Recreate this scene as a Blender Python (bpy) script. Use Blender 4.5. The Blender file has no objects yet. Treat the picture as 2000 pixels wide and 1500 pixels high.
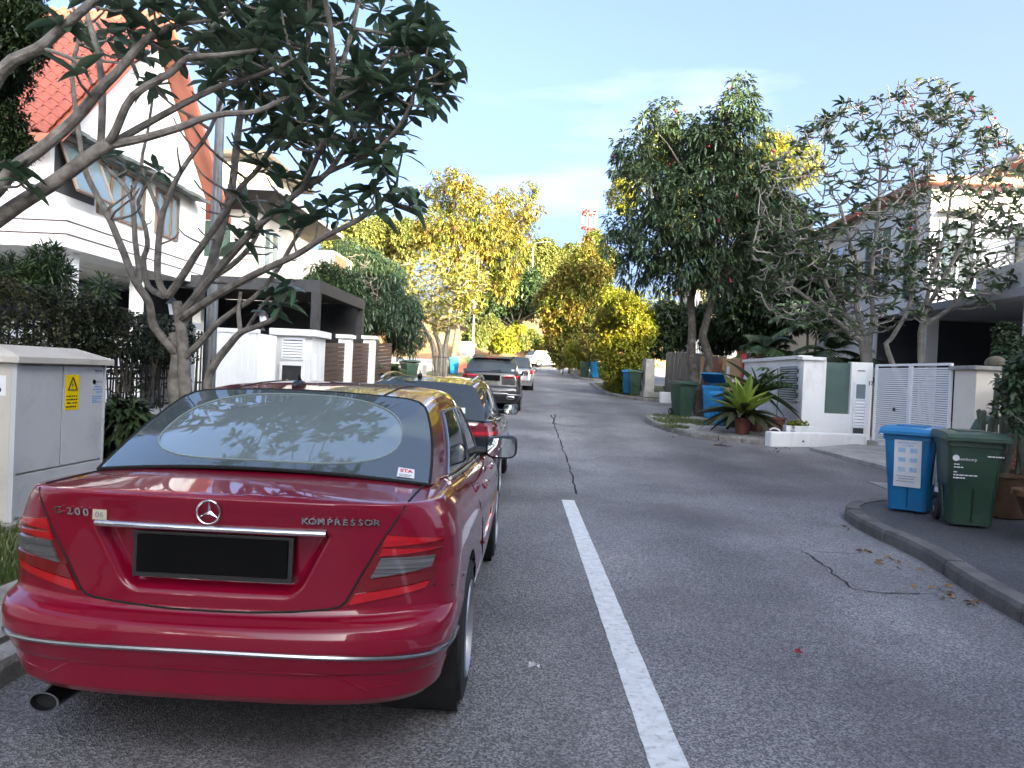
import bpy, bmesh, math, random
import numpy as np
from mathutils import Vector, Matrix
S = bpy.context.scene
COL = S.collection
rad = math.radians
# ------------------------------------------------------------------ camera
F = 1500.0 / 2000.0            # focal length in picture widths
EYE = Vector((0, 0, 1.48))
VPX, VPY, ROLL = 1040.0, 735.0, 2.6
_d = Vector(((VPX - 1000) / 1500, (VPY - 750) / 1500, 1)).normalized()
_u = Vector((math.sin(rad(ROLL)), -math.cos(rad(ROLL)), 0))
_u = (_u - _d * _u.dot(_d)).normalized()
_x = _d.cross(_u)
if _x.x < 0: _x = -_x
CAM_R = np.array([[_x[i], _d[i], _u[i]] for i in range(3)])   # world -> camera (x right, y down, z forward)
cd = bpy.data.cameras.new('camera'); cam = bpy.data.objects.new('camera', cd); COL.objects.link(cam)
cd.sensor_width = 36; cd.lens = 36 * F; cd.clip_start = 0.05; cd.clip_end = 3000
_Ri = CAM_R.T                                               # camera -> world
M = Matrix.Identity(4)
for i in range(3):
    M[i][0] = _Ri[i][0]; M[i][1] = -_Ri[i][1]; M[i][2] = -_Ri[i][2]; M[i][3] = EYE[i]
cam.matrix_world = M
S.camera = cam
# ------------------------------------------------------------------ world, sun, exposure
SUN_EL, SUN_AZ = 14.5, (-0.60, 0.80)                          # elevation; horizontal direction the light travels
w = bpy.data.worlds.new('World'); S.world = w; w.use_nodes = True
nt = w.node_tree; bg = nt.nodes['Background']
sky = nt.nodes.new('ShaderNodeTexSky'); sky.sky_type = 'NISHITA'; sky.sun_disc = False
sky.sun_elevation = rad(SUN_EL); sky.sun_rotation = math.atan2(-SUN_AZ[0], -SUN_AZ[1])
sky.altitude = 20; sky.air_density = 0.26; sky.dust_density = 9.0; sky.ozone_density = 4.0
tc = nt.nodes.new('ShaderNodeTexCoord'); mp = nt.nodes.new('ShaderNodeMapping')
mp.inputs['Scale'].default_value = (1.6, 1.6, 8.0); mp.inputs['Location'].default_value = (1.15, 0.2, 0.4)
nz = nt.nodes.new('ShaderNodeTexNoise'); nz.inputs['Scale'].default_value = 1.5; nz.inputs['Detail'].default_value = 7
cr = nt.nodes.new('ShaderNodeValToRGB')
cr.color_ramp.elements[0].position = 0.60; cr.color_ramp.elements[0].color = (0, 0, 0, 1)
cr.color_ramp.elements[1].position = 0.80; cr.color_ramp.elements[1].color = (0.2, 0.2, 0.2, 1)
mx = nt.nodes.new('ShaderNodeMixRGB'); mx.inputs[2].default_value = (1.6, 1.8, 2.1, 1)
L = nt.links.new
L(tc.outputs['Generated'], mp.inputs[0]); L(mp.outputs[0], nz.inputs['Vector']); L(nz.outputs['Fac'], cr.inputs[0])
L(cr.outputs[0], mx.inputs[0]); L(sky.outputs[0], mx.inputs[1]); L(mx.outputs[0], bg.inputs[0])
bg.inputs[1].default_value = 0.15
sl = bpy.data.lights.new('sun', 'SUN'); sl.energy = 3.0; sl.angle = rad(0.5); sl.color = (1.0, 0.90, 0.66)
so = bpy.data.objects.new('sun', sl); COL.objects.link(so)
_sd = Vector((SUN_AZ[0] * math.cos(rad(SUN_EL)), SUN_AZ[1] * math.cos(rad(SUN_EL)), -math.sin(rad(SUN_EL))))
so.rotation_euler = _sd.to_track_quat('-Z', 'Y').to_euler(); so.location = (20, -20, 30)
S.view_settings.view_transform = 'Standard'; S.view_settings.look = 'None'
S.view_settings.exposure = 3.55; S.view_settings.gamma = 1.0; S.view_settings.use_curve_mapping = False
S.view_settings.use_white_balance = True; S.view_settings.white_balance_temperature = 8400; S.view_settings.white_balance_tint = 3
S.render.engine = 'CYCLES'; S.cycles.use_denoising = True; S.cycles.max_bounces = 10; S.cycles.diffuse_bounces = 6
S.cycles.transparent_max_bounces = 8; S.cycles.caustics_reflective = False; S.cycles.caustics_refractive = False
# ------------------------------------------------------------------ helpers
rng = random.Random(7); R = np.random.default_rng(7)
def P(px, py, Y):                                              # the point that a sight line meets at distance Y down the street
    c = _Ri @ np.array([(px - 1000) / 1500, (py - 750) / 1500, 1.0])
    t = Y / c[1]
    return np.array([c[0] * t, Y, EYE.z + c[2] * t])
def gz(y):                                                     # height of the street: level, then a gentle climb
    return 0.0 if y < 11 else (0.042 * (y - 11) ** 2 / 8 if y < 15 else 0.042 * (y - 13))
def G(px, py, dz=0.0):                                         # the point of the street surface on a sight line
    y = 10.0
    c = _Ri @ np.array([(px - 1000) / 1500, (py - 750) / 1500, 1.0])
    for _ in range(60):
        t = (gz(y) + dz - EYE.z) / c[2]; y = 0.5 * y + 0.5 * max(0.5, min(t * c[1] if t > 0 else 300, 300))
    t = y / c[1]
    return np.array([c[0] * t, y, gz(y) + dz])
WP = {}
def thing(name, label, cat, loc=(0, 0, 0), group=None, rz=0):
    o = bpy.data.objects.new(name, None); COL.objects.link(o)
    o.empty_display_size = 0.1
    o.location = loc; o.rotation_euler = (0, 0, rz); o['label'] = label; o['category'] = cat
    if group: o['group'] = group
    WP[o.name] = (np.array(loc, float), rz)
    return o
def tag(o, label, cat, group=None):
    o['label'] = label; o['category'] = cat
    if group: o['group'] = group
    return o
class MB:
    def __init__(s): s.v = []; s.f = []
    def add(s, v, f):
        n = len(s.v); s.v += [tuple(map(float, p)) for p in v]; s.f += [tuple(i + n for i in q) for q in f]; return s
    def box(s, a, b):
        (x0, y0, z0), (x1, y1, z1) = a, b
        return s.add([(x0, y0, z0), (x1, y0, z0), (x1, y1, z0), (x0, y1, z0), (x0, y0, z1), (x1, y0, z1), (x1, y1, z1), (x0, y1, z1)],
                     [(0, 3, 2, 1), (4, 5, 6, 7), (0, 1, 5, 4), (1, 2, 6, 5), (2, 3, 7, 6), (3, 0, 4, 7)])
    def obox(s, c, sx, sy, sz, rz=0, rx=0, ry=0):               # box turned about its centre
        m = Matrix.Translation(c) @ Matrix.Rotation(rz, 4, 'Z') @ Matrix.Rotation(rx, 4, 'X') @ Matrix.Rotation(ry, 4, 'Y')
        v = [m @ Vector((x * sx / 2, y * sy / 2, z * sz / 2)) for z in (-1, 1) for x, y in ((-1, -1), (1, -1), (1, 1), (-1, 1))]
        return s.add(v, [(0, 3, 2, 1), (4, 5, 6, 7), (0, 1, 5, 4), (1, 2, 6, 5), (2, 3, 7, 6), (3, 0, 4, 7)])
    def wall(s, p, q, t, z0, z1):                              # upright slab from p to q, t thick (to the left of p->q)
        d = np.array([q[0] - p[0], q[1] - p[1]], float); d /= np.linalg.norm(d); n = np.array([-d[1], d[0]]) * t
        a = [(p[0], p[1]), (q[0], q[1]), (q[0] + n[0], q[1] + n[1]), (p[0] + n[0], p[1] + n[1])]
        return s.prism(a, z0, z1)
    def prism(s, poly, z0, z1):
        n = len(poly); v = [(x, y, z0) for x, y in poly] + [(x, y, z1) for x, y in poly]
        return s.add(v, [tuple(range(n - 1, -1, -1)), tuple(range(n, 2 * n))] + [(i, (i + 1) % n, n + (i + 1) % n, n + i) for i in range(n)])
    def grid(s, g, flip=False):                                # g[i][j] points
        n = len(s.v); a = len(g); b = len(g[0])
        for r in g: s.v += [tuple(map(float, p)) for p in r]
        for i in range(a - 1):
            for j in range(b - 1):
                q = (n + i * b + j, n + i * b + j + 1, n + (i + 1) * b + j + 1, n + (i + 1) * b + j)
                s.f.append(q[::-1] if flip else q)
        return s
    def tube(s, pts, r, n=8, caps=True):
        pts = [Vector(p) for p in pts]; m = len(pts)
        if not hasattr(r, '__len__'): r = [r] * m
        t0 = (pts[1] - pts[0]).normalized(); u = t0.orthogonal().normalized(); k = len(s.v)
        for i in range(m):
            t = (pts[min(i + 1, m - 1)] - pts[max(i - 1, 0)])
            t = t.normalized() if t.length > 1e-9 else t0
            u = u - t * u.dot(t)
            u = u.normalized() if u.length > 1e-6 else t.orthogonal().normalized()
            w_ = t.cross(u)
            for j in range(n):
                a = 2 * math.pi * j / n; s.v.append(tuple(pts[i] + (u * math.cos(a) + w_ * math.sin(a)) * r[i]))
        for i in range(m - 1):
            for j in range(n):
                s.f.append((k + i * n + j, k + i * n + (j + 1) % n, k + (i + 1) * n + (j + 1) % n, k + (i + 1) * n + j))
        if caps:
            s.f.append(tuple(k + j for j in range(n - 1, -1, -1))); s.f.append(tuple(k + (m - 1) * n + j for j in range(n)))
        return s
    def lathe(s, c, prof, n=20, axis='z', caps=False):          # prof: (radius, height)
        k = len(s.v)
        for r_, h in prof:
            for j in range(n):
                a = 2 * math.pi * j / n; x, y = r_ * math.cos(a), r_ * math.sin(a)
                p = (x, y, h) if axis == 'z' else ((h, x, y) if axis == 'x' else (y, h, x))
                s.v.append((c[0] + p[0], c[1] + p[1], c[2] + p[2]))
        for i in range(len(prof) - 1):
            for j in range(n):
                s.f.append((k + i * n + j, k + i * n + (j + 1) % n, k + (i + 1) * n + (j + 1) % n, k + (i + 1) * n + j))
        if caps:
            s.f.append(tuple(k + j for j in range(n - 1, -1, -1))); s.f.append(tuple(k + (len(prof) - 1) * n + j for j in range(n)))
        return s
    def ball(s, c, rx, ry, rz, n=10, m=7):
        g = []
        for i in range(m + 1):
            a = math.pi * i / m
            g.append([(c[0] + rx * math.sin(a) * math.cos(2 * math.pi * j / n), c[1] + ry * math.sin(a) * math.sin(2 * math.pi * j / n), c[2] - rz * math.cos(a)) for j in range(n + 1)])
        return s.grid(g)
def ovoid(c, rx, ry, rz, e=0.5, n=18, m=12, taper=None):
    sg = lambda v, p: math.copysign(abs(v) ** p, v); g = []
    for i in range(m + 1):
        a = -math.pi / 2 + math.pi * i / m; r = []
        for j in range(n + 1):
            b = 2 * math.pi * j / n; x = rx * sg(math.cos(a), e) * sg(math.cos(b), e); y = ry * sg(math.cos(a), e) * sg(math.sin(b), e); z = rz * sg(math.sin(a), e)
            if taper: x, y, z = taper(x, y, z)
            r.append((c[0] + x, c[1] + y, c[2] + z))
        g.append(r)
    return g
def link(name, me, m=None, parent=None, smooth=False):
    if m and not me.materials: me.materials.append(m)
    o = bpy.data.objects.new(name, me); COL.objects.link(o)
    if parent: o.parent = parent
    if smooth and len(me.polygons): me.polygons.foreach_set('use_smooth', [True] * len(me.polygons))
    return o
def base_of(parent):
    q = parent
    while q.parent: q = q.parent
    return WP.get(q.name, (np.zeros(3), 0))
def obj(name, mb, m, parent=None, smooth=False, world=True, bevel=0, sharp=40, kind=None):
    v = mb.v
    if parent is not None and world:
        b, rz = base_of(parent); v = np.array(v, float) - b
        if rz: c, s_ = math.cos(-rz), math.sin(-rz); v = v @ np.array([[c, s_, 0], [-s_, c, 0], [0, 0, 1]])
        v = v.tolist()
    me = bpy.data.meshes.new(name); me.from_pydata(v, [], mb.f); me.update()
    o = link(name, me, m, parent, smooth)
    if smooth and sharp:
        try: me.set_sharp_from_angle(angle=rad(sharp))
        except Exception: pass
    if bevel:
        bm = bmesh.new(); bm.from_mesh(me); bmesh.ops.remove_doubles(bm, verts=bm.verts, dist=1e-5)
        es = [e for e in bm.edges if len(e.link_faces) == 2 and e.calc_face_angle(0) > 0.6]
        bmesh.ops.bevel(bm, geom=es, offset=bevel, segments=2, affect='EDGES', profile=0.6, clamp_overlap=True)
        bm.normal_update(); bm.to_mesh(me); bm.free()
    if kind: o['kind'] = kind
    return o
def piece(name, me, m, parent, loc=(0, 0, 0), rot=(0, 0, 0), scale=(1, 1, 1)):   # a copy sharing mesh data, world location
    o = link(name, me, m, parent)
    b, rz = base_of(parent) if parent else (np.zeros(3), 0)
    o.location = np.array(loc, float) - b; o.rotation_euler = rot; o.scale = scale
    return o
def mesh_of(name, mb, m=None, smooth=False):
    me = bpy.data.meshes.new(name); me.from_pydata(mb.v, [], mb.f); me.update()
    if m: me.materials.append(m)
    if smooth: me.polygons.foreach_set('use_smooth', [True] * len(me.polygons))
    return me
def struct(name, mb, m, smooth=False):
    o = obj(name, mb, m, None, smooth); o['kind'] = 'structure'; return o
def copy_thing(root, loc, label, group=None, rz=None):
    r = root.copy(); COL.objects.link(r); r.location = loc; r['label'] = label
    if rz is not None: r.rotation_euler = (0, 0, rz)
    if group: r['group'] = group
    WP[r.name] = (np.array(loc, float), 0)
    def kids(src, dst):
        for ch in list(src.children):
            c = ch.copy(); COL.objects.link(c); c.parent = dst; kids(ch, c)
    kids(root, r)
    return r
def text(name, s, size, m, parent, loc, rot, depth=0.002, world=False, sx=1.0, space=1.0, align='CENTER', bold=0):
    cu = bpy.data.curves.new(name, 'FONT'); cu.body = s; cu.size = size; cu.extrude = depth; cu.align_x = align; cu.align_y = 'CENTER'
    cu.space_character = space; cu.offset = bold; cu.resolution_u = 3
    t = bpy.data.objects.new(name, cu); COL.objects.link(t)
    dg = bpy.context.evaluated_depsgraph_get(); me = bpy.data.meshes.new_from_object(t.evaluated_get(dg))
    bpy.data.objects.remove(t)
    me.materials.clear()
    o = link(name, me, m, parent)
    l = np.array(loc, float)
    if world and parent: l = l - base_of(parent)[0]
    o.location = l; o.rotation_euler = rot; o.scale = (sx, 1, 1)
    return o
def print_lines(parent, o, rt, up, rows, h, m, world=True):            # small print too fine to read: thin bars; rows = (offset right, offset up, width)
    o, rt, up = np.array(o, float), np.array(rt, float), np.array(up, float); mb = MB(); nn = np.cross(rt, up) * 0.0006
    for a, b, w_ in rows:
        x = a
        while x < a + w_ - h:
            l = min(rng.uniform(1.2, 4) * h, a + w_ - x); q = [o + rt * x + up * b, o + rt * (x + l) + up * b, o + rt * (x + l) + up * (b + h), o + rt * x + up * (b + h)]
            k = len(mb.v); mb.v += [tuple(p + nn) for p in q]; mb.f.append((k, k + 1, k + 2, k + 3)); x += l + h * .5
    return obj('small_print', mb, m, parent, world=world, kind='stuff')
# ------------------------------------------------------------------ materials
def mat(name, col, rough=0.6, col2=None, scale=6.0, metal=0, bump=0, bscale=40.0, coat=0, spec=0.5, island=0, trans=0, detail=5, dirt=None, dscale=1.2, ior=None, stretch=None):
    m = bpy.data.materials.new(name); m.use_nodes = True; n = m.node_tree.nodes; l = m.node_tree.links.new
    b = n['Principled BSDF']; b.inputs['Roughness'].default_value = rough; b.inputs['Metallic'].default_value = metal
    b.inputs['Specular IOR Level'].default_value = spec; b.inputs['Coat Weight'].default_value = coat; b.inputs['Coat Roughness'].default_value = 0.03
    if ior: b.inputs['IOR'].default_value = ior
    b.inputs['Base Color'].default_value = (*col, 1)
    tcn = n.new('ShaderNodeTexCoord'); vec = tcn.outputs['Object']
    if stretch:
        mpn = n.new('ShaderNodeMapping'); mpn.inputs['Scale'].default_value = stretch; l(vec, mpn.inputs[0]); vec = mpn.outputs[0]
    last = None
    if col2 is not None:
        t = n.new('ShaderNodeTexNoise'); t.inputs['Scale'].default_value = scale; t.inputs['Detail'].default_value = detail; l(vec, t.inputs['Vector'])
        r = n.new('ShaderNodeValToRGB'); r.color_ramp.elements[0].position = 0.35; r.color_ramp.elements[1].position = 0.66
        r.color_ramp.elements[0].color = (*col, 1); r.color_ramp.elements[1].color = (*col2, 1)
        l(t.outputs['Fac'], r.inputs[0]); last = r.outputs[0]
    if island:
        g = n.new('ShaderNodeNewGeometry'); h = n.new('ShaderNodeHueSaturation')
        mr = n.new('ShaderNodeMapRange'); mr.inputs[3].default_value = 1 - island; mr.inputs[4].default_value = 1 + island * 1.3
        l(g.outputs['Random Per Island'], mr.inputs[0]); l(mr.outputs[0], h.inputs['Value'])
        mh = n.new('ShaderNodeMapRange'); mh.inputs[3].default_value = 0.5 - 0.05 * island; mh.inputs[4].default_value = 0.5 + 0.03 * island
        ml = n.new('ShaderNodeMath'); ml.operation = 'FRACT'; mm = n.new('ShaderNodeMath'); mm.operation = 'MULTIPLY'; mm.inputs[1].default_value = 17.3
        l(g.outputs['Random Per Island'], mm.inputs[0]); l(mm.outputs[0], ml.inputs[0]); l(ml.outputs[0], mh.inputs[0]); l(mh.outputs[0], h.inputs['Hue'])
        if last: l(last, h.inputs['Color'])
        else: h.inputs['Color'].default_value = (*col, 1)
        last = h.outputs[0]
    if dirt is not None:
        t = n.new('ShaderNodeTexNoise'); t.inputs['Scale'].default_value = dscale; t.inputs['Detail'].default_value = 9; t.inputs['Roughness'].default_value = 0.7; l(vec, t.inputs['Vector'])
        r = n.new('ShaderNodeValToRGB'); r.color_ramp.elements[0].position = 0.52; r.color_ramp.elements[1].position = 0.74
        r.color_ramp.elements[0].color = (0, 0, 0, 1); r.color_ramp.elements[1].color = (0.8, 0.8, 0.8, 1); l(t.outputs['Fac'], r.inputs[0])
        x = n.new('ShaderNodeMixRGB'); x.inputs[2].default_value = (*dirt, 1); l(r.outputs[0], x.inputs[0])
        if last: l(last, x.inputs[1])
        else: x.inputs[1].default_value = (*col, 1)
        last = x.outputs[0]
    if last: l(last, b.inputs['Base Color'])
    if bump:
        t = n.new('ShaderNodeTexNoise'); t.inputs['Scale'].default_value = bscale; t.inputs['Detail'].default_value = 6; l(vec, t.inputs['Vector'])
        bp = n.new('ShaderNodeBump'); bp.inputs['Strength'].default_value = bump; bp.inputs['Distance'].default_value = 0.02
        l(t.outputs['Fac'], bp.inputs['Height']); l(bp.outputs[0], b.inputs['Normal'])
    if trans:
        tr = n.new('ShaderNodeBsdfTranslucent'); ms = n.new('ShaderNodeMixShader'); ms.inputs[0].default_value = trans
        if last: l(last, tr.inputs[0])
        else: tr.inputs[0].default_value = (*col, 1)
        l(b.outputs[0], ms.inputs[1]); l(tr.outputs[0], ms.inputs[2]); l(ms.outputs[0], n['Material Output'].inputs[0])
    return m
def asphalt(name, dark, light, tint, crack=True):
    m = bpy.data.materials.new(name); m.use_nodes = True; n = m.node_tree.nodes; l = m.node_tree.links.new; b = n['Principled BSDF']
    tcn = n.new('ShaderNodeTexCoord'); vec = tcn.outputs['Object']
    v = n.new('ShaderNodeTexVoronoi'); v.inputs['Scale'].default_value = 120; l(vec, v.inputs['Vector'])
    r1 = n.new('ShaderNodeValToRGB'); r1.color_ramp.elements[0].position = 0.25; r1.color_ramp.elements[1].position = 1.0
    r1.color_ramp.elements[0].color = (*dark, 1); r1.color_ramp.elements[1].color = (*light, 1)
    sp = n.new('ShaderNodeSeparateColor'); l(v.outputs['Color'], sp.inputs[0]); l(sp.outputs[0], r1.inputs[0])
    big = n.new('ShaderNodeTexNoise'); big.inputs['Scale'].default_value = 0.45; big.inputs['Detail'].default_value = 7; l(vec, big.inputs['Vector'])
    r2 = n.new('ShaderNodeValToRGB'); r2.color_ramp.elements[0].position = 0.35; r2.color_ramp.elements[1].position = 0.65
    r2.color_ramp.elements[0].color = (0.60, 0.585, 0.61, 1); r2.color_ramp.elements[1].color = (1.18, 1.17, 1.18, 1); l(big.outputs['Fac'], r2.inputs[0])
    mu = n.new('ShaderNodeMixRGB'); mu.blend_type = 'MULTIPLY'; mu.inputs[0].default_value = 1; l(r1.outputs[0], mu.inputs[1]); l(r2.outputs[0], mu.inputs[2])
    st = n.new('ShaderNodeTexNoise'); st.inputs['Scale'].default_value = 0.8; st.inputs['Detail'].default_value = 8; st.inputs['Roughness'].default_value = 0.65
    mpn = n.new('ShaderNodeMapping'); mpn.inputs['Location'].default_value = (3, 7, 1); mpn.inputs['Scale'].default_value = (1.0, 0.55, 1); l(vec, mpn.inputs[0]); l(mpn.outputs[0], st.inputs['Vector'])
    r3 = n.new('ShaderNodeValToRGB'); r3.color_ramp.elements[0].position = 0.47; r3.color_ramp.elements[1].position = 0.72
    r3.color_ramp.elements[0].color = (0, 0, 0, 1); r3.color_ramp.elements[1].color = (0.75, 0.75, 0.75, 1); l(st.outputs['Fac'], r3.inputs[0])
    mt = n.new('ShaderNodeMixRGB'); mt.inputs[2].default_value = (*tint, 1); l(r3.outputs[0], mt.inputs[0]); l(mu.outputs[0], mt.inputs[1])
    # damp stain at the driveway mouth and tyre-polished tracks, both ragged
    def math_(op, a, bb=None):
        q = n.new('ShaderNodeMath'); q.operation = op
        for i_, v_ in enumerate((a, bb)):
            if v_ is None: continue
            if isinstance(v_, (int, float)): q.inputs[i_].default_value = v_
            else: l(v_, q.inputs[i_])
        return q.outputs[0]
    xyz = n.new('ShaderNodeSeparateXYZ'); l(vec, xyz.inputs[0])
    ex = math_('DIVIDE', math_('SUBTRACT', xyz.outputs[0], 5.2), 3.4); ey = math_('DIVIDE', math_('SUBTRACT', xyz.outputs[1], 12.8), 3.8)
    dd = math_('ADD', math_('MULTIPLY', ex, ex), math_('MULTIPLY', ey, ey))
    mk = n.new('ShaderNodeMapRange'); mk.inputs[1].default_value = 1.25; mk.inputs[2].default_value = 0.35
    l(math_('ADD', dd, math_('MULTIPLY', math_('SUBTRACT', st.outputs['Fac'], 0.5), 2.6)), mk.inputs[0])
    m2 = n.new('ShaderNodeMixRGB'); m2.blend_type = 'MULTIPLY'; m2.inputs[2].default_value = (0.55, 0.50, 0.52, 1); l(math_('MULTIPLY', mk.outputs[0], 0.8), m2.inputs[0]); l(mt.outputs[0], m2.inputs[1])
    tk = math_('MULTIPLY', math_('ADD', math_('SINE', math_('ADD', math_('MULTIPLY', xyz.outputs[0], 3.9), math_('MULTIPLY', big.outputs['Fac'], 3.0))), 1.0), 0.10)
    m3 = n.new('ShaderNodeMixRGB'); m3.blend_type = 'MULTIPLY'; m3.inputs[2].default_value = (0.2, 0.2, 0.21, 1); l(tk, m3.inputs[0]); l(m2.outputs[0], m3.inputs[1]); mt = m3
    l(mt.outputs[0], b.inputs['Base Color']); b.inputs['Roughness'].default_value = 0.62
    b.inputs['Specular IOR Level'].default_value = 0.55
    bp = n.new('ShaderNodeBump'); bp.inputs['Strength'].default_value = 0.9; bp.inputs['Distance'].default_value = 0.006
    l(v.outputs['Distance'], bp.inputs['Height']); l(bp.outputs[0], b.inputs['Normal'])
    return m
m_road = asphalt('asphalt', (0.115, 0.112, 0.108), (0.46, 0.445, 0.43), (0.12, 0.10, 0.10))
m_pave = asphalt('pavement_asphalt', (0.03, 0.03, 0.031), (0.15, 0.147, 0.145), (0.05, 0.047, 0.047))
m_white_paint = mat('road_paint', (0.80, 0.80, 0.78), 0.55, (0.66, 0.66, 0.64), 14, bump=0.25, bscale=160, dirt=(0.22, 0.215, 0.21), dscale=26)
m_kerb = mat('kerb_concrete', (0.30, 0.28, 0.25), 0.85, (0.19, 0.175, 0.155), 5, bump=0.5, bscale=50, dirt=(0.09, 0.08, 0.06), dscale=2.5)
m_kerbd = mat('dark_mossy_kerb', (0.17, 0.155, 0.145), 0.85, (0.10, 0.092, 0.085), 4, bump=0.6, bscale=40, dirt=(0.05, 0.045, 0.035), dscale=2.2)
m_conc = mat('concrete', (0.38, 0.36, 0.33), 0.85, (0.26, 0.25, 0.23), 3, bump=0.35, bscale=40, dirt=(0.12, 0.11, 0.09), dscale=1.8)
m_soil = mat('soil', (0.07, 0.055, 0.035), 0.95, (0.035, 0.03, 0.02), 8, bump=0.8, bscale=25)
m_grass_ground = mat('lawn', (0.05, 0.075, 0.022), 0.95, (0.075, 0.06, 0.035), 4, bump=0.8, bscale=60)
m_earth = mat('red_earth', (0.34, 0.17, 0.09), 0.95, (0.17, 0.12, 0.05), 0.35, bump=0.8, bscale=2)
m_wall = mat('white_plaster', (0.80, 0.79, 0.77), 0.7, (0.72, 0.71, 0.70), 1.5, bump=0.08, bscale=60, dirt=(0.58, 0.56, 0.54), dscale=1.6, stretch=(1, 1, .25))
m_wallw = mat('weathered_white_plaster', (0.80, 0.79, 0.77), 0.75, (0.72, 0.71, 0.69), 2, bump=0.15, bscale=40, dirt=(0.46, 0.43, 0.40), dscale=3.0, stretch=(1, 1, .22))
m_cream = mat('cream_plaster', (0.74, 0.67, 0.56), 0.75, (0.68, 0.62, 0.53), 2, bump=0.1, bscale=50)
m_beige = mat('beige_plaster', (0.50, 0.46, 0.41), 0.8, (0.44, 0.40, 0.36), 1.2, bump=0.1, bscale=30)
m_tile = mat('terracotta_tile', (0.25, 0.060, 0.040), 0.6, (0.16, 0.042, 0.032), 6, bump=0.2, bscale=30, dirt=(0.17, 0.06, 0.045), dscale=1.6)
m_barge = mat('terracotta_paint', (0.38, 0.12, 0.075), 0.6, (0.32, 0.10, 0.065), 3)
m_steel = mat('galvanised_steel', (0.34, 0.35, 0.35), 0.45, (0.25, 0.26, 0.26), 3, metal=0.6, bump=0.1, dirt=(0.16, 0.15, 0.13), dscale=3)
m_dark = mat('dark_metal', (0.018, 0.018, 0.02), 0.5, (0.03, 0.03, 0.032), 5)
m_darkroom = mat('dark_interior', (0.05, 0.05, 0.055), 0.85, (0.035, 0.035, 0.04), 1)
m_brown = mat('brown_wood', (0.085, 0.045, 0.032), 0.6, (0.055, 0.03, 0.022), 4, bump=0.25, bscale=20, stretch=(1, 1, 8))
m_frame = mat('window_frame_brown', (0.15, 0.10, 0.075), 0.5, (0.12, 0.08, 0.06), 5)
m_pane = mat('window_glass', (0.10, 0.15, 0.16), 0.05, (0.14, 0.19, 0.2), 1, spec=1.0, ior=1.9)
m_green_glass = mat('green_glass', (0.055, 0.105, 0.085), 0.06, (0.08, 0.13, 0.10), 1.2, spec=1.0, ior=1.7)
m_awning = mat('awning_slate', (0.13, 0.15, 0.14), 0.6, (0.09, 0.10, 0.10), 4)
m_fascia = mat('grey_fascia', (0.33, 0.33, 0.36), 0.6, (0.29, 0.29, 0.31), 2)
m_soffit = mat('dark_soffit', (0.075, 0.062, 0.058), 0.7, (0.06, 0.05, 0.047), 3)
m_bark = mat('frangipani_bark', (0.26, 0.235, 0.21), 0.85, (0.12, 0.105, 0.092), 9, bump=0.6, bscale=35, dirt=(0.33, 0.31, 0.27), dscale=7)
m_barkd = mat('dark_bark', (0.13, 0.105, 0.08), 0.9, (0.06, 0.05, 0.04), 9, bump=0.7, bscale=30, dirt=(0.28, 0.27, 0.24), dscale=5)
m_twigd = mat('brown_grey_twig', (0.20, 0.175, 0.14), 0.85, (0.13, 0.115, 0.095), 8, bump=0.3, bscale=50)
m_twig = mat('grey_twig', (0.27, 0.25, 0.22), 0.85, (0.17, 0.155, 0.135), 8, bump=0.3, bscale=50)
def leafmat(name, c, c2, island=0.35, trans=0.25, rough=0.42, scale=1.2):
    return mat(name, c, rough, c2, scale, island=island, trans=trans, spec=0.45)
m_lf_plum = leafmat('frangipani_leaf', (0.058, 0.110, 0.072), (0.082, 0.128, 0.076), 0.3, 0.3, 0.38)
m_lf_plumr = leafmat('frangipani_leaf_pale', (0.050, 0.090, 0.045), (0.080, 0.115, 0.055), 0.35, 0.2, 0.4)
m_lf_mango = leafmat('mango_leaf', (0.042, 0.078, 0.040), (0.066, 0.098, 0.046), 0.4, 0.2)
m_lf_gold = leafmat('young_mango_leaf', (0.11, 0.150, 0.032), (0.25, 0.180, 0.035), 0.5, 0.3, 0.5, 0.9)
m_lf_lime = leafmat('lime_leaf', (0.17, 0.21, 0.025), (0.24, 0.22, 0.03), 0.35, 0.3, 0.5)
m_lf_dark = leafmat('dark_leaf', (0.026, 0.050, 0.020), (0.040, 0.066, 0.026), 0.4, 0.15)
m_lf_bamboo = leafmat('bamboo_leaf', (0.026, 0.052, 0.030), (0.04, 0.068, 0.036), 0.4, 0.2)
m_lf_hedge = leafmat('hedge_leaf', (0.022, 0.042, 0.016), (0.055, 0.055, 0.022), 0.5, 0.15, 0.5, 1.5)
m_lf_rain = leafmat('rain_tree_leaf', (0.085, 0.115, 0.030), (0.14, 0.14, 0.035), 0.35, 0.2, 0.6, 0.25)
m_lf_gplum = leafmat('yellow_frangipani_leaf', (0.20, 0.22, 0.040), (0.27, 0.23, 0.06), 0.35, 0.3)
m_lf_palm = leafmat('palm_leaf', (0.04, 0.085, 0.035), (0.07, 0.11, 0.04), 0.35, 0.2)
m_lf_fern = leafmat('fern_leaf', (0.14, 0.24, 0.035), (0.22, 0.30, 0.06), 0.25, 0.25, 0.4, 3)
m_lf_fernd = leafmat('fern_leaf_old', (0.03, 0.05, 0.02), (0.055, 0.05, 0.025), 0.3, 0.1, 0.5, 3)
m_dead = mat('dead_leaf', (0.22, 0.14, 0.06), 0.8, (0.11, 0.06, 0.03), 10, island=0.4)
m_flower = mat('red_flower', (0.38, 0.03, 0.06), 0.6, (0.45, 0.05, 0.08), 4)
m_bin_g = mat('green_bin_plastic', (0.034, 0.078, 0.050), 0.42, (0.028, 0.062, 0.042), 4, bump=0.08, bscale=120, dirt=(0.05, 0.09, 0.06), dscale=3)
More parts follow.
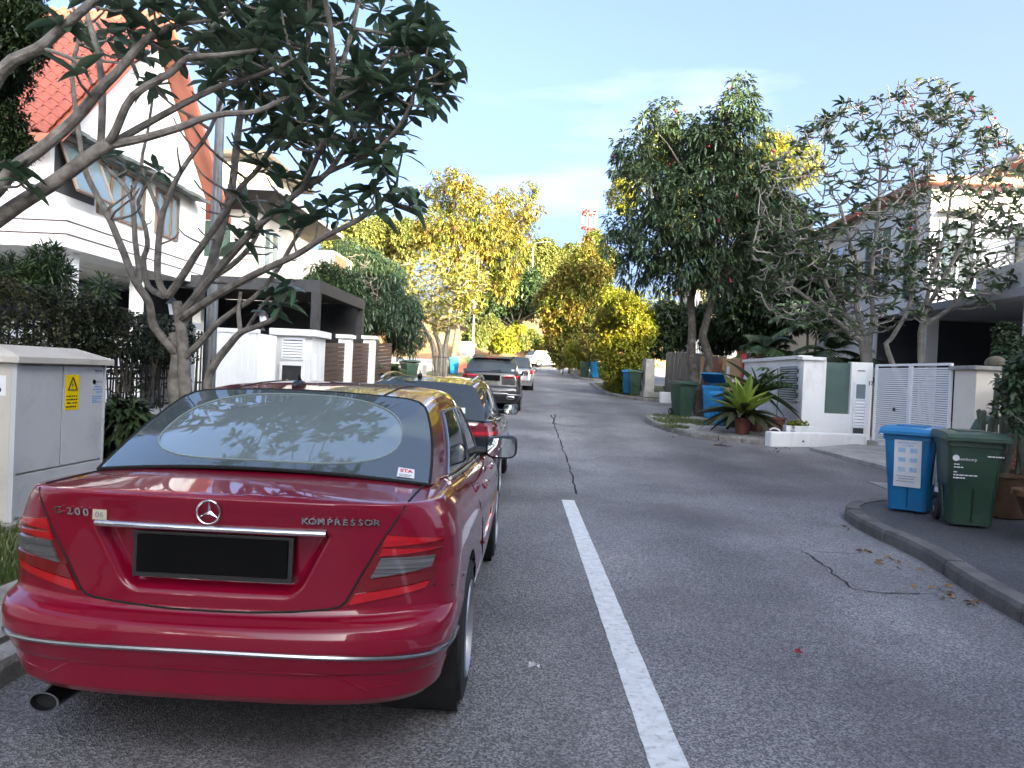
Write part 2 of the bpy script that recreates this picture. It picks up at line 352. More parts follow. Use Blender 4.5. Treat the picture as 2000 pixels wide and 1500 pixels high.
m_bin_b = mat('blue_bin_plastic', (0.002, 0.20, 0.44), 0.42, (0.002, 0.17, 0.38), 4, bump=0.08, bscale=120, dirt=(0.03, 0.12, 0.26), dscale=3)
m_rubber = mat('rubber', (0.012, 0.012, 0.013), 0.7, (0.022, 0.022, 0.022), 30, bump=0.3, bscale=120)
m_terra = mat('terracotta_pot', (0.26, 0.085, 0.05), 0.75, (0.17, 0.055, 0.04), 6, bump=0.2, bscale=40, dirt=(0.09, 0.05, 0.035), dscale=4)
m_browng = mat('glazed_brown_pot', (0.09, 0.05, 0.03), 0.35, (0.16, 0.09, 0.05), 5, coat=0.4)
m_brick = mat('red_brick', (0.34, 0.10, 0.055), 0.85, (0.24, 0.075, 0.05), 5, bump=0.4, bscale=50)
m_mortar = mat('mortar', (0.17, 0.14, 0.12), 0.9, (0.12, 0.10, 0.09), 8)
m_wbrick = mat('white_brick', (0.74, 0.73, 0.72), 0.75, (0.66, 0.65, 0.65), 6, bump=0.2, bscale=40)
m_cab = mat('cabinet_grey', (0.46, 0.475, 0.49), 0.5, (0.42, 0.43, 0.45), 2.5, bump=0.04, bscale=90, dirt=(0.30, 0.30, 0.30), dscale=2.2)
m_cabs = mat('cabinet_beige', (0.50, 0.465, 0.42), 0.55, (0.46, 0.43, 0.39), 2.5, bump=0.04, bscale=90, dirt=(0.34, 0.31, 0.27), dscale=2.2)
m_yellow = mat('yellow_sticker', (0.85, 0.58, 0.0), 0.4, (0.80, 0.55, 0.0), 3)
m_black = mat('black_print', (0.01, 0.01, 0.01), 0.5, (0.016, 0.016, 0.016), 5)
m_paper = mat('paper', (0.72, 0.73, 0.75), 0.6, (0.66, 0.67, 0.7), 5)
m_blueink = mat('blue_print', (0.06, 0.22, 0.5), 0.6, (0.08, 0.26, 0.55), 9)
m_greyink = mat('grey_print', (0.20, 0.22, 0.26), 0.6, (0.25, 0.27, 0.3), 9)
m_red = mat('red_sign', (0.42, 0.02, 0.03), 0.4, (0.36, 0.02, 0.03), 4)
m_pink = mat('pink_poster', (0.72, 0.30, 0.28), 0.5, (0.66, 0.36, 0.33), 12)
m_towerred = mat('tower_red', (0.60, 0.06, 0.05), 0.5, (0.55, 0.06, 0.05), 3)
m_white = mat('white_metal_paint', (0.80, 0.80, 0.81), 0.4, (0.76, 0.76, 0.77), 3)
m_tan = mat('tan_wood', (0.42, 0.26, 0.13), 0.6, (0.36, 0.22, 0.11), 5, stretch=(1, 1, 6))
m_sticker = mat('white_sticker', (0.75, 0.75, 0.76), 0.4, (0.7, 0.7, 0.71), 5)
# ------------------------------------------------------------------ vegetation helpers
DOWN = np.array([0, 0, -1.0])
def nrm(a): return a / (np.linalg.norm(a, axis=-1, keepdims=True) + 1e-9)
def leaf_arrays(B, D, ln, wd, droop, fold=0.15):
    n = len(B); ln = np.broadcast_to(ln, n)[:, None]; wd = np.broadcast_to(wd, n)[:, None]
    side = nrm(np.cross(D, np.array([0, 0, 1.0]) + R.normal(0, 0.35, (n, 3)))); up = np.cross(side, D)
    def at(t): return B + D * ln * t + DOWN * droop * ln * t * t
    a, b, c, d = at(0), at(0.34), at(0.72), at(1.0)
    V = np.stack([a, b - side * wd * 0.42 + up * wd * fold, b + side * wd * 0.42 + up * wd * fold, c - side * wd * 0.45 + up * wd * fold, c + side * wd * 0.45 + up * wd * fold, d], 1)
    return V
LF = [(0, 1, 2), (1, 3, 4, 2), (3, 5, 4)]
def leaf_obj(name, V, m, parent=None, kind=None):
    n = len(V); v = V.reshape(-1, 3)
    if parent is not None: v = v - base_of(parent)[0]
    me = bpy.data.meshes.new(name)
    nv = n * 6; me.vertices.add(nv); me.vertices.foreach_set('co', v.astype(np.float32).ravel())
    off = (np.arange(n) * 6)[:, None]; li = (off + np.array([0, 1, 2, 1, 3, 4, 2, 3, 5, 4])).ravel().astype(np.int32)
    me.loops.add(len(li)); me.loops.foreach_set('vertex_index', li)
    st = ((np.arange(n) * 10)[:, None] + np.array([0, 3, 7])).ravel().astype(np.int32)
    me.polygons.add(n * 3); me.polygons.foreach_set('loop_start', st)
    me.polygons.foreach_set('use_smooth', [True] * (n * 3)); me.update(calc_edges=True); me.validate()
    o = link(name, me, m, parent)
    if kind: o['kind'] = kind
    return o
def clump(px, py, r, Y, sy=1.0): return (P(px, py, Y), r * Y / 1500.0, sy)
def sample_clumps(cl, n, shell=0.45):
    vol = np.array([c[1] ** 2.2 for c in cl]); k = R.choice(len(cl), n, p=vol / vol.sum())
    u = nrm(R.normal(0, 1, (n, 3))); r = (shell + (1 - shell) * R.random(n) ** 0.6) * (1 + R.normal(0, 0.10, n))
    C = np.array([c[0] for c in cl])[k]; rr = np.array([c[1] for c in cl])[k]; sy = np.array([c[2] for c in cl])[k]
    o = u * r[:, None] * rr[:, None]; o[:, 1] *= sy
    return C + o, u
def whorls(pts, out, k, ln, wd, droop=0.3, spread=1.0, up=0.25):
    n = len(pts); B = np.repeat(pts, k, 0); O = np.repeat(out, k, 0); ax = nrm(O + np.array([0, 0, up]))
    D = nrm(ax * 0.6 + nrm(R.normal(0, 1, (n * k, 3))) * spread)
    L_ = ln * R.uniform(0.65, 1.15, n * k)
    return leaf_arrays(B + D * ln * 0.1, D, L_, wd * R.uniform(0.8, 1.15, n * k), droop)
def branches(mb, root, targets, r0, r1, n=6):
    for t in targets:
        a = np.array(root); b = np.array(t); m_ = (a + b) / 2 + np.array([rng.uniform(-.15, .15), rng.uniform(-.15, .15), 0.12]) * np.linalg.norm(b - a)
        mb.tube([a * (1 - s_) ** 2 + 2 * m_ * s_ * (1 - s_) + b * s_ * s_ for s_ in np.linspace(0, 1, 6)], list(np.linspace(r0, r1, 6)), n)
    return mb
DENS = 2.6
def tree(name, label, cat, base, cl, nw, k, ln, wd, m, trunk=None, mt=None, droop=0.35, spread=0.9, group=None, tr=0.12, shell=0.45, flowers=0, limbs=True, up=0.25):
    base = np.array(base, float); t = thing(name, label, cat, base, group)
    mb = MB(); top = None
    for pl in (trunk or []):
        pts = [np.array(p[:3]) for p in pl]; mb.tube(pts, [tr * (1 - 0.45 * i / (len(pts) - 1)) * (1.25 if i == 0 else 1) for i in range(len(pts))], 9); top = pts[-1]
    if top is None:
        c0 = np.mean([c[0] for c in cl], 0); top = np.array([base[0] * .6 + c0[0] * .4, base[1], base[2] + (c0[2] - base[2]) * 0.5]); mb.tube([base - [0, 0, .2], (base + top) / 2 + [0.05, 0, 0], top], [tr, tr * .8, tr * .65], 9)
    if limbs: branches(mb, top, [c[0] for c in cl], tr * 0.36, tr * 0.08)
    obj('trunk', mb, mt or m_barkd, t, True)
    p, o = sample_clumps(cl, int(nw * DENS), shell)
    leaf_obj('crown', whorls(p, o, k, ln, wd, droop, spread, up), m, t)
    if flowers:
        i = R.choice(len(p), flowers); f = MB()
        for q in p[i] + R.normal(0, .1, (flowers, 3)): f.obox(tuple(q), .05, .05, .11, rng.random() * 3, rng.random(), rng.random())
        obj('flush_shoots', f, m_flower, t, kind='stuff')
    return t
class Skel:
    def __init__(s): s.p = []; s.r = []; s.mb = MB()
    def limb(s, pts, r0, r1, n=8, sub=3):
        pts = [np.array(p, float) for p in pts]; q = []
        for i in range(len(pts) - 1):
            p0 = pts[max(i - 1, 0)]; p1, p2 = pts[i], pts[i + 1]; p3 = pts[min(i + 2, len(pts) - 1)]
            for j in range(sub):
                u = j / sub; q.append(0.5 * ((2 * p1) + (-p0 + p2) * u + (2 * p0 - 5 * p1 + 4 * p2 - p3) * u * u + (-p0 + 3 * p1 - 3 * p2 + p3) * u ** 3))
        q.append(pts[-1]); rr = np.linspace(r0, r1, len(q)); s.mb.tube(q, list(rr), n)
        s.p += q; s.r += list(rr); return q
    def attach(s, tip, rt=0.011, grow=0.012, n=6, upw=0.35, maxd=99):
        A = np.array(s.p); d = tip - A; L_ = np.linalg.norm(d, axis=1); cost = L_ * (1 + 0.9 * np.clip(-d[:, 2] / (L_ + 1e-6) + 0.15, 0, 1)) + 0.02 / (np.array(s.r) + 0.01)
        i = int(np.argmin(cost)); a = A[i]; l = L_[i]
        if l > maxd: return None
        h = nrm(tip - a); c1 = a + h * l * 0.45 + np.array([rng.gauss(0, .06) * l, rng.gauss(0, .06) * l, -0.05 * l]); c2 = tip - (np.array([0, 0, 1]) * upw + h * 0.3) * l * 0.5
        m_ = max(4, int(l / 0.16) + 2); q = []
        for u in np.linspace(0, 1, min(m_, 9)): q.append(a * (1 - u) ** 3 + 3 * c1 * u * (1 - u) ** 2 + 3 * c2 * u * u * (1 - u) + tip * u ** 3)
        r0 = min(s.r[i] * 0.85, rt + grow * l); rr = np.linspace(max(r0, rt), rt, len(q)); s.mb.tube(q, list(rr), n)
        s.p += q[1:]; s.r += list(rr[1:]); return nrm(q[-1] - q[-2])
def in_poly(pt, poly):
    x, y = pt; c = False; n = len(poly)
    for i in range(n):
        (x1, y1), (x2, y2) = poly[i], poly[(i + 1) % n]
        if (y1 > y) != (y2 > y) and x < (x2 - x1) * (y - y1) / (y2 - y1) + x1: c = not c
    return c
def poly_pts(poly, n, y0, y1, sep=0):
    xs, ys = [p[0] for p in poly], [p[1] for p in poly]; o = []; tr_ = 0
    while len(o) < n and tr_ < 60000:
        tr_ += 1; q = (rng.uniform(min(xs), max(xs)), rng.uniform(min(ys), max(ys)))
        if in_poly(q, poly):
            p = P(q[0], q[1], rng.uniform(y0, y1))
            if sep and any(np.linalg.norm(p - z) < sep for z in o): continue
            o.append(p)
    return o
def rosette(tip, ax, k, ln, wd, lo=-0.3, hi=0.9):
    a0 = rng.uniform(0, 6.28); ax = nrm(ax * 0.6 + np.array([0, 0, 0.5])); u = nrm(np.cross(ax, [0.3, 0.9, 0.1])); w_ = np.cross(ax, u); D = []
    for i in range(k):
        a = a0 + 2.4 * i; e = rng.uniform(lo, hi); D.append((u * math.cos(a) + w_ * math.sin(a)) * math.cos(e) + ax * math.sin(e))
    return np.repeat(tip[None], k, 0), np.array(D), ln * R.uniform(0.6, 1.12, k), wd * R.uniform(0.85, 1.1, k)
def big_leaf_mesh(name, droop, m, fold=0.16, nseg=6, shape=None):
    g = []; mb = MB()
    for i in range(nseg + 1):
        t = i / nseg; w_ = (shape(t) if shape else (math.sin(math.pi * min(1, 0.04 + t ** 0.80 * 0.96)) ** 0.75)); z = -droop * t * t
        g.append([(t, -w_ / 2, z + abs(w_) * fold), (t, 0, z), (t, w_ / 2, z + abs(w_) * fold)])
    return mesh_of(name, mb.grid(g), m, True)
def frame_rot(d, tw=0.0):
    d = Vector(d); s_ = d.cross(Vector((0, 0, 1)))
    if s_.length < 1e-3: s_ = Vector((1, 0, 0))
    s_.normalize(); u = s_.cross(d)
    return (Matrix((d, -s_, u)).transposed() @ Matrix.Rotation(tw, 3, 'X')).to_euler()
def leaf_parts(parent, B, D, ln, wd, m, keep=300, droop=0.12, name='leaf', near_=None, variants=(0.05, 0.16, 0.3)):
    # the largest-looking leaves are parts of their own, the rest one mass
    B = np.array(B); D = np.array(D); ln = np.array(ln); wd = np.array(wd)
    mid = B + D * ln[:, None] * .5; c = (mid - np.array(EYE)) @ CAM_R.T; px = 1000 + 1500 * c[:, 0] / c[:, 2]; py = 750 + 1500 * c[:, 1] / c[:, 2]
    vis = (px > -20) & (px < 2020) & (py > -20) & (py < 1520); score = np.where(vis, ln / c[:, 2], 0); order = np.argsort(-score); pick = order[:keep]; rest = order[keep:]
    ms = [big_leaf_mesh(name, q, m) for q in variants]
    for i in pick:
        o = piece(name, ms[rng.randrange(len(ms))], None, parent, B[i], frame_rot(D[i], rng.uniform(-.5, .5)), (ln[i], wd[i], ln[i]))
    if len(rest): leaf_obj('foliage', leaf_arrays(B[rest], D[rest], ln[rest], wd[rest], droop), m, parent, 'stuff')
# ------------------------------------------------------------------ the other trees
def gb(px, Y, dz=0): p = P(px, 700, Y); return (p[0], Y, gz(Y) + dz)
C_ = lambda Y, *a, sy=1.0: [clump(x, y, r, Y + rng.uniform(-.04, .04) * Y, sy) for x, y, r in a]
# ------------------------------------------------------------------ the street
ys_ = list(np.arange(-30, 10, 4.0)) + list(np.arange(10, 20, 0.5)) + list(np.arange(20, 90, 4.0))
def sheet(x0, x1, dz, ya=-30, yb=86):
    yy = [y for y in ys_ if ya <= y <= yb]
    return MB().grid([[(x, y, gz(y) + dz) for x in np.linspace(x0, x1, 5)] for y in yy], True)
gnd_ = MB().grid([[(x, y, gz(y) - 0.05 if y < 86 else gz(86) - 0.05) for x in (-400, -60, -20, -8, -2.4, 3, 8, 20, 60, 400)] for y in [-200, -30] + ys_ + [120, 300, 900]], True)
struct('ground', gnd_, m_conc)
struct('road', sheet(-2.3, 9.5, 0.0), m_road)
def slab(poly, h0, h1, sub=0.6):                                # raised block following the street's slope
    pts = []
    for a, b in zip(poly, poly[1:] + poly[:1]):
        n = max(1, int(math.dist(a, b) / sub))
        for k in range(n): pts.append((a[0] + (b[0] - a[0]) * k / n, a[1] + (b[1] - a[1]) * k / n))
    n = len(pts); bm = bmesh.new()
    lo = [bm.verts.new((x, y, gz(y) + h0)) for x, y in pts]; hi = [bm.verts.new((x, y, gz(y) + h1)) for x, y in pts]
    for i in range(n): bm.faces.new((lo[i], lo[(i + 1) % n], hi[(i + 1) % n], hi[i]))
    f = bm.faces.new(hi); bmesh.ops.triangulate(bm, faces=[f]); bmesh.ops.recalc_face_normals(bm, faces=bm.faces)
    mb = MB(); bm.verts.index_update(); mb.v = [tuple(v.co) for v in bm.verts]; mb.f = [tuple(v.index for v in q.verts) for q in bm.faces]; bm.free()
    return mb
def smooth_poly(pts, it=2, closed=False):
    for _ in range(it):
        o = [] if closed else [pts[0]]
        for a, b in zip(pts, pts[1:] + (pts[:1] if closed else [])):
            o += [(a[0] * .75 + b[0] * .25, a[1] * .75 + b[1] * .25), (a[0] * .25 + b[0] * .75, a[1] * .25 + b[1] * .75)]
        if not closed: o.append(pts[-1])
        pts = o
    return pts
def kerb(parent, line, wid, h, ln, m, name='kerb_stone', gap=0.022, jit=0.010):
    # stones laid along a line, to its left
    seg = [0]
    for a, b in zip(line, line[1:]): seg.append(seg[-1] + math.dist(a, b))
    n = max(1, round(seg[-1] / ln)); xs, ys = [p[0] for p in line], [p[1] for p in line]
    at = lambda s_: (np.interp(s_, seg, xs), np.interp(s_, seg, ys))
    for i in range(n):
        s0, s1 = seg[-1] * i / n + gap / 2, seg[-1] * (i + 1) / n - gap / 2; k = 4; A = []; B = []
        for q in range(k + 1):
            s_ = s0 + (s1 - s0) * q / k; p = np.array(at(s_)); d = np.array(at(min(s_ + .02, seg[-1]))) - np.array(at(max(s_ - .02, 0))); d /= np.linalg.norm(d); nn = np.array([-d[1], d[0]])
            A.append(p); B.append(p + nn * wid)
        dz = rng.uniform(-jit, jit); g = []
        for q in range(k + 1):
            a, b = A[q], B[q]; za, zb = gz(a[1]), gz(b[1]); m1 = a + (b - a) * 0.12
            g.append([(a[0], a[1], za - 0.1), (a[0] + (b[0] - a[0]) * .02, a[1] + (b[1] - a[1]) * .02, za + h * 0.72 + dz), (m1[0], m1[1], za + h + dz), (b[0], b[1], zb + h + dz), (b[0], b[1], zb - 0.1)])
        mb = MB().grid(g); c = len(mb.v); mb.f.append((0, 1, 2, 3, 4)); mb.f.append((k * 5 + 4, k * 5 + 3, k * 5 + 2, k * 5 + 1, k * 5))
        o = obj(name, mb, m, parent)
# near right pavement with its kerb
K1 = smooth_poly([(2.95, -14), (3.22, 4.0), (3.30, 5.6), (3.56, 7.0), (3.52, 8.2), (3.72, 9.3), (4.6, 10.1), (5.6, 10.3), (6.9, 10.4)], 2)
pv = struct('pavement', slab([(p[0] + 0.10, p[1]) if p[1] < 8.2 else (p[0] + 0.05, p[1] - 0.10) for p in K1] + [(7.6, 10.35), (7.6, -14)], -0.1, 0.118), m_pave)
kerb(pv, [p for p in K1[::-1]], 0.16, 0.128, 1.25, m_kerbd)
# island with the fern, slabs and grass
K2 = smooth_poly([(6.0, 24.2), (4.2, 24.0), (3.35, 22.8), (3.15, 21.3), (3.30, 19.6), (3.72, 18.2), (4.4, 17.55), (5.28, 17.22)], 2)
isl = struct('island_pavement', slab([(p[0] + 0.08, p[1] + 0.05) for p in K2] + [(8.4, 18.1), (8.4, 24.4)], -0.1, 0.115), m_conc)
kerb(isl, K2, 0.15, 0.135, 0.55, m_kerb)
def ground_piece(name, pts, h, m, parent=None, th=0.02):
    mb = MB(); n = len(pts)
    mb.add([(x, y, gz(y) + h - th) for x, y in pts] + [(x, y, gz(y) + h) for x, y in pts], [tuple(range(n, 2 * n))] + [(i, (i + 1) % n, n + (i + 1) % n, n + i) for i in range(n)])
    return obj(name, mb, m, parent)
for k, (x, y, w_, d_) in enumerate(((4.0, 18.6, 0.9, 0.55), (4.95, 18.35, 0.8, 0.5), (4.55, 19.5, 0.95, 0.6), (3.75, 19.8, 0.5, 0.55), (5.55, 19.4, 0.8, 0.6), (4.2, 21.6, 0.8, 0.5))):
    ground_piece('paving_slab', [(x, y), (x + w_, y - 0.08), (x + w_ - 0.05, y + d_ - 0.05), (x + 0.1, y + d_)], 0.135, m_conc, isl)
# grass tufts as real blades
def blades(area, n, h, m, name, label=None, zf=None):
    v = []; f = []
    for _ in range(n):
        x, y = area(); z = (zf(x, y) if zf else gz(y)); a = rng.uniform(0, 6.28); l = h * rng.uniform(0.5, 1.2); w_ = 0.006 * (1 + l * 4); dx, dy = math.cos(a) * w_, math.sin(a) * w_; bx, by = rng.uniform(-.5, .5) * l, rng.uniform(-.5, .5) * l; k = len(v)
        v += [(x - dx, y - dy, z), (x + dx, y + dy, z), (x + bx, y + by, z + l)]; f.append((k, k + 1, k + 2))
    mb = MB(); mb.v, mb.f = v, f
    o = obj(name, mb, m); o['kind'] = 'stuff'; return o
m_grass = leafmat('grass_blade', (0.055, 0.095, 0.022), (0.10, 0.11, 0.04), 0.4, 0.2)
def near(cx, cy, r):
    a = rng.uniform(0, 6.28); q = r * math.sqrt(rng.random()); return cx + q * math.cos(a), cy + q * math.sin(a)
spots = [(3.85, 21.0, .6), (4.5, 21.1, .6), (3.75, 20.4, .5), (4.3, 20.4, .5), (5.2, 20.2, .6), (4.0, 22.2, .5), (3.6, 19.2, .35)]
blades(lambda: near(*rng.choice(spots)), 5000, 0.07, m_grass, 'island_grass', zf=lambda x, y: gz(y) + 0.115)
# low white drain wall, apron and drain covers
lw = thing('low_white_wall', 'low white drain parapet between the island kerb and the slatted gate', 'wall', (5.3, 17.1, gz(17.1)))
obj('wall_body', MB().wall((5.30, 17.05), (7.75, 17.85), 0.22, gz(17) - 0.1, gz(17.4) + 0.31), m_wallw, lw, bevel=0.03)
obj('weep_hole', MB().lathe((6.1, 17.31 - 0.004, gz(17.3) + 0.12), [(0.0, 0.0), (0.025, 0.0)], 10, 'y'), m_black, lw)
ap = struct('driveway_apron', ground_piece('driveway_apron', [(6.5, 17.2), (7.1, 16.2), (7.6, 13.2), (9.2, 13.2), (9.2, 17.4)], 0.05, m_conc, None, 0.1).data and MB(), m_conc) if False else None
o = ground_piece('driveway_apron', [(6.05, 16.75), (6.75, 13.2), (7.6, 10.4), (9.2, 10.4), (9.2, 17.6), (7.4, 17.75)], 0.06, m_conc, None, 0.1); o['kind'] = 'structure'
o = ground_piece('drain_cover', [(5.45, 11.6), (6.7, 11.3), (6.85, 12.1), (5.5, 12.6)], 0.012, m_steel, None, 0.03); tag(o, 'flat grey drain cover set in the asphalt in front of the slatted gate', 'drain cover')
# farther right pavements
K3 = smooth_poly([(9.2, 29.2), (7.2, 29.1), (5.2, 29.5), (4.0, 30.2), (3.3, 31.8), (3.1, 34), (3.05, 41)], 2)
p3 = struct('far_pavement', slab([(p[0] + 0.05, p[1] + 0.08) for p in K3] + [(9.2, 41)], -0.1, 0.11), m_grass_ground)
kerb(p3, K3[::-1], 0.14, 0.13, 0.9, m_kerb)
K4 = smooth_poly([(6, 45), (4.1, 45.2), (3.0, 46.4), (2.7, 49), (2.7, 60)], 2)
p4 = struct('far_island', slab([(p[0] + 0.05, p[1] + 0.08) for p in K4] + [(7, 60)], -0.1, 0.12), m_grass_ground)
kerb(p4, K4[::-1], 0.15, 0.13, 1.4, m_kerb)
# left verge: kerb, slab path over the drain, grass
vg = struct('left_verge', slab([(-2.42, -14), (-2.42, 60), (-6.3, 60), (-6.3, -14)], -0.1, 0.10), m_grass_ground)
kerb(vg, [(-2.28, -6), (-2.28, 46)][::1], 0.15, 0.12, 1.1, m_kerb)
for k in range(14):
    y = 1.4 + k * 0.66
    ground_piece('drain_slab', [(-3.02, y), (-2.46, y), (-2.46, y + 0.64), (-3.02, y + 0.64)], 0.125 + rng.uniform(-.006, .006), m_kerb, vg, 0.05)
blades(lambda: (rng.uniform(-4.2, -3.05), rng.uniform(3.0, 6.2)), 9000, 0.06, m_grass, 'verge_grass', zf=lambda x, y: 0.10)
# painted line, cracks, patches: thin sheets over the road
def strip_sheet(pts, w0, dz, jit=0.0):
    mb = MB(); g = []
    for i, p in enumerate(pts):
        a = pts[max(i - 1, 0)]; b = pts[min(i + 1, len(pts) - 1)]; d = np.array([b[0] - a[0], b[1] - a[1]]); d /= np.linalg.norm(d) + 1e-9; n = np.array([-d[1], d[0]])
        w_ = w0 * (1 + rng.uniform(-jit, jit)); w2 = w0 * (1 + rng.uniform(-jit, jit))
        g.append([(p[0] - n[0] * w_ / 2, p[1] - n[1] * w_ / 2, gz(p[1]) + dz), (p[0] + n[0] * w2 / 2, p[1] + n[1] * w2 / 2, gz(p[1]) + dz)])
    return mb.grid(g, True)
line_pts = [(0.62 - 0.0175 * (y - 2), y) for y in np.arange(1.2, 9.30, 0.1)]
line_pts = [(0.595 - 0.0155 * (y - 2.95), y) for y in np.arange(0.8, 9.31, 0.1)]
struct('lane_line', strip_sheet(line_pts, 0.152, 0.004, 0.03), m_white_paint)
m_crack = mat('tar_crack', (0.012, 0.012, 0.013), 0.9, (0.02, 0.02, 0.02), 20)
def crack(pxs, wid, sub=6, amp=0.02):
    pts = [G(a, b)[:2] for a, b in pxs]; o = []
    for a, b in zip(pts, pts[1:]):
        for k in range(sub):
            t = k / sub; o.append((a[0] + (b[0] - a[0]) * t + rng.gauss(0, amp), a[1] + (b[1] - a[1]) * t + rng.gauss(0, amp)))
    o.append(tuple(pts[-1])); return strip_sheet(o, wid, 0.006, 0.6)
struct('road_crack', crack([(1125, 965), (1115, 920), (1106, 895), (1095, 865), (1086, 840), (1082, 822)], 0.022, 9, 0.012), m_crack)
struct('road_crack', crack([(1084, 810), (1078, 828), (1140, 836), (1112, 833)], 0.03, 4, 0.015), m_crack)
struct('road_crack', crack([(1082, 822), (1076, 811)], 0.03, 4, 0.015), m_crack)
struct('road_crack', crack([(1565, 1075), (1610, 1105), (1665, 1150), (1720, 1160), (1830, 1162)], 0.014, 8, 0.012), m_crack)
struct('road_crack', crack([(1585, 1078), (1680, 1082)], 0.010, 6, 0.01), m_crack)
struct('road_crack', crack([(915, 775), (1068, 812), (1130, 812)], 0.02, 6, 0.02), m_crack)
m_patch = asphalt('asphalt_patch', (0.022, 0.021, 0.023), (0.13, 0.122, 0.126), (0.045, 0.034, 0.037))
def blob_sheet(name, pxs, dz):
    pts = smooth_poly([tuple(G(a, b)[:2]) for a, b in pxs], 2, True); cx = sum(p[0] for p in pts) / len(pts); cy = sum(p[1] for p in pts) / len(pts); mb = MB(); g = []
    for r_ in (0.0, 0.34, 0.67, 1.0): g.append([(cx + (p[0] - cx) * r_, cy + (p[1] - cy) * r_, gz(cy + (p[1] - cy) * r_) + dz) for p in pts + pts[:1]])
    return struct(name, mb.grid(g, True), m_patch)
# fallen leaves
def leaf_litter(spots, n, name):
    v = []; f = []
    for _ in range(n):
        px, py = rng.choice(spots); c = G(px + rng.gauss(0, 14), py + rng.gauss(0, 4)); a = rng.uniform(0, 6.28); l = rng.uniform(0.03, 0.085); w_ = l * 0.35; k = len(v); ca, sa = math.cos(a), math.sin(a)
        for q, (u, s_, h) in enumerate(((-1, 0, 0.012), (0, 1, 0.03), (1, 0, 0.02), (0, -1, 0.008))): v.append((c[0] + ca * u * l / 2 - sa * s_ * w_ / 2, c[1] + sa * u * l / 2 + ca * s_ * w_ / 2, c[2] + h))
        f.append((k, k + 1, k + 2, k + 3))
    mb = MB(); mb.v, mb.f = v, f; o = obj(name, mb, m_dead); o['kind'] = 'stuff'; return o
leaf_litter([(1420, 870), (1520, 880), (1600, 880), (1640, 888), (1700, 890), (1660, 880), (1330, 850), (1290, 840), (1780, 905)], 70, 'leaf_litter')
leaf_litter([(1690, 1080), (1730, 1098), (1760, 1110), (1800, 1135), (1840, 1150), (1850, 1165), (1900, 1180), (1660, 1035)], 34, 'kerb_litter')
def one_leaf(px, py, l, m, label, rz):
    c = G(px, py, 0.004); mb = MB(); g = []
    for i in range(7):
        u = i / 6; w_ = l * 0.32 * math.sin(math.pi * min(1, u * 0.92 + 0.05)) ** 0.8
        g.append([(l * (u - .5), -w_ / 2, 0.02 + 0.02 * math.sin(u * 5)), (l * (u - .5), 0, 0.006 + 0.012 * u), (l * (u - .5), w_ / 2, 0.022 + 0.015 * math.cos(u * 4))])
    me = mesh_of('fallen_leaf', mb.grid(g), m); o = link('fallen_leaf', me); o.location = c; o.rotation_euler = (0, 0, rz); tag(o, label, 'leaf'); return o
one_leaf(1412, 871, 0.42, m_dead, 'pale curled dead leaf on the road before the island kerb stones', 0.1)
one_leaf(1043, 1305, 0.06, m_paper, 'small white scrap lying on the asphalt beside the red saloon', 0.4)
one_leaf(1560, 1278, 0.05, mat('petal', (0.45, 0.05, 0.08), 0.7, (0.4, 0.04, 0.07), 9), 'tiny red petal lying alone on the open asphalt', 0.4)
one_leaf(1735, 905, 0.30, m_dead, 'long brown dead leaf lying on the concrete apron by the slatted gate', 0.2)
# ------------------------------------------------------------------ left side: houses
def X_wall_window(parent, x, y0, y1, z0, z1, n, fr=0.06, name='window', tilt=0.0, mp=m_pane, mf=m_frame):
    # window in a wall that faces +x: frame proud of the wall, n panes
    f = MB(); d = 0.07
    for a, b, c, e in ((y0, y1, z0, z0 + fr), (y0, y1, z1 - fr, z1), (y0, y0 + fr, z0 + fr, z1 - fr), (y1 - fr, y1, z0 + fr, z1 - fr)): f.box((x - 0.02, a, c), (x + d, b, e))
    w_ = (y1 - y0) / n
    for k in range(1, n): f.box((x - 0.02, y0 + k * w_ - fr * .5, z0 + fr), (x + d - .004, y0 + k * w_ + fr * .5, z1 - fr))
    o = obj(name, f, mf, parent)
    for k in range(n): obj('pane', MB().box((x + 0.002, y0 + k * w_ + fr * .5, z0 + fr), (x + 0.02, y0 + (k + 1) * w_ - fr * .5, z1 - fr)), mp, o)
    return o
def Y_wall_window(parent, y, x0, x1, z0, z1, n, fr=0.06, mp=m_pane, mf=m_frame):   # in a wall that faces -y
    f = MB(); d = 0.07
    for a, b, c, e in ((x0, x1, z0, z0 + fr), (x0, x1, z1 - fr, z1), (x0, x0 + fr, z0 + fr, z1 - fr), (x1 - fr, x1, z0 + fr, z1 - fr)): f.box((a, y - d, c), (b, y + 0.02, e))
    w_ = (x1 - x0) / n
    for k in range(1, n): f.box((x0 + k * w_ - fr * .5, y - d + .004, z0 + fr), (x0 + k * w_ + fr * .5, y + .02, z1 - fr))
    o = obj('window', f, mf, parent)
    for k in range(n): obj('pane', MB().box((x0 + k * w_ + fr * .5, y - 0.02, z0 + fr), (x0 + (k + 1) * w_ - fr * .5, y - 0.002, z1 - fr)), mp, o)
    return o
h1 = thing('white_gabled_house', 'white two-storey house with steep red tiled gable roof behind the hedge on the left', 'house', (-14, 19, 0))
ya, yb, ym, ze, zr = 15.4, 22.8, 19.1, 6.3, 10.0
mb = MB(); mb.box((-20, ya, 3.4), (-10, yb, ze)); mb.add([(-10, ya, ze), (-10, yb, ze), (-10, ym, zr - 0.1), (-20, ya, ze), (-20, yb, ze), (-20, ym, zr - 0.1)], [(0, 1, 2), (5, 4, 3)])
mb.box((-20, 16.6, -0.2), (-11.6, yb, 3.4))
obj('wall', mb, m_wall, h1)
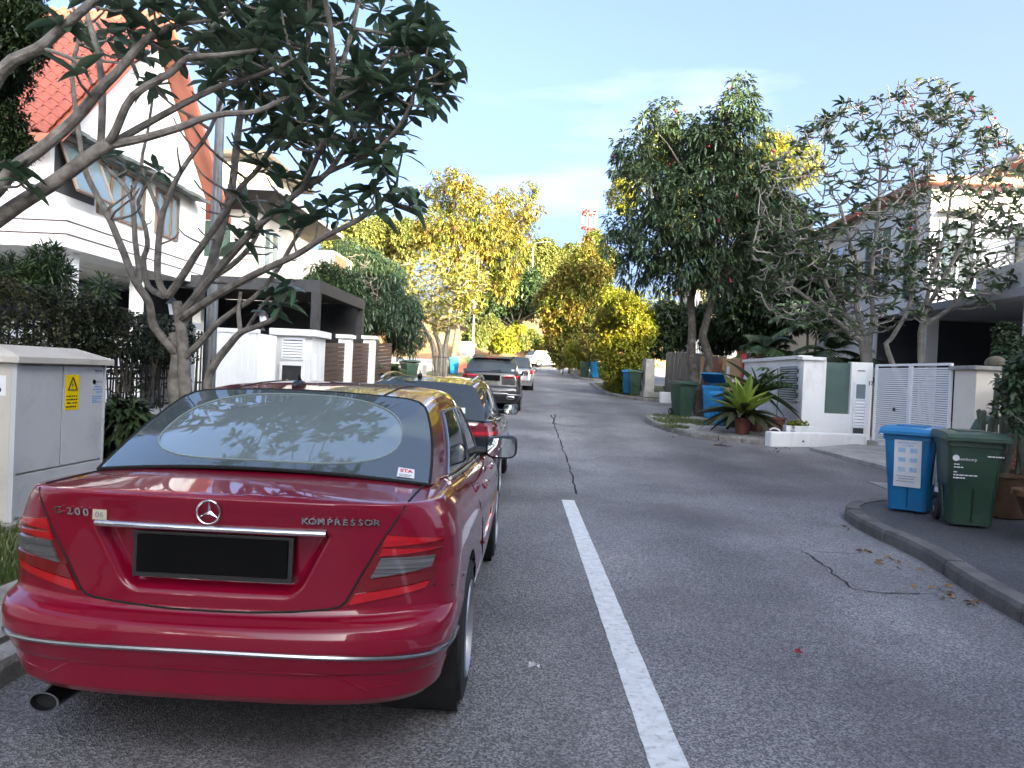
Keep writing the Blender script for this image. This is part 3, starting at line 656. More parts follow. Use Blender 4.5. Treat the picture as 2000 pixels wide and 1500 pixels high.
# roof: deck, bargeboards, tiles
sl = (zr - ze) / (ym - ya); ov = 0.5
roof = obj('roof', MB().add([(-20, ya - ov, ze - ov * sl + .02), (-9.55, ya - ov, ze - ov * sl + .02), (-9.55, ym, zr + .02), (-20, ym, zr + .02), (-20, yb + ov, ze - ov * sl + .02), (-9.55, yb + ov, ze - ov * sl + .02)], [(0, 1, 2, 3), (3, 2, 5, 4)]), m_barge, h1)
for s_ in (-1, 1):
    y_e = ym + s_ * (ym - ya + ov); z_e = ze - ov * sl
    obj('bargeboard', MB().add([(-9.55, y_e, z_e - .12), (-9.55, ym, zr - .14), (-9.55, ym, zr + .10), (-9.55, y_e, z_e + .10), (-9.42, y_e, z_e - .12), (-9.42, ym, zr - .14), (-9.42, ym, zr + .10), (-9.42, y_e, z_e + .10)], [(0, 1, 2, 3), (7, 6, 5, 4), (0, 4, 5, 1), (3, 2, 6, 7), (0, 3, 7, 4)]), m_barge, roof)
obj('eave_fascia', MB().box((-20, ya - ov - .05, ze - ov * sl - .25), (-9.6, ya - ov + .0, ze - ov * sl + .02)), m_barge, roof)
tg = []
for i in range(7):
    u = i / 6; tg.append([(-0.5 + u, 0, 0.11 * math.sin(math.pi * 2 * (u + .1)) * .5 + .05), (-0.5 + u, 1, 0.11 * math.sin(math.pi * 2 * (u + .1)) * .5 + 0.03)])
tg2 = [[(p[0], p[1], p[2]) for p in r] for r in tg]
tmb = MB().grid(tg2, True).grid([[(r[0][0], 0, r[0][2] - .045), r[0]] for r in tg2], True)
tme = mesh_of('tile', tmb, m_tile, True); an = math.atan(sl); tl_, tw_ = 0.36, 0.30; cand = []
nrow = int(math.hypot(ym - ya + ov, zr - ze + ov * sl) / (tl_ * .86))
for i in range(nrow + 1):
    for j in range(36):
        d = i * tl_ * .86; y = ya - ov - .04 + d * math.cos(an); z = ze - ov * sl + .03 + d * math.sin(an); x = -9.66 - (j + .5) * tw_ * .98
        c = (np.array([x, y, z]) - np.array(EYE)) @ CAM_R.T; px = 1000 + 1500 * c[0] / c[2]; py = 750 + 1500 * c[1] / c[2]; cand.append((not (-40 < px < 420 and -30 < py < 250), c[2], x, y, z))
cand.sort(); rest = MB()
for q, (_, _, x, y, z) in enumerate(cand):
    if q < 300: piece('tile', tme, None, roof, (x, y, z + rng.uniform(0, .008)), (an, 0, 0), (tw_, tl_, 1.0))
    else:
        ca, sa = math.cos(an), math.sin(an); rest.add([(x + v[0] * tw_, y + v[1] * tl_ * ca - v[2] * sa, z + v[1] * tl_ * sa + v[2] * ca) for v in tmb.v], tmb.f)
obj('roof_tiles', rest, m_tile, roof, kind='stuff')
X_wall_window(h1, -10, 17.1, 19.15, 4.72, 5.95, 4); X_wall_window(h1, -10, 19.75, 21.0, 4.75, 5.95, 3)
obj('window_opening', MB().box((-10.0, 15.55, 4.85), (-9.985, 17.0, 5.98)), m_darkroom, h1)
f = MB()
def tilt_pt(y, s_): return (-9.95 + 0.42 * (1 - s_), y, 4.9 + 1.05 * s_)
for y0, y1 in ((15.62, 16.28), (16.32, 16.98)):
    fr = MB(); 
    for (a, sa), (b, sb) in (((y0, 0), (y1, 0)), ((y1, 0), (y1, 1)), ((y1, 1), (y0, 1)), ((y0, 1), (y0, 0))): fr.tube([tilt_pt(a, sa), tilt_pt(b, sb)], 0.04, 6)
    o = obj('open_window', fr, m_frame, h1)
    obj('pane', MB().add([tilt_pt(y0, 0), tilt_pt(y1, 0), tilt_pt(y1, 1), tilt_pt(y0, 1)], [(0, 1, 2, 3)]), m_pane, o)
for k in range(12):
    y = 15.35 + k * 0.55
    obj('window_awning', MB().obox((-9.78, y + .3, 6.13 - 0.02 * (k % 2)), 0.52, 0.66, 0.07, ry=0.16), m_awning, h1)
# canopy with grooves over the car porch
cp = MB(); cp.box((-8.8, 13.8, 3.45), (-8.6, 20.6, 4.2)); cp.box((-18, 13.8, 3.45), (-8.8, 14.0, 4.2)); cp.box((-18, 14.0, 3.45), (-8.8, 20.6, 3.6)); cp.box((-10.2, 20.4, 3.6), (-8.8, 20.6, 4.2))
po = obj('porch_canopy', cp, m_wallw, h1)
for z in (3.68, 3.92): obj('canopy_groove', MB().box((-8.602, 13.79, z), (-8.592, 20.6, z + .022)).box((-18, 13.792, z), (-8.592, 13.802, z + .022)), m_brown, po)
for y in (14.5, 17.0, 20.2): obj('porch_column', MB().box((-9.05, y - .11, -0.2), (-8.83, y + .11, 3.45)), m_wallw, h1)
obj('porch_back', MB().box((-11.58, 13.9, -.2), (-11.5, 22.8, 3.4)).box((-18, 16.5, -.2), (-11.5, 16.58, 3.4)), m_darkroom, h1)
obj('porch_blind', MB().box((-11.2, 14.2, 2.2), (-11.1, 22, 2.24)).box((-11.2, 14.2, 2.8), (-11.1, 22, 2.84)), m_white, h1)
obj('porch_door', MB().box((-11.49, 14.6, 0), (-11.44, 15.6, 2.2)), m_wall, h1)
# second house
h2 = thing('beige_house', 'beige house with broad dark eaves and flat grey fascia beyond the white gabled house', 'house', (-12, 28, 0))
mb = MB(); mb.box((-17, 25.2, -.2), (-9.4, 31.5, 6.75)); obj('wall', mb, m_beige, h2)
for k in range(9): obj('wall_joint', MB().box((-17, 25.19, 0.7 + k * .7), (-9.39, 25.205, 0.72 + k * .7)), m_soffit, h2)
rf = obj('roof', MB().box((-17.5, 24.0, 6.95), (-8.3, 32.5, 7.1)).add([(-17.5, 24, 7.1), (-8.3, 24, 7.1), (-8.3, 32.5, 7.1), (-17.5, 32.5, 7.1), (-13.5, 28.2, 7.9), (-12.3, 28.2, 7.9)], [(0, 1, 5, 4), (1, 2, 5), (2, 3, 4, 5), (3, 0, 4)]), m_fascia, h2)
obj('soffit', MB().add([(-17.5, 24.05, 6.94), (-8.35, 24.05, 6.94), (-8.35, 32.4, 6.94), (-17.5, 32.4, 6.94), (-17, 25.19, 6.55), (-9.39, 25.19, 6.55), (-9.39, 31.5, 6.55), (-17, 31.5, 6.55)], [(1, 0, 4, 5), (2, 1, 5, 6), (3, 2, 6, 7)]), m_soffit, rf)
at_ = obj('attic', MB().box((-13.2, 26.3, 7.1), (-9.9, 31, 8.55)), m_cream, h2)
obj('attic_roof', MB().add([(-13.6, 25.8, 8.55), (-9.3, 25.8, 8.55), (-9.3, 31.5, 8.55), (-13.6, 31.5, 8.55), (-12, 28.5, 9.3), (-11, 28.5, 9.3), (-13.6, 25.8, 8.7), (-9.3, 25.8, 8.7), (-9.3, 31.5, 8.7), (-13.6, 31.5, 8.7)], [(0, 3, 2, 1), (0, 1, 7, 6), (1, 2, 8, 7), (2, 3, 9, 8), (3, 0, 6, 9), (6, 7, 5, 4), (7, 8, 5), (8, 9, 4, 5), (9, 6, 4)]), m_soffit, at_)
Y_wall_window(h2, 25.2, -11.3, -10.1, 4.9, 6.2, 2, mf=m_white, mp=m_green_glass); X_wall_window(h2, -9.4, 26.0, 27.6, 4.7, 6.1, 2, mf=m_white)
bk = obj('balcony', MB().box((-9.4, 27.5, 3.3), (-8.0, 32, 3.55)).box((-9.4, 29.6, 3.55), (-7.9, 32.6, 6.0)), m_beige, h2)
for k in range(16): obj('baluster', MB().box((-8.06, 27.55 + k * .12, 3.55), (-8.03, 27.58 + k * .12, 4.6)), m_dark, bk)
obj('balcony_panel', MB().box((-7.89, 29.8, 4.6), (-7.87, 31.6, 5.9)), m_tan, bk)
# dark steel car porch of the second house
pg = thing('steel_carport', 'dark steel carport with black beams and post in front of the beige house', 'carport', (-8, 20, gz(20)))
obj('beam', MB().box((-10, 18.9, 3.32), (-5.35, 19.1, 3.62)), m_dark, pg); obj('side_beam', MB().box((-5.55, 19.1, 3.32), (-5.352, 24.0, 3.62)), m_dark, pg); obj('roof_sheet', MB().box((-10, 19.1, 3.52), (-5.56, 24.5, 3.6)), m_soffit, pg)
for p in ((-5.46, 19.0), (-5.46, 23.9)): obj('post', MB().box((p[0] - .1, p[1] - .1, 0), (p[0] + .1, p[1] + .1, 3.32)), m_dark, pg)
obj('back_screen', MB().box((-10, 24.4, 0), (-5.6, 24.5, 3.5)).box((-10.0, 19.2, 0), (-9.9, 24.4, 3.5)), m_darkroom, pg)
# far left houses glimpsed between the trees
h3 = thing('pale_house', 'pale house front half hidden behind the bamboo on the left', 'house', (-11, 40, gz(40)))
obj('wall', MB().box((-20, 37, 0), (-11.0, 45, 6.0)), m_wall, h3); obj('roof', MB().box((-20.4, 36.6, 6.0), (-10.6, 45.4, 6.2)), m_fascia, h3); X_wall_window(h3, -11.0, 38, 41, 4.0, 5.5, 3); Y_wall_window(h3, 37, -13.5, -12, 4.0, 5.4, 2)
# ------------------------------------------------------------------ left boundary
lf = thing('iron_fence', 'black wrought-iron fence on a low mossy wall partly covered by the clipped hedge', 'fence', (-5.2, 9, 0))
obj('low_wall', MB().box((-5.32, 4.5, -.1), (-5.08, 11.4, 0.72)), m_conc, lf); obj('wall_coping', MB().box((-5.36, 4.5, 0.722), (-5.04, 11.4, 0.79)), m_wallw, lf)
bar_me = mesh_of('fence_bar', MB().tube([(0, 0, 0.82), (0, 0, 1.86)], 0.011, 6).lathe((0, 0, 1.86), [(0.011, 0), (0.022, 0.03), (0.0, 0.11)], 6), m_dark)
for k in range(34): piece('fence_bar', bar_me, None, lf, (-5.2, 6.6 + k * .125, 0))
for z in (0.86, 1.22, 1.36, 1.76): obj('fence_rail', MB().box((-5.215, 6.5, z - .015), (-5.185, 10.95, z + .015)), m_dark, lf)
sc = MB()
for k in range(33):
    y = 6.66 + k * .125
    sc.tube([(-5.2, y + 0.045 * math.cos(a) * (1 - a / 9), 1.29 + 0.05 * math.sin(a) * (1 - a / 9)) for a in np.linspace(0, 7, 12)], 0.006, 4)
obj('fence_scrolls', sc, m_dark, lf, kind='stuff')
for y in (10.95, 6.4): obj('fence_pillar', MB().box((-5.36, y - .02, -.1), (-5.02, y + .34, 1.95)).box((-5.42, y - .06, 1.95), (-4.96, y + .38, 2.04)), m_wallw, lf)
gw = thing('garden_wall', 'sun-touched white garden wall seen through the iron fence bars', 'wall', (-7.6, 11, 0)); obj('wall_body', MB().box((-7.8, 7.5, -.1), (-7.6, 14.5, 1.95)), m_wall, gw)
def hedge(name, label, boxes, n, k, ln, wd, m, base, group=None):
    t = thing(name, label, 'hedge', base, group); pts = []; out = []
    vol = np.array([(b[3] - b[0]) * (b[4] - b[1]) * (b[5] - b[2]) for b in boxes])
    for b, v in zip(boxes, vol):
        c = np.array([(b[0] + b[3]) / 2, (b[1] + b[4]) / 2, (b[2] + b[5]) / 2]); h = np.array([b[3] - b[0], b[4] - b[1], b[5] - b[2]]) / 2; q = int(n * v / vol.sum()) + 5
        u = R.uniform(-1, 1, (q, 3)); a = R.integers(0, 3, q); u[np.arange(q), a] = np.sign(u[np.arange(q), a]) * R.uniform(.7, 1.1, q); pts.append(c + u * h); o = u * 0; o[np.arange(q), a] = np.sign(u[np.arange(q), a]); out.append(o)
    leaf_obj('foliage', whorls(np.concatenate(pts), np.concatenate(out), k, ln, wd, 0.2, 1.0), m, t)
    mb = MB()
    for b in boxes:
        for _ in range(12): x, y = rng.uniform(b[0], b[3]), rng.uniform(b[1], b[4]); mb.tube([(x, y, b[2] - .5), (x + rng.uniform(-.1, .1), y + rng.uniform(-.1, .1), (b[2] + b[5]) / 2), (x + rng.uniform(-.2, .2), y + rng.uniform(-.2, .2), b[5])], [.014, .010, .005], 5)
    obj('stems', mb, m_barkd, t, kind='stuff'); return t
hedge('clipped_hedge', 'dense dark clipped hedge growing over the iron fence behind the grey cabinet', [(-5.55, 5.4, 1.45, -4.75, 8.6, 2.12), (-5.5, 8.6, 1.55, -4.8, 10.7, 2.02), (-5.5, 5.4, 0.9, -4.8, 7.9, 1.5), (-5.5, 10.4, 1.45, -4.9, 11.1, 1.85)], 6500, 7, 0.055, 0.026, m_lf_hedge, (-5.2, 7.5, 0))
hedge('climbing_vine', 'tangled climbing vine hanging down the iron fence beside the frangipani trunk', [(-5.28, 9.6, 0.3, -5.05, 11.2, 1.6), (-5.2, 8.7, 0.9, -5.1, 9.7, 1.6), (-4.9, 9.2, 0.05, -4.5, 11.0, 0.45)], 700, 6, 0.07, 0.035, m_lf_hedge, (-5.15, 10.4, 0))
tree('oleander_bush', 'thin-leaved green bush standing up behind the hedge under the porch canopy', 'bush', (-7.2, 9.0, 0), C_(9.2, (20, 535, 30), (90, 515, 36), (110, 545, 32), (60, 545, 30), (190, 575, 22), (205, 560, 16)), 170, 7, 0.15, 0.022, m_lf_palm, tr=0.03, droop=0.2, spread=1.0)
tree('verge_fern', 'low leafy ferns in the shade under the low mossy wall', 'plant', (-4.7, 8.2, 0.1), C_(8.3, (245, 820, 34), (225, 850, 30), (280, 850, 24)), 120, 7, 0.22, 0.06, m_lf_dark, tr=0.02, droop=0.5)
ig = thing('iron_gate', 'narrow black barred pedestrian gate just right of the frangipani trunk', 'gate', (-5.2, 12, 0))
for k in range(9): obj('gate_bar', MB().tube([(-5.2, 11.42 + k * .12, 0.12), (-5.2, 11.42 + k * .12, 1.95)], 0.012, 6), m_dark, ig)
for z in (0.14, 1.0, 1.15, 1.9): obj('gate_rail', MB().box((-5.22, 11.36, z - .016), (-5.18, 12.42, z + .016)), m_dark, ig)
def lantern(label, p, s_=1.0):
    t = thing('garden_lantern', label, 'lantern', p, 'garden lanterns on the left boundary'); x, y, z = p
    obj('base', MB().lathe(p, [(0.07 * s_, 0), (0.05 * s_, .03 * s_), (0.02 * s_, .06 * s_), (0.03 * s_, .12 * s_)], 8), m_dark, t)
    obj('glass', MB().lathe(p, [(0.05 * s_, .13 * s_), (0.09 * s_, .32 * s_)], 6, caps=True), m_paper, t)
    obj('cap', MB().lathe(p, [(0.13 * s_, .32 * s_), (0.10 * s_, .36 * s_), (0.04 * s_, .42 * s_), (0.012 * s_, .45 * s_), (0.012 * s_, .5 * s_), (0, .5 * s_)], 8), m_dark, t)
lantern('small dark lantern on the pillar behind the hedge', (-5.3, 11.1, 2.04), 0.8); lantern('dark lantern standing on the white gate wall near the carport', (-5.85, 16.4, 2.2), 1.0)
lp = thing('lamp_post', 'tall plain grey lamp post rising through the frangipani crown', 'lamp post', (-4.5, 10.6, 0))
obj('post', MB().tube([(-4.5, 10.6, -.1), (-4.5, 10.6, 3), (-4.5, 10.6, 7.2)], [0.09, 0.07, 0.05], 14), m_steel, lp, True); obj('arm', MB().tube([(-4.5, 10.6, 7.1), (-4.2, 10.6, 7.5), (-3.2, 10.6, 7.65)], [0.045, 0.04, 0.035], 8), m_steel, lp, True)
obj('lamp_head', MB().grid(ovoid((-2.9, 10.6, 7.62), 0.4, 0.14, 0.06, 0.6)), m_steel, lp, True); obj('door_cover', MB().box((-4.42, 10.47, 0.6), (-4.39, 10.6, 1.1)), m_steel, lp)
sg = obj('number_sign', MB().obox((-4.40, 10.46, 1.44), 0.075, 0.012, 0.125), m_red, lp); text('sign_digit', '1', 0.085, m_sticker, sg, (-4.40, 10.452, 1.44), (rad(90), 0, 0), 0.001, world=True)
# white folding gate, letter-box pillar, pillar fence
wg = thing('white_panel_gate', 'white corrugated metal gate panels left of the letter-box pillar', 'gate', (-5.8, 15, gz(15)))
for k in range(15): x = -6.35 + k * .062; obj('ribbed_panel', MB().box((x, 15.0 - .012 * (k % 2), 0.25), (x + .06, 15.05, 2.08)), m_white, wg)
obj('flat_panel', MB().add([(-5.42, 15.0, .25), (-5.12, 15.12, .25), (-5.12, 15.12, 2.05), (-5.42, 15.0, 2.08), (-5.42, 15.06, .25), (-5.12, 15.18, .25), (-5.12, 15.18, 2.05), (-5.42, 15.06, 2.08)], [(0, 1, 2, 3), (7, 6, 5, 4), (0, 4, 5, 1), (3, 2, 6, 7), (1, 5, 6, 2), (0, 3, 7, 4)]), m_white, wg); obj('top_rail', MB().box((-6.4, 14.97, 2.083), (-5.42, 15.08, 2.16)), m_white, wg)
bp_ = thing('letterbox_pillar', 'white gate pillar with louvred vent and dark letter-box window', 'pillar', (-4.85, 15.9, gz(16)))
obj('pillar_body', MB().box((-5.24, 15.5, 0), (-4.50, 16.5, 2.08)), m_wall, bp_, bevel=.01); obj('pillar_cap', MB().box((-5.36, 15.4, 2.083), (-4.40, 16.6, 2.22)), m_wall, bp_, bevel=.015)
lv = obj('vent_frame', MB().box((-5.12, 15.46, 1.60), (-4.66, 15.50, 1.64)).box((-5.12, 15.46, 2.0), (-4.66, 15.50, 2.04)).box((-5.12, 15.46, 1.64), (-5.09, 15.5, 2.0)).box((-4.69, 15.46, 1.64), (-4.66, 15.5, 2.0)), m_white, bp_)
obj('vent_recess', MB().box((-5.09, 15.488, 1.64), (-4.69, 15.497, 2.0)), m_darkroom, bp_)
for k in range(6): obj('vent_slat', MB().obox((-4.89, 15.475, 1.675 + k * .056), 0.40, 0.012, 0.045, rx=-0.5), m_white, lv)
lb = obj('letterbox_frame', MB().box((-5.14, 15.45, 0.95), (-4.64, 15.50, 1.0)).box((-5.14, 15.45, 1.48), (-4.64, 15.5, 1.53)).box((-5.14, 15.45, 1.0), (-5.09, 15.5, 1.48)).box((-4.69, 15.45, 1.0), (-4.64, 15.5, 1.48)), m_white, bp_)
obj('letterbox_window', MB().box((-5.09, 15.485, 1.0), (-4.69, 15.497, 1.48)), m_dark, bp_); obj('mail', MB().box((-4.83, 15.476, 1.02), (-4.74, 15.484, 1.12)).box((-5.0, 15.476, 1.02), (-4.95, 15.484, 1.2)), m_tan, lb)
obj('wall_light', MB().box((-4.50, 15.7, 1.2), (-4.44, 15.95, 1.75)), m_wall, bp_)
pf = thing('pillar_fence', 'fence of white capped pillars with brown timber slats running up the left side', 'fence', (-5.0, 20, gz(20)))
for y in (17.6, 20.4, 23.4):
    g0 = gz(y); p = obj('fence_pillar', MB().box((-5.18, y - .16, 0), (-4.86, y + .16, g0 + 1.95)), m_wall, pf); obj('pillar_cap', MB().box((-5.24, y - .22, g0 + 1.953), (-4.80, y + .22, g0 + 2.05)), m_wall, p)
for y0, y1 in ((16.55, 17.42), (17.78, 20.22), (20.58, 23.22), (23.58, 27.0)):
    for k in range(13): zz = gz(y0) + .35 + k * .115; obj('timber_slat', MB().add([(-5.06, y0, zz), (-5.06, y1, zz + gz(y1) - gz(y0)), (-5.06, y1, zz + .10 + gz(y1) - gz(y0)), (-5.06, y0, zz + .10), (-5.0, y0, zz), (-5.0, y1, zz + gz(y1) - gz(y0)), (-5.0, y1, zz + .10 + gz(y1) - gz(y0)), (-5.0, y0, zz + .10)], [(0, 1, 2, 3), (7, 6, 5, 4), (3, 2, 6, 7), (0, 4, 5, 1), (0, 3, 7, 4)]), m_brown, pf)
st_ = thing('timber_slat_screen', 'narrow dark timber slat screen between white gate and letter-box pillar', 'screen', (-5.18, 15.6, gz(15)))
for k in range(16): obj('timber_slat', MB().box((-5.62, 15.56, .2 + k * .118), (-5.26, 15.62, .3 + k * .118)), m_brown, st_)
obj('screen_post', MB().box((-5.30, 15.44, .1), (-5.25, 15.555, 2.05)), m_steel, st_)
# grey electricity cabinet
cb = thing('electricity_cabinet', 'pale grey electricity cabinet with yellow danger sign standing on the left verge', 'cabinet', (-4.4, 6.55, 0.1))
x1, x0, y0, y1 = -4.06, -4.75, 5.93, 7.20
obj('plinth', MB().box((x0 - .05, y0 - .07, -.05), (x1 + .05, y1 + .05, 0.14)), m_conc, cb, bevel=.01)
obj('cabinet_body', MB().box((x0, y0, 0.14), (x1 - .03, y1, 1.40)), m_cabs, cb)
for a, b, c, d in ((y0 + .03, 6.54, .52, 1.385), (6.555, y1 - .03, .52, 1.385), (y0 + .03, y1 - .03, .17, .505)):
    o = obj('cabinet_door' if c > .3 else 'base_panel', MB().box((x1 - .028, a, c), (x1, b, d)), m_cab, cb, bevel=.004)
for a, b in ((y0, y0 + .028), (y1 - .028, y1)): obj('corner_post', MB().box((x1 - .03, a, .14), (x1 + .012, b, 1.40)), m_cab, cb, bevel=.003)
obj('cabinet_roof', MB().add([(x0 - .05, y0 - .05, 1.402), (x1 + .06, y0 - .05, 1.402), (x1 + .06, y1 + .05, 1.402), (x0 - .05, y1 + .05, 1.402), (x0 - .05, y0 - .05, 1.455), (x1 + .06, y0 - .05, 1.455), (x1 + .06, y1 + .05, 1.455), (x0 - .05, y1 + .05, 1.455), (x0 + .25, y0 + .10, 1.545), (x1 - .22, y0 + .10, 1.545), (x1 - .22, y1 - .10, 1.545), (x0 + .25, y1 - .10, 1.545)],
    [(0, 3, 2, 1), (0, 1, 5, 4), (1, 2, 6, 5), (2, 3, 7, 6), (3, 0, 4, 7), (4, 5, 9, 8), (5, 6, 10, 9), (6, 7, 11, 10), (7, 4, 8, 11), (8, 9, 10, 11)]), m_cabs, cb, bevel=.006)
def sticker(parent, name, x, ya_, yb_, za, zb, m): return obj(name, MB().box((x, ya_, za), (x + .0025, yb_, zb)), m, parent)
rX = (rad(90), 0, rad(90))
ys = sticker(cb, 'danger_sign', x1 + .0005, 6.585, 6.785, 1.00, 1.31, m_yellow); yc = 6.685
obj('warning_triangle', MB().tube([(x1 + .005, yc + .075 * math.sin(a), 1.215 + .075 * math.cos(a)) for a in (0, 2 * math.pi / 3, 4 * math.pi / 3, 2 * math.pi)], 0.008, 4), m_black, ys)
obj('lightning_mark', MB().add([(x1 + .0045, yc + a, 1.215 + b) for a, b in ((.004, .038), (-.014, -.002), (.0, .002), (-.006, -.036), (.016, .010), (.002, .006))], [(0, 1, 2, 5), (2, 3, 4, 5)]), m_black, ys)
print_lines(ys, (x1 + .0035, yc - .085, 1.01), (0, 1, 0), (0, 0, 1), [(0, .105, .17), (0, .075, .17), (.01, .045, .06), (.09, .045, .07), (-.005, .012, .17)], .013, m_black)
wl = sticker(cb, 'notice_sticker', x1 + .0005, 6.985, 7.165, 1.03, 1.30, m_cab)
obj('notice_logo', MB().lathe((x1 + .003, 7.02, 1.245), [(0, 0), (0.026, 0.0)], 14, 'x'), m_blueink, wl); text('notice_title', 'SPgroup', 0.032, m_greyink, wl, (x1 + .0035, 7.105, 1.245), rX, 0.0004, world=True)
print_lines(wl, (x1 + .0035, 6.995, 1.04), (0, 1, 0), (0, 0, 1), [(.02, .155, .13), (0, .13, .16), (.06, .105, .1), (0, .065, .15), (0, .047, .14), (0, .029, .07), (0, .011, .15)], .010, m_blueink)
text('cabinet_code', '7M-B 176', 0.030, m_black, cb, (x1 + .002, 7.08, 1.345), rX, 0.0004, world=True)
sp_ = obj('side_notice', MB().box((-4.42, y0 - .003, 1.14), (-4.13, y0 - .0005, 1.30)), m_paper, cb)
obj('notice_block', MB().box((-4.40, y0 - .0045, 1.245), (-4.27, y0 - .0032, 1.285)), m_black, sp_); obj('bottle_mark', MB().lathe((-4.185, y0 - .0045, 1.185), [(0, 0), (.022, 0)], 12, 'y').box((-4.192, y0 - .0046, 1.2), (-4.178, y0 - .0044, 1.25)), m_black, sp_)
print_lines(sp_, (-4.40, y0 - .0035, 1.155), (1, 0, 0), (0, 0, 1), [(0, .0, .15), (0, .018, .17), (0, .036, .16), (0, .054, .17), (.15, .10, .06), (.15, .118, .06)], .009, m_greyink)
# farther left street furniture
pw = thing('concrete_post', 'short pale concrete post beside the left green bin', 'post', gb(830, 33.5)); q = gb(830, 33.5); obj('post_body', MB().obox((q[0], q[1], q[2] + .45), .17, .17, .95), m_conc, pw, bevel=.01)
fg = thing('sheet_gate', 'grey sheet-metal gate with brown posts behind the far blue bin', 'gate', gb(905, 51)); q = gb(905, 51)
obj('gate_sheet', MB().box((q[0] - .35, 50.9, q[2]), (q[0] + .75, 50.95, q[2] + 2.0)), m_steel, fg)
for dx in (-.45, -.7): obj('gate_post', MB().box((q[0] + dx, 50.8, q[2]), (q[0] + dx + .16, 51.0, q[2] + 2.3)), m_barge, fg)
bw = thing('brick_planter', 'low red-brown brick wall piece between the far blue and green bins', 'wall', gb(903, 47)); q = gb(903, 47); obj('wall_body', MB().box((q[0] - .4, 46.9, q[2] - .1), (q[0] + .45, 47.2, q[2] + 1.0)), m_brick, bw); obj('wall_coping', MB().box((q[0] - .45, 46.85, q[2] + 1.003), (q[0] + .5, 47.25, q[2] + 1.1)), m_barge, bw)
rl = thing('black_railing', 'short black railing between the mottled frangipani trunks on the left', 'railing', gb(858, 36)); q = gb(858, 36)
for k in range(7): obj('rail_bar', MB().tube([(q[0] - .3 + k * .12, 36, q[2]), (q[0] - .3 + k * .12, 36, q[2] + 1.3)], .014, 5), m_dark, rl)
for z in (.3, 1.2): obj('rail', MB().box((q[0] - .36, 35.98, q[2] + z), (q[0] + .5, 36.02, q[2] + z + .03)), m_dark, rl)
sl2 = thing('street_lamp', 'tapering grey street lamp on the left before the red bank', 'street lamp', gb(922, 53)); q = gb(922, 53)
obj('post', MB().tube([(q[0], 53, q[2] - .1), (q[0], 53, q[2] + 1.3), (q[0], 53, q[2] + 1.4), (q[0], 53, q[2] + 8)], [.13, .12, .09, .05], 10), m_steel, sl2, True); obj('arm', MB().tube([(q[0], 53, q[2] + 7.9), (q[0] + .6, 53, q[2] + 8.3), (q[0] + 1.6, 53, q[2] + 8.4)], .04, 6), m_steel, sl2); obj('lamp_head', MB().grid(ovoid((q[0] + 1.9, 53, q[2] + 8.38), .4, .14, .06, .6)), m_steel, sl2, True)
sl3 = thing('street_lamp', 'far thin street lamp with a curved arm against the green rain tree', 'street lamp', gb(1031, 100)); q = gb(1031, 100); t_ = P(1036, 480, 100)
obj('post', MB().tube([(q[0], 100, q[2] - .1), (q[0] + .05, 100, t_[2])], [.12, .06], 8), m_steel, sl3, True); obj('arm', MB().tube([(q[0] + .05, 100, t_[2]), (q[0] + .4, 100, t_[2] + .4), (q[0] + 1.6, 100, t_[2] + .6)], .05, 6), m_steel, sl3); obj('lamp_head', MB().grid(ovoid((q[0] + 1.9, 100, t_[2] + .58), .45, .16, .07, .6)), m_steel, sl3, True)
# the bank that closes the street, and the mast beyond
bk_ = MB(); g = []
for i, (y, z) in enumerate(((80, gz(80) - .3), (83, gz(83) + .6), (88, gz(88) + 2.6), (94, gz(94) + 4.6), (110, gz(110) + 6.0), (150, gz(150) + 7.0))):
    g.append([(x, y + 1.2 * math.sin(x * .21 + i) + (0.010 * (x - 2) ** 2 if abs(x - 2) < 20 else 4), z + .25 * math.sin(x * .7 + i * 2)) for x in np.linspace(-45, 45, 61)])
struct('earth_bank', bk_.grid(g, True), m_earth, True)
hill = MB(); g = []
for y, z in ((100, 6), (140, 12), (220, 18), (400, 20)): g.append([(x, y, z + 3 * math.sin(x * .03 + y)) for x in np.linspace(-300, 300, 41)])
struct('wooded_hill', hill.grid(g, True), m_grass_ground, True)
hw = []
for x in np.arange(-120, 130, 7.0):
    if abs(x - 3) < 1: continue
    hw.append((np.array([x, 135 + rng.uniform(-8, 8), 10 + rng.uniform(0, 4)]), rng.uniform(5, 7.5), 1.0))
p_, o_ = sample_clumps(hw, 9000, .5); leaf_obj('far_wood', whorls(p_, o_, 5, .8, .4, .2, 1.1), m_lf_rain, None, 'stuff')
tw = thing('telecom_mast', 'red and white telecom mast ringed with antennas above the trees', 'mast', gb(1150, 175)); q = P(1150, 447, 175); zb = q[2]; sc_ = 175 / 1500.0
obj('mast_pole', MB().tube([(q[0], 175, 0), (q[0], 175, zb)], .45, 8).tube([(q[0], 175, zb), (q[0], 175, zb + 45 * sc_)], .40, 8), m_towerred, tw)
for z, r_ in ((zb, 15 * sc_), (zb + 27 * sc_, 15 * sc_), (zb + 33 * sc_, 14 * sc_)): obj('ring_platform', MB().lathe((q[0], 175, z), [(r_ * .8, 0), (r_, 0), (r_, .35), (r_ * .8, .35), (r_ * .8, 0)], 16), m_towerred, tw)
for k in range(10):
    a = 2 * math.pi * k / 10; x, y = q[0] + 14.5 * sc_ * math.cos(a), 175 + 14.5 * sc_ * math.sin(a)
    obj('antenna_panel', MB().obox((x, y, zb + 43 * sc_), .32, .32, 18 * sc_), m_white, tw)
    obj('strut', MB().tube([(x, y, zb), (x, y, zb + 27 * sc_)], .07, 5).tube([(q[0], 175, zb + 28 * sc_), (x, y, zb + 28 * sc_)], .09, 5), m_white if k % 2 else m_towerred, tw)
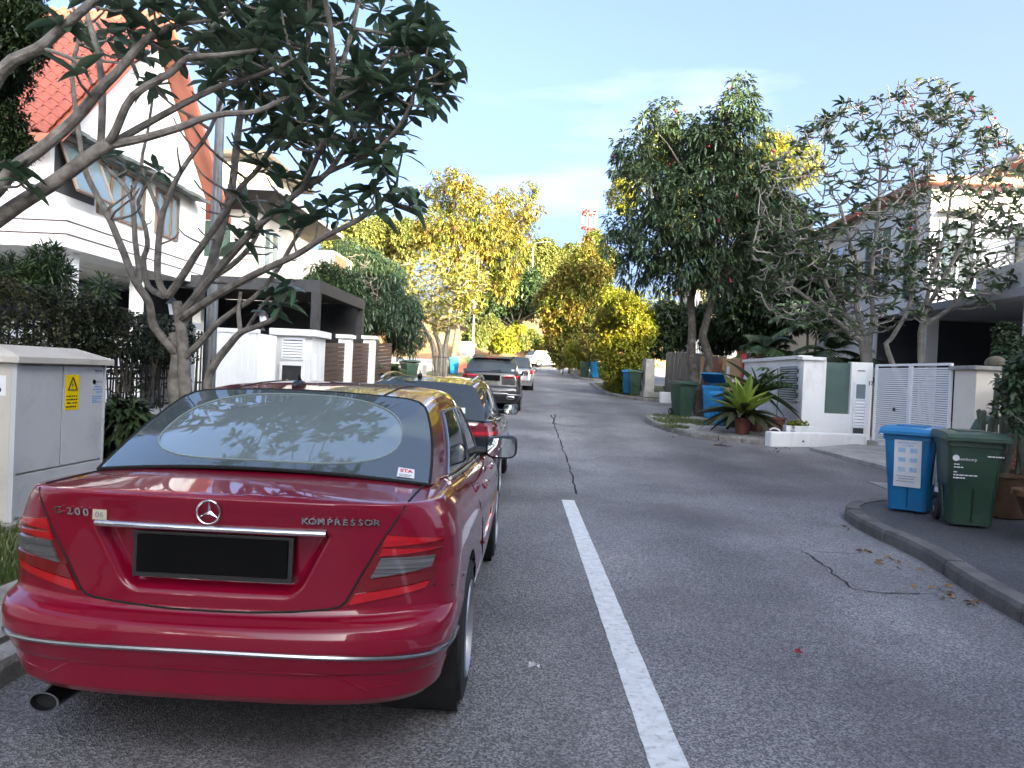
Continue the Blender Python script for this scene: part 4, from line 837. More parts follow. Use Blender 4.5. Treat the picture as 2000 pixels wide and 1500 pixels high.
# ------------------------------------------------------------------ right side: houses
w1 = thing('white_modern_house', 'white modern house with dark car porch and balcony behind the right frangipanis', 'house', (14, 22, gz(20)))
obj('wall', MB().box((12.0, 24.0, 4.1), (22, 33, 7.9)).box((17.0, 26.5, 7.9), (22, 33, 9.6)).box((12.02, 27.5, -.2), (22, 33, 4.1)).box((16.5, 15.5, -.2), (22, 27.5, 4.1)), m_wall, w1)
obj('porch_slab', MB().box((11.2, 14.5, 3.85), (22, 23.98, 4.06)), m_fascia, w1)
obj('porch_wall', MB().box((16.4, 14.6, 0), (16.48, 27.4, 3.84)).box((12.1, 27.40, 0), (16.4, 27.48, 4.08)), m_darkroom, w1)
for x, y in ((12.25, 24.2), (12.0, 18.8), (12.0, 14.9)): obj('porch_column', MB().box((x - .18, y - .18, 0), (x + .18, y + .18, 3.84)), m_wall, w1)
bl = obj('balcony', MB().box((11.9, 14.6, 4.063), (12.05, 21.2, 4.85)).box((12.05, 14.6, 4.063), (13.6, 14.75, 4.85)), m_wall, w1)
for k in range(7): obj('railing_wire', MB().tube([(11.98, 14.6, 4.98 + k * .14), (11.98, 21.2, 4.98 + k * .14)], .012, 5), m_steel, bl)
for y in (14.7, 16.9, 19.1, 21.1): obj('railing_post', MB().box((11.94, y - .03, 4.85), (12.0, y + .03, 5.95)), m_white, bl)
obj('upper_canopy', MB().box((14.6, 21.9, 6.5), (22, 23.99, 6.66)), m_fascia, w1)
rf = obj('roof', MB().add([(16.2, 25.6, 9.6), (22.5, 25.6, 9.6), (22.5, 33.6, 9.6), (16.2, 33.6, 9.6), (18.4, 29.5, 11), (20, 29.5, 11), (16.2, 25.6, 9.75), (22.5, 25.6, 9.75), (22.5, 33.6, 9.75), (16.2, 33.6, 9.75)], [(0, 3, 2, 1), (0, 1, 7, 6), (1, 2, 8, 7), (2, 3, 9, 8), (3, 0, 6, 9), (6, 7, 5, 4), (7, 8, 5), (8, 9, 4, 5), (9, 6, 4)]), m_fascia, w1)
obj('roof', MB().box((11.6, 23.6, 7.9), (22, 33.5, 8.12)), m_barge, w1)
Y_wall_window(w1, 24.0, 12.3, 13.4, 4.7, 6.9, 2, mf=m_white); X_wall = None
def nX_window(parent, x, y0, y1, z0, z1, n, mf=m_white, mp=m_pane, fr=.06):       # wall facing -x
    f = MB()
    for a, b, c, e in ((y0, y1, z0, z0 + fr), (y0, y1, z1 - fr, z1), (y0, y0 + fr, z0 + fr, z1 - fr), (y1 - fr, y1, z0 + fr, z1 - fr)): f.box((x - .06, a, c), (x + .02, b, e))
    w_ = (y1 - y0) / n
    for k in range(1, n): f.box((x - .056, y0 + k * w_ - fr / 2, z0 + fr), (x + .02, y0 + k * w_ + fr / 2, z1 - fr))
    o = obj('window', f, mf, parent)
    for k in range(n): obj('pane', MB().box((x - .02, y0 + k * w_ + fr / 2, z0 + fr), (x - .002, y0 + (k + 1) * w_ - fr / 2, z1 - fr)), mp, o)
nX_window(w1, 12.0, 24.6, 25.6, 4.5, 7.4, 1, mp=m_green_glass); nX_window(w1, 12.0, 26.4, 28.6, 5.0, 7.2, 3); Y_wall_window(w1, 24.0, 14.6, 17.4, 4.5, 6.4, 4, mf=m_dark); nX_window(w1, 12.0, 29.6, 32, 5.0, 7.2, 3)
obj('sun_blind', MB().box((12.2, 23.6, 7.05), (13.5, 23.995, 7.13)), m_dark, w1)
obj('party_sign', MB().box((11.95, 28.8, 5.2), (11.998, 29.2, 6.2)), m_red, w1)
w2 = thing('terracotta_trimmed_house', 'house with terracotta columns and pale barred window behind the mango tree', 'house', (11.5, 39, gz(39)))
obj('wall', MB().box((10.6, 35.5, 0), (18, 39.5, 7.2)), m_cream, w2); obj('roof', MB().box((10.1, 35, 7.2), (18.5, 40, 7.45)), m_barge, w2)
for y in (35.6, 38.6): obj('column', MB().box((10.2, y, gz(36)), (10.55, y + .4, 7.19)), m_barge, w2)
nX_window(w2, 10.6, 36.4, 38.2, 5.0, 7.0, 3)
for k in range(14): obj('window_bar', MB().box((10.49, 36.45 + k * .125, 5.0), (10.52, 36.48 + k * .125, 7.0)), m_white, w2)
Y_wall_window(w2, 35.5, 11.2, 12.6, 4.8, 6.6, 2)
w3 = thing('slatted_white_house', 'sunlit house with tall white vertical slats showing beside the lime bush', 'house', (9.5, 51, gz(50)))
obj('wall', MB().box((9.6, 47, 0), (16, 52, 7.4)), m_cream, w3); obj('roof', MB().box((9.2, 46.5, 7.4), (16.5, 52.5, 7.6)), m_barge, w3)
for k in range(16): obj('facade_slat', MB().box((9.6 + k * .17, 46.8, gz(47) + 1.6), (9.68 + k * .17, 46.98, gz(47) + 5.4)), m_white, w3)
Y_wall_window(w3, 47.0, 12.6, 14, 4.2, 6.2, 2)
w4 = thing('unseen_neighbour_house', 'unseen white house of the right row, its height and depth set to shade the street', 'house', (15, 4, 0))  # out of view; sized to throw shade over the right side and street
obj('wall', MB().box((11.5, -9, -.1), (22, 6.0, 13.8)), m_wall, w4); obj('roof', MB().box((11, -9.5, 13.8), (22.5, 6.4, 14.1)), m_barge, w4); nX_window(w4, 11.5, 2, 5, 4.5, 6.5, 3); nX_window(w4, 11.5, -5, -2, 4.5, 6.5, 3)
w5 = thing('unseen_sun_blocker', 'unseen pale blocks added behind the viewpoint on the right to hold off the sun', 'sun blocker', (17, -24, 0))  # unseen stepped blocks, added and shaped to keep sun off the near scene
obj('wall', MB().box((2, -40, -.1), (8, -16, 15)).box((8, -40, -.1), (13, -16, 18.5)).box((13, -40, -.1), (32, -16, 20.5)).box((43, -40, -.1), (58, -16, 20)), m_beige, w5); obj('roof', MB().box((1.6, -40.4, 15), (7.99, -15.6, 15.3)).box((8.0, -40.4, 18.5), (12.99, -15.6, 18.8)).box((13.0, -40.4, 20.5), (32.4, -15.6, 20.9)), m_fascia, w5)
bg_ = thing('beige_garden_wall', 'low beige garden wall with a white notice behind the palms', 'wall', (9.5, 29.2, gz(29)))
q = gb(1525, 29); obj('wall_body', MB().box((8.7, 29, 0), (11.2, 29.2, gz(29) + 1.75)), m_beige, bg_); obj('wall_notice', MB().box((10.0, 28.985, gz(29) + 1.15), (10.45, 28.998, gz(29) + 1.6)), m_sticker, bg_)
# ------------------------------------------------------------------ right boundary, near to far
ZG = gz(18.3)
rw = thing('white_gate_wall', 'white boundary wall with green glass panel and louvred letter-box', 'wall', (7.2, 18.4, ZG))
x0, x1, yw = 6.40, 8.02, 18.35
obj('wall_body', MB().box((x0, yw, -.1), (6.93, yw + .22, 2.16)).box((6.93, yw, -.1), (7.52, yw + .22, 0.92)).box((7.52, yw, -.1), (x1, yw + .22, 2.16)), m_wallw, rw)
obj('wall_coping', MB().box((x0 - .06, yw - .06, 2.163), (6.9, yw + .28, 2.24)), m_wallw, rw)
obj('glass_panel', MB().box((6.93, yw + .07, .92), (7.255, yw + .085, 2.13)), m_green_glass, rw); obj('glass_panel', MB().box((7.262, yw + .095, .92), (7.52, yw + .11, 2.13)), m_green_glass, rw)
lbx = obj('letterbox_frame', MB().box((7.60, yw - .03, .62), (7.64, yw, 1.68)).box((7.86, yw - .03, .62), (7.90, yw, 1.68)).box((7.64, yw - .03, 1.64), (7.86, yw, 1.68)).box((7.64, yw - .03, 1.26), (7.86, yw, 1.30)).box((7.64, yw - .03, .62), (7.86, yw, .66)), m_white, rw)
obj('letterbox_window', MB().box((7.64, yw - .012, 1.30), (7.86, yw - .004, 1.64)), m_pane, lbx)
for k in range(8): obj('louvre_slat', MB().obox((7.75, yw - .018, .70 + k * .073), .22, .012, .058, rx=-.5), m_white, lbx)
obj('meter_hatch', MB().box((7.62, yw - .012, .34), (7.86, yw - .003, .60)), m_darkroom, rw); obj('wall_slot', MB().box((7.66, yw - .008, 1.95), (7.84, yw - .002, 1.97)), m_dark, rw)
np_ = obj('number_frame', MB().box((7.935, yw - .02, 1.58), (8.01, yw - .002, 1.76)), m_wall, rw); text('house_number', '17', .13, m_dark, np_, (7.972, yw - .024, 1.67), (rad(90), 0, 0), .003, world=True, bold=.002)
# slatted gate: two leaves
sg = thing('slatted_gate', 'white horizontal-slat double gate between the gate wall and the cream pillar', 'gate', (8.2, 17, ZG))
ga, gb_, gm = np.array([8.06, 18.28]), np.array([8.36, 15.55]), None
gm = (ga + gb_) / 2; dg = (gb_ - ga) / np.linalg.norm(gb_ - ga); angg = math.atan2(dg[1], dg[0])
for a, b, bk in ((ga, gm, 0), (gm, gb_, 1)):
    ln = np.linalg.norm(b - a); c = (a + b) / 2
    lf_ = obj('gate_leaf', MB().obox((a[0] + dg[0] * .03, a[1] + dg[1] * .03, 1.17), .05, .05, 1.9, rz=angg).obox((b[0] - dg[0] * .03, b[1] - dg[1] * .03, 1.17), .05, .05, 1.9, rz=angg).obox((c[0], c[1], .24), ln - .11, .045, .05, rz=angg).obox((c[0], c[1], 2.10), ln - .11, .045, .05, rz=angg), m_white, sg)
    sme = mesh_of('gate_slat', MB().box((-ln / 2 + .05, -.008, -.017), (ln / 2 - .05, .008, .017)), m_white)
    for k in range(38): piece('gate_slat', sme, None, lf_, (c[0], c[1], .295 + k * .0465), (0, 0, angg))
    if bk == 0: obj('gate_handle', MB().obox((c[0] - .03, c[1] - .2, 1.1), .05, .03, .08), m_dark, lf_)
cpil = thing('cream_pillar', 'broad cream gate pillar topped by a mossy stone ball', 'pillar', (8.95, 15.2, gz(15)))
obj('pillar_body', MB().box((8.38, 14.75, -.1), (9.48, 15.5, 1.98)), m_cream, cpil, bevel=.01); obj('pillar_cap', MB().box((8.30, 14.66, 1.983), (9.56, 15.6, 2.06)), m_conc, cpil, bevel=.012); obj('ball_finial', MB().ball((8.93, 15.1, 2.13), .19, .19, .15, 16, 10), mat('mossy_stone', (.16, .13, .09), .9, (.09, .08, .05), 8, bump=.5, bscale=30), cpil, True)
obj('rear_pillar', MB().box((9.4, 15.55, -.1), (9.75, 16.4, 2.05)), m_cream, cpil)
rb = thing('brick_wall', 'red brick boundary wall behind the potted cacti at the right edge', 'wall', (9.0, 12, 0))
obj('wall_core', MB().box((8.93, 4, -.1), (9.2, 14.6, 1.62)), m_mortar, rb); obj('wall_coping', MB().box((8.86, 4, 1.623), (9.26, 14.6, 1.70)), m_conc, rb)
bme = mesh_of('brick', MB().box((-.03, -.108, -.032), (.03, .108, .032)), m_brick); cnt = 0
for r_ in range(21):
    for k in range(14):
        y = 14.45 - k * .232 - (.116 if r_ % 2 else 0)
        if cnt < 300: piece('brick', bme, None, rb, (8.91 + rng.uniform(-.005, .005), y, .06 + r_ * .075), (0, 0, rng.uniform(-.02, .02))); cnt += 1
# white brick wall with dark louvres, tan gate, brick pillar, far black gate
wb = thing('white_brick_wall', 'white painted brick wall with dark louvred openings behind the potted plants', 'wall', (6.5, 21, gz(21)))
obj('wall_core', MB().box((6.44, 18.6, -.1), (6.62, 23.6, gz(21) + 1.85)), m_wall, wb); obj('wall_coping', MB().box((6.36, 18.62, gz(21) + 1.853), (6.7, 23.6, gz(21) + 1.94)), m_wallw, wb)
br = MB()
for r_ in range(19):
    y = 18.64 + (.11 if r_ % 2 else 0)
    while y < 23.4:
        if not (18.75 < y + .1 < 20.2 and 8 < r_ < 19): br.box((6.415 + rng.uniform(-.004, .004), y, gz(18.6) - .05 + r_ * .098), (6.439, y + .205, gz(18.6) + .036 + r_ * .098))
        y += .22
obj('bricks', br, m_wbrick, wb, kind='stuff')
obj('louvre_recess', MB().box((6.425, 18.80, gz(18.6) + .9), (6.437, 20.15, gz(18.6) + 1.78)), m_darkroom, wb)
for k in range(15): obj('louvre_slat', MB().obox((6.405, 19.47, gz(18.6) + .93 + k * .058), .012, 1.35, .04, ry=.5), m_steel, wb)
tg_ = thing('tan_gate', 'tan slatted pedestrian gate with a pink poster and white plaque', 'gate', (6.45, 25, gz(25)))
z0 = gz(25)
for k in range(13): obj('gate_slat', MB().box((6.42, 23.85 + k * .19, z0 + .15), (6.46, 23.97 + k * .19, z0 + 1.85)), m_tan, tg_)
for k in range(7): obj('gate_rail', MB().box((6.462, 23.8, z0 + .2 + k * .26), (6.49, 26.3, z0 + .24 + k * .26)), m_brown, tg_)
obj('gate_post', MB().box((6.38, 23.62, z0), (6.5, 23.8, z0 + 1.95)), m_red, tg_); po_ = obj('poster', MB().box((6.395, 23.95, z0 + .75), (6.415, 24.85, z0 + 1.2)), m_pink, tg_); obj('poster_panel', MB().box((6.385, 24.5, z0 + .78), (6.394, 24.8, z0 + 1.17)), m_sticker, po_); obj('plaque', MB().box((6.395, 25.2, z0 + 1.2), (6.415, 25.55, z0 + 1.6)), m_sticker, tg_)
bp2 = thing('brick_pillar', 'red-brown brick gate pillar left of the tan slatted gate', 'pillar', (6.45, 26.8, z0)); obj('pillar_core', MB().box((6.3, 26.4, 0), (6.6, 27.5, z0 + 1.95)), m_mortar, bp2)
b2 = mesh_of('brick', MB().box((-.01, -.1, -.03), (.01, .1, .03)), m_brick); b3 = mesh_of('brick', MB().box((-.1, -.01, -.03), (.1, .01, .03)), m_brick)
for r_ in range(26):
    for k in range(5): piece('brick', b2, None, bp2, (6.292, 26.5 + k * .212 + (.05 if r_ % 2 else 0), z0 - .02 + r_ * .074))
    piece('brick', b3, None, bp2, (6.42 + (.06 if r_ % 2 else 0), 26.392, z0 - .02 + r_ * .074))
ow = thing('tan_panel_wall', 'plain orange-tan wall panel seen between the mango trunks', 'wall', (6.45, 28.5, gz(28))); obj('wall_body', MB().box((6.4, 27.6, 0), (6.6, 29.6, gz(28) + 1.9)), m_tan, ow)
bg2 = thing('black_gate', 'tall black boarded gate beyond the island with a pale stone pier', 'gate', (6.3, 33, gz(33))); z0 = gz(32.4)
for k in range(12): obj('gate_board', MB().box((5.60 + k * .145, 32.6, z0 + .1), (5.735 + k * .145, 32.66, z0 + 1.95)), m_dark, bg2)
obj('gate_rail', MB().box((5.55, 32.665, z0 + .4), (7.4, 32.70, z0 + .5)).box((5.55, 32.665, z0 + 1.6), (7.4, 32.70, z0 + 1.7)), m_dark, bg2)
sp2 = thing('stone_pier', 'weathered grey concrete pier on a square block beside the black gate', 'pier', gb(1268, 31.3)); q = gb(1268, 31.3)
obj('pier_shaft', MB().obox((q[0], q[1], q[2] + .95), .40, .40, 1.35, rz=.2), m_conc, sp2, bevel=.02); obj('pier_block', MB().obox((q[0] + .05, q[1], q[2] + .14), .68, .6, .30, rz=.2), m_conc, sp2, bevel=.02)
wk = thing('white_kerb_block', 'low whitewashed kerb block behind the green bin by the mango tree', 'kerb', gb(1315, 29.6)); q = gb(1315, 29.6); obj('block', MB().obox((q[0] + .3, q[1], q[2] + .2), 1.5, .3, .42), m_wallw, wk, bevel=.03)
p_ = thing('white_slim_post', 'slim white post with a small box beside the black gate', 'post', (7.0, 30.5, gz(30))); obj('post_body', MB().box((6.97, 30.47, gz(30)), (7.03, 30.53, gz(30) + 1.9)), m_white, p_); obj('post_box', MB().box((6.93, 30.40, gz(30) + 1.5), (7.07, 30.46, gz(30) + 1.85)), m_dark, p_)
# ------------------------------------------------------------------ wheelie bins
def wheelie(label, loc, rz, m, group, open_=0.0, h=1.0, labels=None, s_=1.0):
    t = thing('wheelie_bin', label, 'bin', loc, group, rz)
    wb, db, wt, dt = .42 * s_, .46 * s_, .54 * s_, .62 * s_; zt = h * .91
    def ring(w_, d_, z, r=.05):
        o = []
        for cx, cy, a0 in ((w_ / 2 - r, -d_ / 2 + r, -90), (w_ / 2 - r, d_ / 2 - r, 0), (-w_ / 2 + r, d_ / 2 - r, 90), (-w_ / 2 + r, -d_ / 2 + r, 180)):
            for k in range(4): a = rad(a0 + 30 * k); o.append((cx + r * math.cos(a), cy + r * math.sin(a), z))
        return o + o[:1]
    b = MB().grid([ring(wb, db, .03), ring(wb + .01, db + .01, .05), ring(wb + (wt - wb) * .42, db + (dt - db) * .42, zt * .44), ring(wb + (wt - wb) * .42 + .012, db + (dt - db) * .42 + .012, zt * .45), ring(wt, dt, zt - .09), ring(wt + .035, dt + .035, zt - .085), ring(wt + .04, dt + .04, zt)]); b.f.append(tuple(range(16, -1, -1)))
    obj('body', b, m, t, True, world=False, sharp=35)
    for sd in (-1, 1): obj('side_rib', MB().tube([(sd * (wb / 2 + .008), -.02, .08), (sd * (wt / 2 - .02), -.02, zt * .44)], .012, 6).tube([(.0, -db / 2 - .006, .07), (.0, -(db + (dt - db) * .42) / 2 - .006, zt * .44)], .01, 6), m, t, world=False)
    L_ = MB(); g = []
    for d, z in ((-.40, -.035), (-.40, .0), (-.36, .028), (-.2, .045), (.1, .05), (.30, .045), (.33, .0)): g.append([(x * (wt / 2 + .045), d * dt / .62, z + .012 * (1 - x * x) if z > 0 else z) for x in (-1, -.96, -.8, -.3, .3, .8, .96, 1)])
    for r_ in g:
        for i in (0, -1): r_[i] = (r_[i][0], r_[i][1], min(r_[i][2], 0) - .03)
    L_.grid(g, True).box((-wt * .3, -.2 * s_, .052), (wt * .3, .2 * s_, .066))
    v = np.array(L_.v)
    if open_:
        ca, sa = math.cos(open_), math.sin(open_); hy = dt / 2 + .01; y = v[:, 1] - hy; z = v[:, 2].copy(); v[:, 1] = hy + y * ca + z * sa; v[:, 2] = -y * sa + z * ca
    v[:, 2] += zt + .012; L_.v = [tuple(p) for p in v]
    obj('lid', L_, m, t, False, world=False)
    obj('handle', MB().tube([(-wt / 2 + .05, dt / 2 + .02, zt - .03), (-wt / 2 + .05, dt / 2 + .09, zt - .01), (wt / 2 - .05, dt / 2 + .09, zt - .01), (wt / 2 - .05, dt / 2 + .02, zt - .03)], .016, 8), m, t, True, world=False)
    for sd in (-1, 1): 
        w_ = obj('wheel', MB().lathe((sd * (wb / 2 + .015), db / 2 + .02, .115), [(0, -.028), (.10, -.03), (.115, -.02), (.115, .02), (.10, .03), (0, .028)], 18, 'x'), m_rubber, t, True, world=False); obj('hub', MB().lathe((sd * (wb / 2 + .015), db / 2 + .02, .115), [(0, sd * .034), (.04, sd * .03)], 10, 'x'), m_steel, w_, world=False)
    if labels: labels(t, wb, db, wt, dt, zt)
    return t
def lab_green(t, wb, db, wt, dt, zt):
    y = lambda z: -(db + (dt - db) * z / zt) / 2 - .016; tl = math.atan((dt - db) / 2 / zt); rt = (rad(90) - tl * -1, 0, 0)
    zz = zt * .78; obj('logo_mark', MB().lathe((-.185, y(zz) - .002, zz), [(0, 0), (.020, 0), (.032, 0)], 14, 'y'), m_sticker, t, world=False)
    text('bin_print', 'sembcorp', .042, m_sticker, t, (-.075, y(zz - .01), zz - .01), (rad(90) + tl, 0, 0), .0006)
    print_lines(t, (-.20, y(zz - .2) - .004, zz - .235), (1, 0, 0), (0, -math.sin(tl), math.cos(tl)), [(0, .165, .05), (0, .135, .10), (0, .085, .04), (0, .055, .22), (0, .025, .11), (.30, .262, .15)], .012, m_sticker, False)
m_iconblue = mat('pale_blue_print', (0.25, 0.45, 0.68), 0.6, (0.45, 0.58, 0.72), 30)
def lab_blue(t, wb, db, wt, dt, zt):
    y = lambda z: -(db + (dt - db) * z / zt) / 2 - .016; g = [[(x, y(z) - .006 - .04 * max(0, .42 - z), z) for x in (-.14, .14)] for z in np.linspace(.30, .84, 8)]
    o = obj('recycling_notice', MB().grid(g, True), m_paper, t, world=False); tl = math.atan((dt - db) / 2 / zt)
    for r_ in range(3):
        for c in range(2): obj('notice_icon', MB().obox((-.06 + c * .12, y(.72 - r_ * .11) - .008, .72 - r_ * .11),   .075, .002, .05, rx=tl), m_iconblue, o, world=False)
    print_lines(t, (-.11, y(.76) - .011, .765), (1, 0, 0), (0, -math.sin(tl), math.cos(tl)), [(0, .03, .20), (.05, .0, .12)], .016, m_iconblue, False)
    print_lines(t, (-.11, y(.36) - .03, .36), (1, 0, 0), (0, 0, 1), [(0, .0, .2), (.02, .03, .16), (0, .06, .2)], .008, m_greyink, False)
    x = lambda z: (wb + (wt - wb) * z / zt) / 2 + .016
    obj('side_notice', MB().grid([[(x(z) + .004, yy, z) for yy in (-.16, .12)] for z in np.linspace(.34, .82, 5)]), m_paper, t, world=False)
GB = 'green wheelie bins along the street'; BB = 'blue recycling wheelie bins along the street'
wheelie('large green wheelie bin with white print standing on the near right pavement', (4.64, 8.25, .115), rad(-14), m_bin_g, GB, 0, 1.02, lab_green, .94)
wheelie('blue recycling bin with a torn paper notice beside the near green bin', (4.46, 9.05, .115), rad(-36), m_bin_b, BB, 0, 1.01, lab_blue, .94)
q = gb(1337, 22.5, .115); wheelie('green wheelie bin standing left of the mango trunks on the island', tuple(q), rad(20), m_bin_g, GB, 0, 1.05)
q = gb(1402, 22.0, .115); wheelie('blue wheelie bin with its lid propped open behind the mango trunks', (q[0], 22.3, q[2]), rad(-25), m_bin_b, BB, 0.5, 1.05)
q = gb(1412, 20.2, .115); wheelie('small blue bin squeezed beside the fern on the island', (q[0], 20.1, q[2]), rad(-30), m_bin_b, BB, 0, .9, None, .8)
q = gb(1436, 19.9, .115); wheelie('small dark green bin tucked right behind the potted fern', (q[0], 19.8, q[2]), rad(10), m_bin_g, GB, 0, .92, None, .9)
q = gb(1243, 31.6, .11); wheelie('green wheelie bin by the stone pier next to the lime bush', tuple(q), rad(-8), m_bin_g, GB, 0, 1.06)
q = gb(1233, 32.4, .11); wheelie('blue bin almost hidden between the lime bush and the green bin', (q[0] - .05, 32.3, q[2]), rad(-8), m_bin_b, BB, 0, 1.03)
q = gb(1143, 47.5, .12); wheelie('green bin on the far right island half in the yellow shrubs', tuple(q), rad(0), m_bin_g, GB); q = gb(1163, 47, .12); wheelie('blue bin on the far right island just right of the green one', tuple(q), rad(5), m_bin_b, BB)
q = gb(800, 31, .1); wheelie('green bin on the left verge below the bare frangipani', (q[0], q[1], q[2]), rad(35), m_bin_g, GB, 0.12, 1.02)
q = gb(887, 44, .1); wheelie('blue bin by the far left trunks near the sheet-metal gate', tuple(q), rad(12), m_bin_b, BB); q = gb(921, 43, .1); wheelie('green bin just left of the grey utility car roof', tuple(q), rad(5), m_bin_g, GB)
wheelie('blue bin with a pale flat lid under the letter-box pillar on the left verge', (-4.15, 13.7, .15), rad(80), m_bin_b, BB, 0, 1.08)
# ------------------------------------------------------------------ pots and plants
def pot(name, label, p, r0, r1, h, m, rim=.03, group=None):
    t = thing(name, label, 'pot', p, group); obj('pot_body', MB().lathe(p, [(r0 * .9, 0), (r0, .01), (r1, h - rim * 1.6), (r1 + rim, h - rim * 1.5), (r1 + rim, h), (r1 - .015, h), (r1 - .03, h - .06)], 28), m, t, True); obj('potting_soil', MB().lathe(p, [(0, h - .05), (r1 - .02, h - .05)], 20), m_soil, t); return t
pz = lambda x, y, d=.115: (x, y, gz(y) + d)
p1 = pz(5.03, 18.35); pot('terracotta_pot', 'red terracotta pot holding the bird-nest fern at the kerb', p1, .15, .20, .38, m_terra)
fn = thing('birdnest_fern', 'large bird-nest fern with broad yellow-green fronds in the terracotta pot', 'fern', (p1[0], p1[1], p1[2] + .36))
shp = lambda t: max(.05, math.sin(math.pi * min(1, .10 + .9 * t ** .85)) ** .8)
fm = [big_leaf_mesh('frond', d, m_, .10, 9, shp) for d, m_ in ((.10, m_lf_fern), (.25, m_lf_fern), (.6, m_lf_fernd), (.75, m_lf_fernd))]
for k in range(46):
    a = 2.4 * k; lo = k / 46.0; e = 1.42 - 1.25 * lo ** .8 + rng.uniform(-.12, .12); d = (math.cos(a) * math.cos(e), math.sin(a) * math.cos(e), math.sin(e)); l = rng.uniform(.75, 1.12) * (1.05 if lo < .3 else 1)
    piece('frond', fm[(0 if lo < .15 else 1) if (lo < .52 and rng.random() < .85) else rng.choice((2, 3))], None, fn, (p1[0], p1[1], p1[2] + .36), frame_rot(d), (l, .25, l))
for i, (x, y, lab) in enumerate(((5.55, 19.1, 'brown clay pot under the strap-leaved pandanus'), (6.0, 18.95, 'reddish clay pot beside the white planter box'))): pot('clay_pot', lab, pz(x, y), .17, .22, .38, m_browng if i == 0 else m_terra)
def strap(label, p, n, ln, wd, m, e0, e1, dr):
    t = thing('strap_leaf_plant', label, 'plant', p); ms = [big_leaf_mesh('leaf', d, m, .2, 8, lambda t_: max(.03, (1 - t_) ** .5 * min(1, t_ * 6 + .4))) for d in dr]
    for k in range(n): a = 2.4 * k; e = rng.uniform(e0, e1); l = ln * rng.uniform(.7, 1.1); piece('leaf', rng.choice(ms), None, t, p, frame_rot((math.cos(a) * math.cos(e), math.sin(a) * math.cos(e), math.sin(e))), (l, wd, l))
    return t
strap('dark strap-leaved pandanus arching over its brown clay pot', (5.55, 19.1, gz(19) + .95), 34, 1.0, .055, m_lf_dark, .1, 1.45, (.3, .7, 1.0))
t = thing('umbrella_sapling', 'thin sapling with umbrella-like leaflets in front of the dark louvres', 'plant', pz(6.0, 18.95, .45)); b = np.array(pz(6.0, 18.95, .45)); obj('trunk', MB().tube([b, b + [.03, 0, .6], b + [-.02, 0, 1.25]], .014, 6), m_twig, t)
pt_ = np.array([b + [rng.uniform(-.35, .3), rng.uniform(-.2, .2), rng.uniform(.85, 1.35)] for _ in range(9)]); mb = MB()
for q in pt_: mb.tube([b + [0, 0, 1.0], q], .006, 4)
obj('leaf_stalks', mb, m_lf_palm, t, kind='stuff'); B_ = np.repeat(pt_, 8, 0); aa = np.tile(np.arange(8) * 2 * math.pi / 8, 9); leaf_obj('foliage', leaf_arrays(B_, nrm(np.stack([np.cos(aa), np.sin(aa), np.full(72, -.15)], 1)), .22, .075, .3), m_lf_palm, t)
pb = thing('planter_box', 'white rectangular planter box with a small herb at the wall foot', 'planter', pz(6.2, 18.0)); x, y, z = pz(6.15, 17.85)
obj('box_body', MB().box((x - .3, y - .14, z), (x + .32, y + .14, z + .30)), m_wallw, pb, bevel=.012); print_lines(pb, (x - .2, y - .1425, z + .09), (1, 0, 0), (0, 0, 1), [(0, .07, .10), (0, .09, .10), (.16, .0, .13)], .016, m_greyink); leaf_obj('foliage', whorls(np.array([x, y, z + .33]) + R.uniform(-1, 1, (40, 3)) * [.22, .1, .06], np.tile([[0, 0, 1.]], (40, 1)), 6, .09, .05, .3), m_lf_lime, pb)
hp = thing('garden_hose', 'pale looped hose lying on the low white drain wall', 'hose', (5.75, 17.9, gz(17.9) + .1)); obj('hose_body', MB().tube([(5.6 + .16 * math.cos(a), 17.75 + .03 * math.sin(a), gz(17.7) + .18 + .16 * math.sin(a)) for a in np.linspace(0, math.pi, 12)], .022, 8), m_paper, hp, True)
# pots at the right edge
pA, pB = (5.45, 8.95, .12), (5.22, 7.8, .12)
pot('glazed_pot', 'wide dark brown pot behind the near green bin', pA, .24, .33, .52, m_browng, .03); pot('glazed_pot', 'rust-brown round pot cut off by the right edge', pB, .16, .30, .44, mat('rust_glaze', (.20, .09, .045), .35, (.13, .06, .035), 4, coat=.5), .035)
ct = thing('column_cactus', 'cluster of tall grey-green column cacti in the wide brown pot', 'cactus', (pA[0], pA[1], .6)); m_cact = mat('cactus_skin', (.075, .095, .06), .7, (.12, .12, .09), 8, bump=.4, bscale=30)
for k in range(15):
    a = rng.uniform(0, 6.28); r_ = .24 * math.sqrt(rng.random()); x, y = pA[0] + r_ * math.cos(a), pA[1] + r_ * math.sin(a); h = rng.uniform(.6, 1.35); dx, dy = rng.uniform(-.12, .12), rng.uniform(-.1, .1)
    obj('stem', MB().tube([(x, y, .58), (x + dx * .5, y + dy * .5, .58 + h * .5), (x + dx, y + dy, .58 + h), (x + dx, y + dy, .6 + h)], [.032, .035, .030, .008], 7), m_cact, ct, True)
tree('potted_adenium', 'leafy pale-stemmed shrub leaning out of the rust-brown pot', 'shrub', (pB[0], pB[1], .5), [clump(x, y, r_, 8.0) for x, y, r_ in ((1985, 770, 26), (2010, 740, 40), (1960, 800, 16), (2020, 810, 40), (1975, 740, 20), (2030, 690, 40))], 90, 7, .11, .045, m_lf_plumr, [[(pB[0], pB[1], .5), (pB[0] - .08, pB[1], .75), (pB[0] - .02, pB[1], 1.0)]], m_twig, tr=.03, droop=.2)
tree('pot_creeper', 'yellowish leafy creeper climbing the grey porch column at the right edge', 'plant', (11.9, 17.5, gz(17.5)), C_(17.0, (1965, 650, 18), (1970, 680, 22), (1960, 700, 14)), 160, 7, .16, .08, m_lf_plumr, tr=.03)
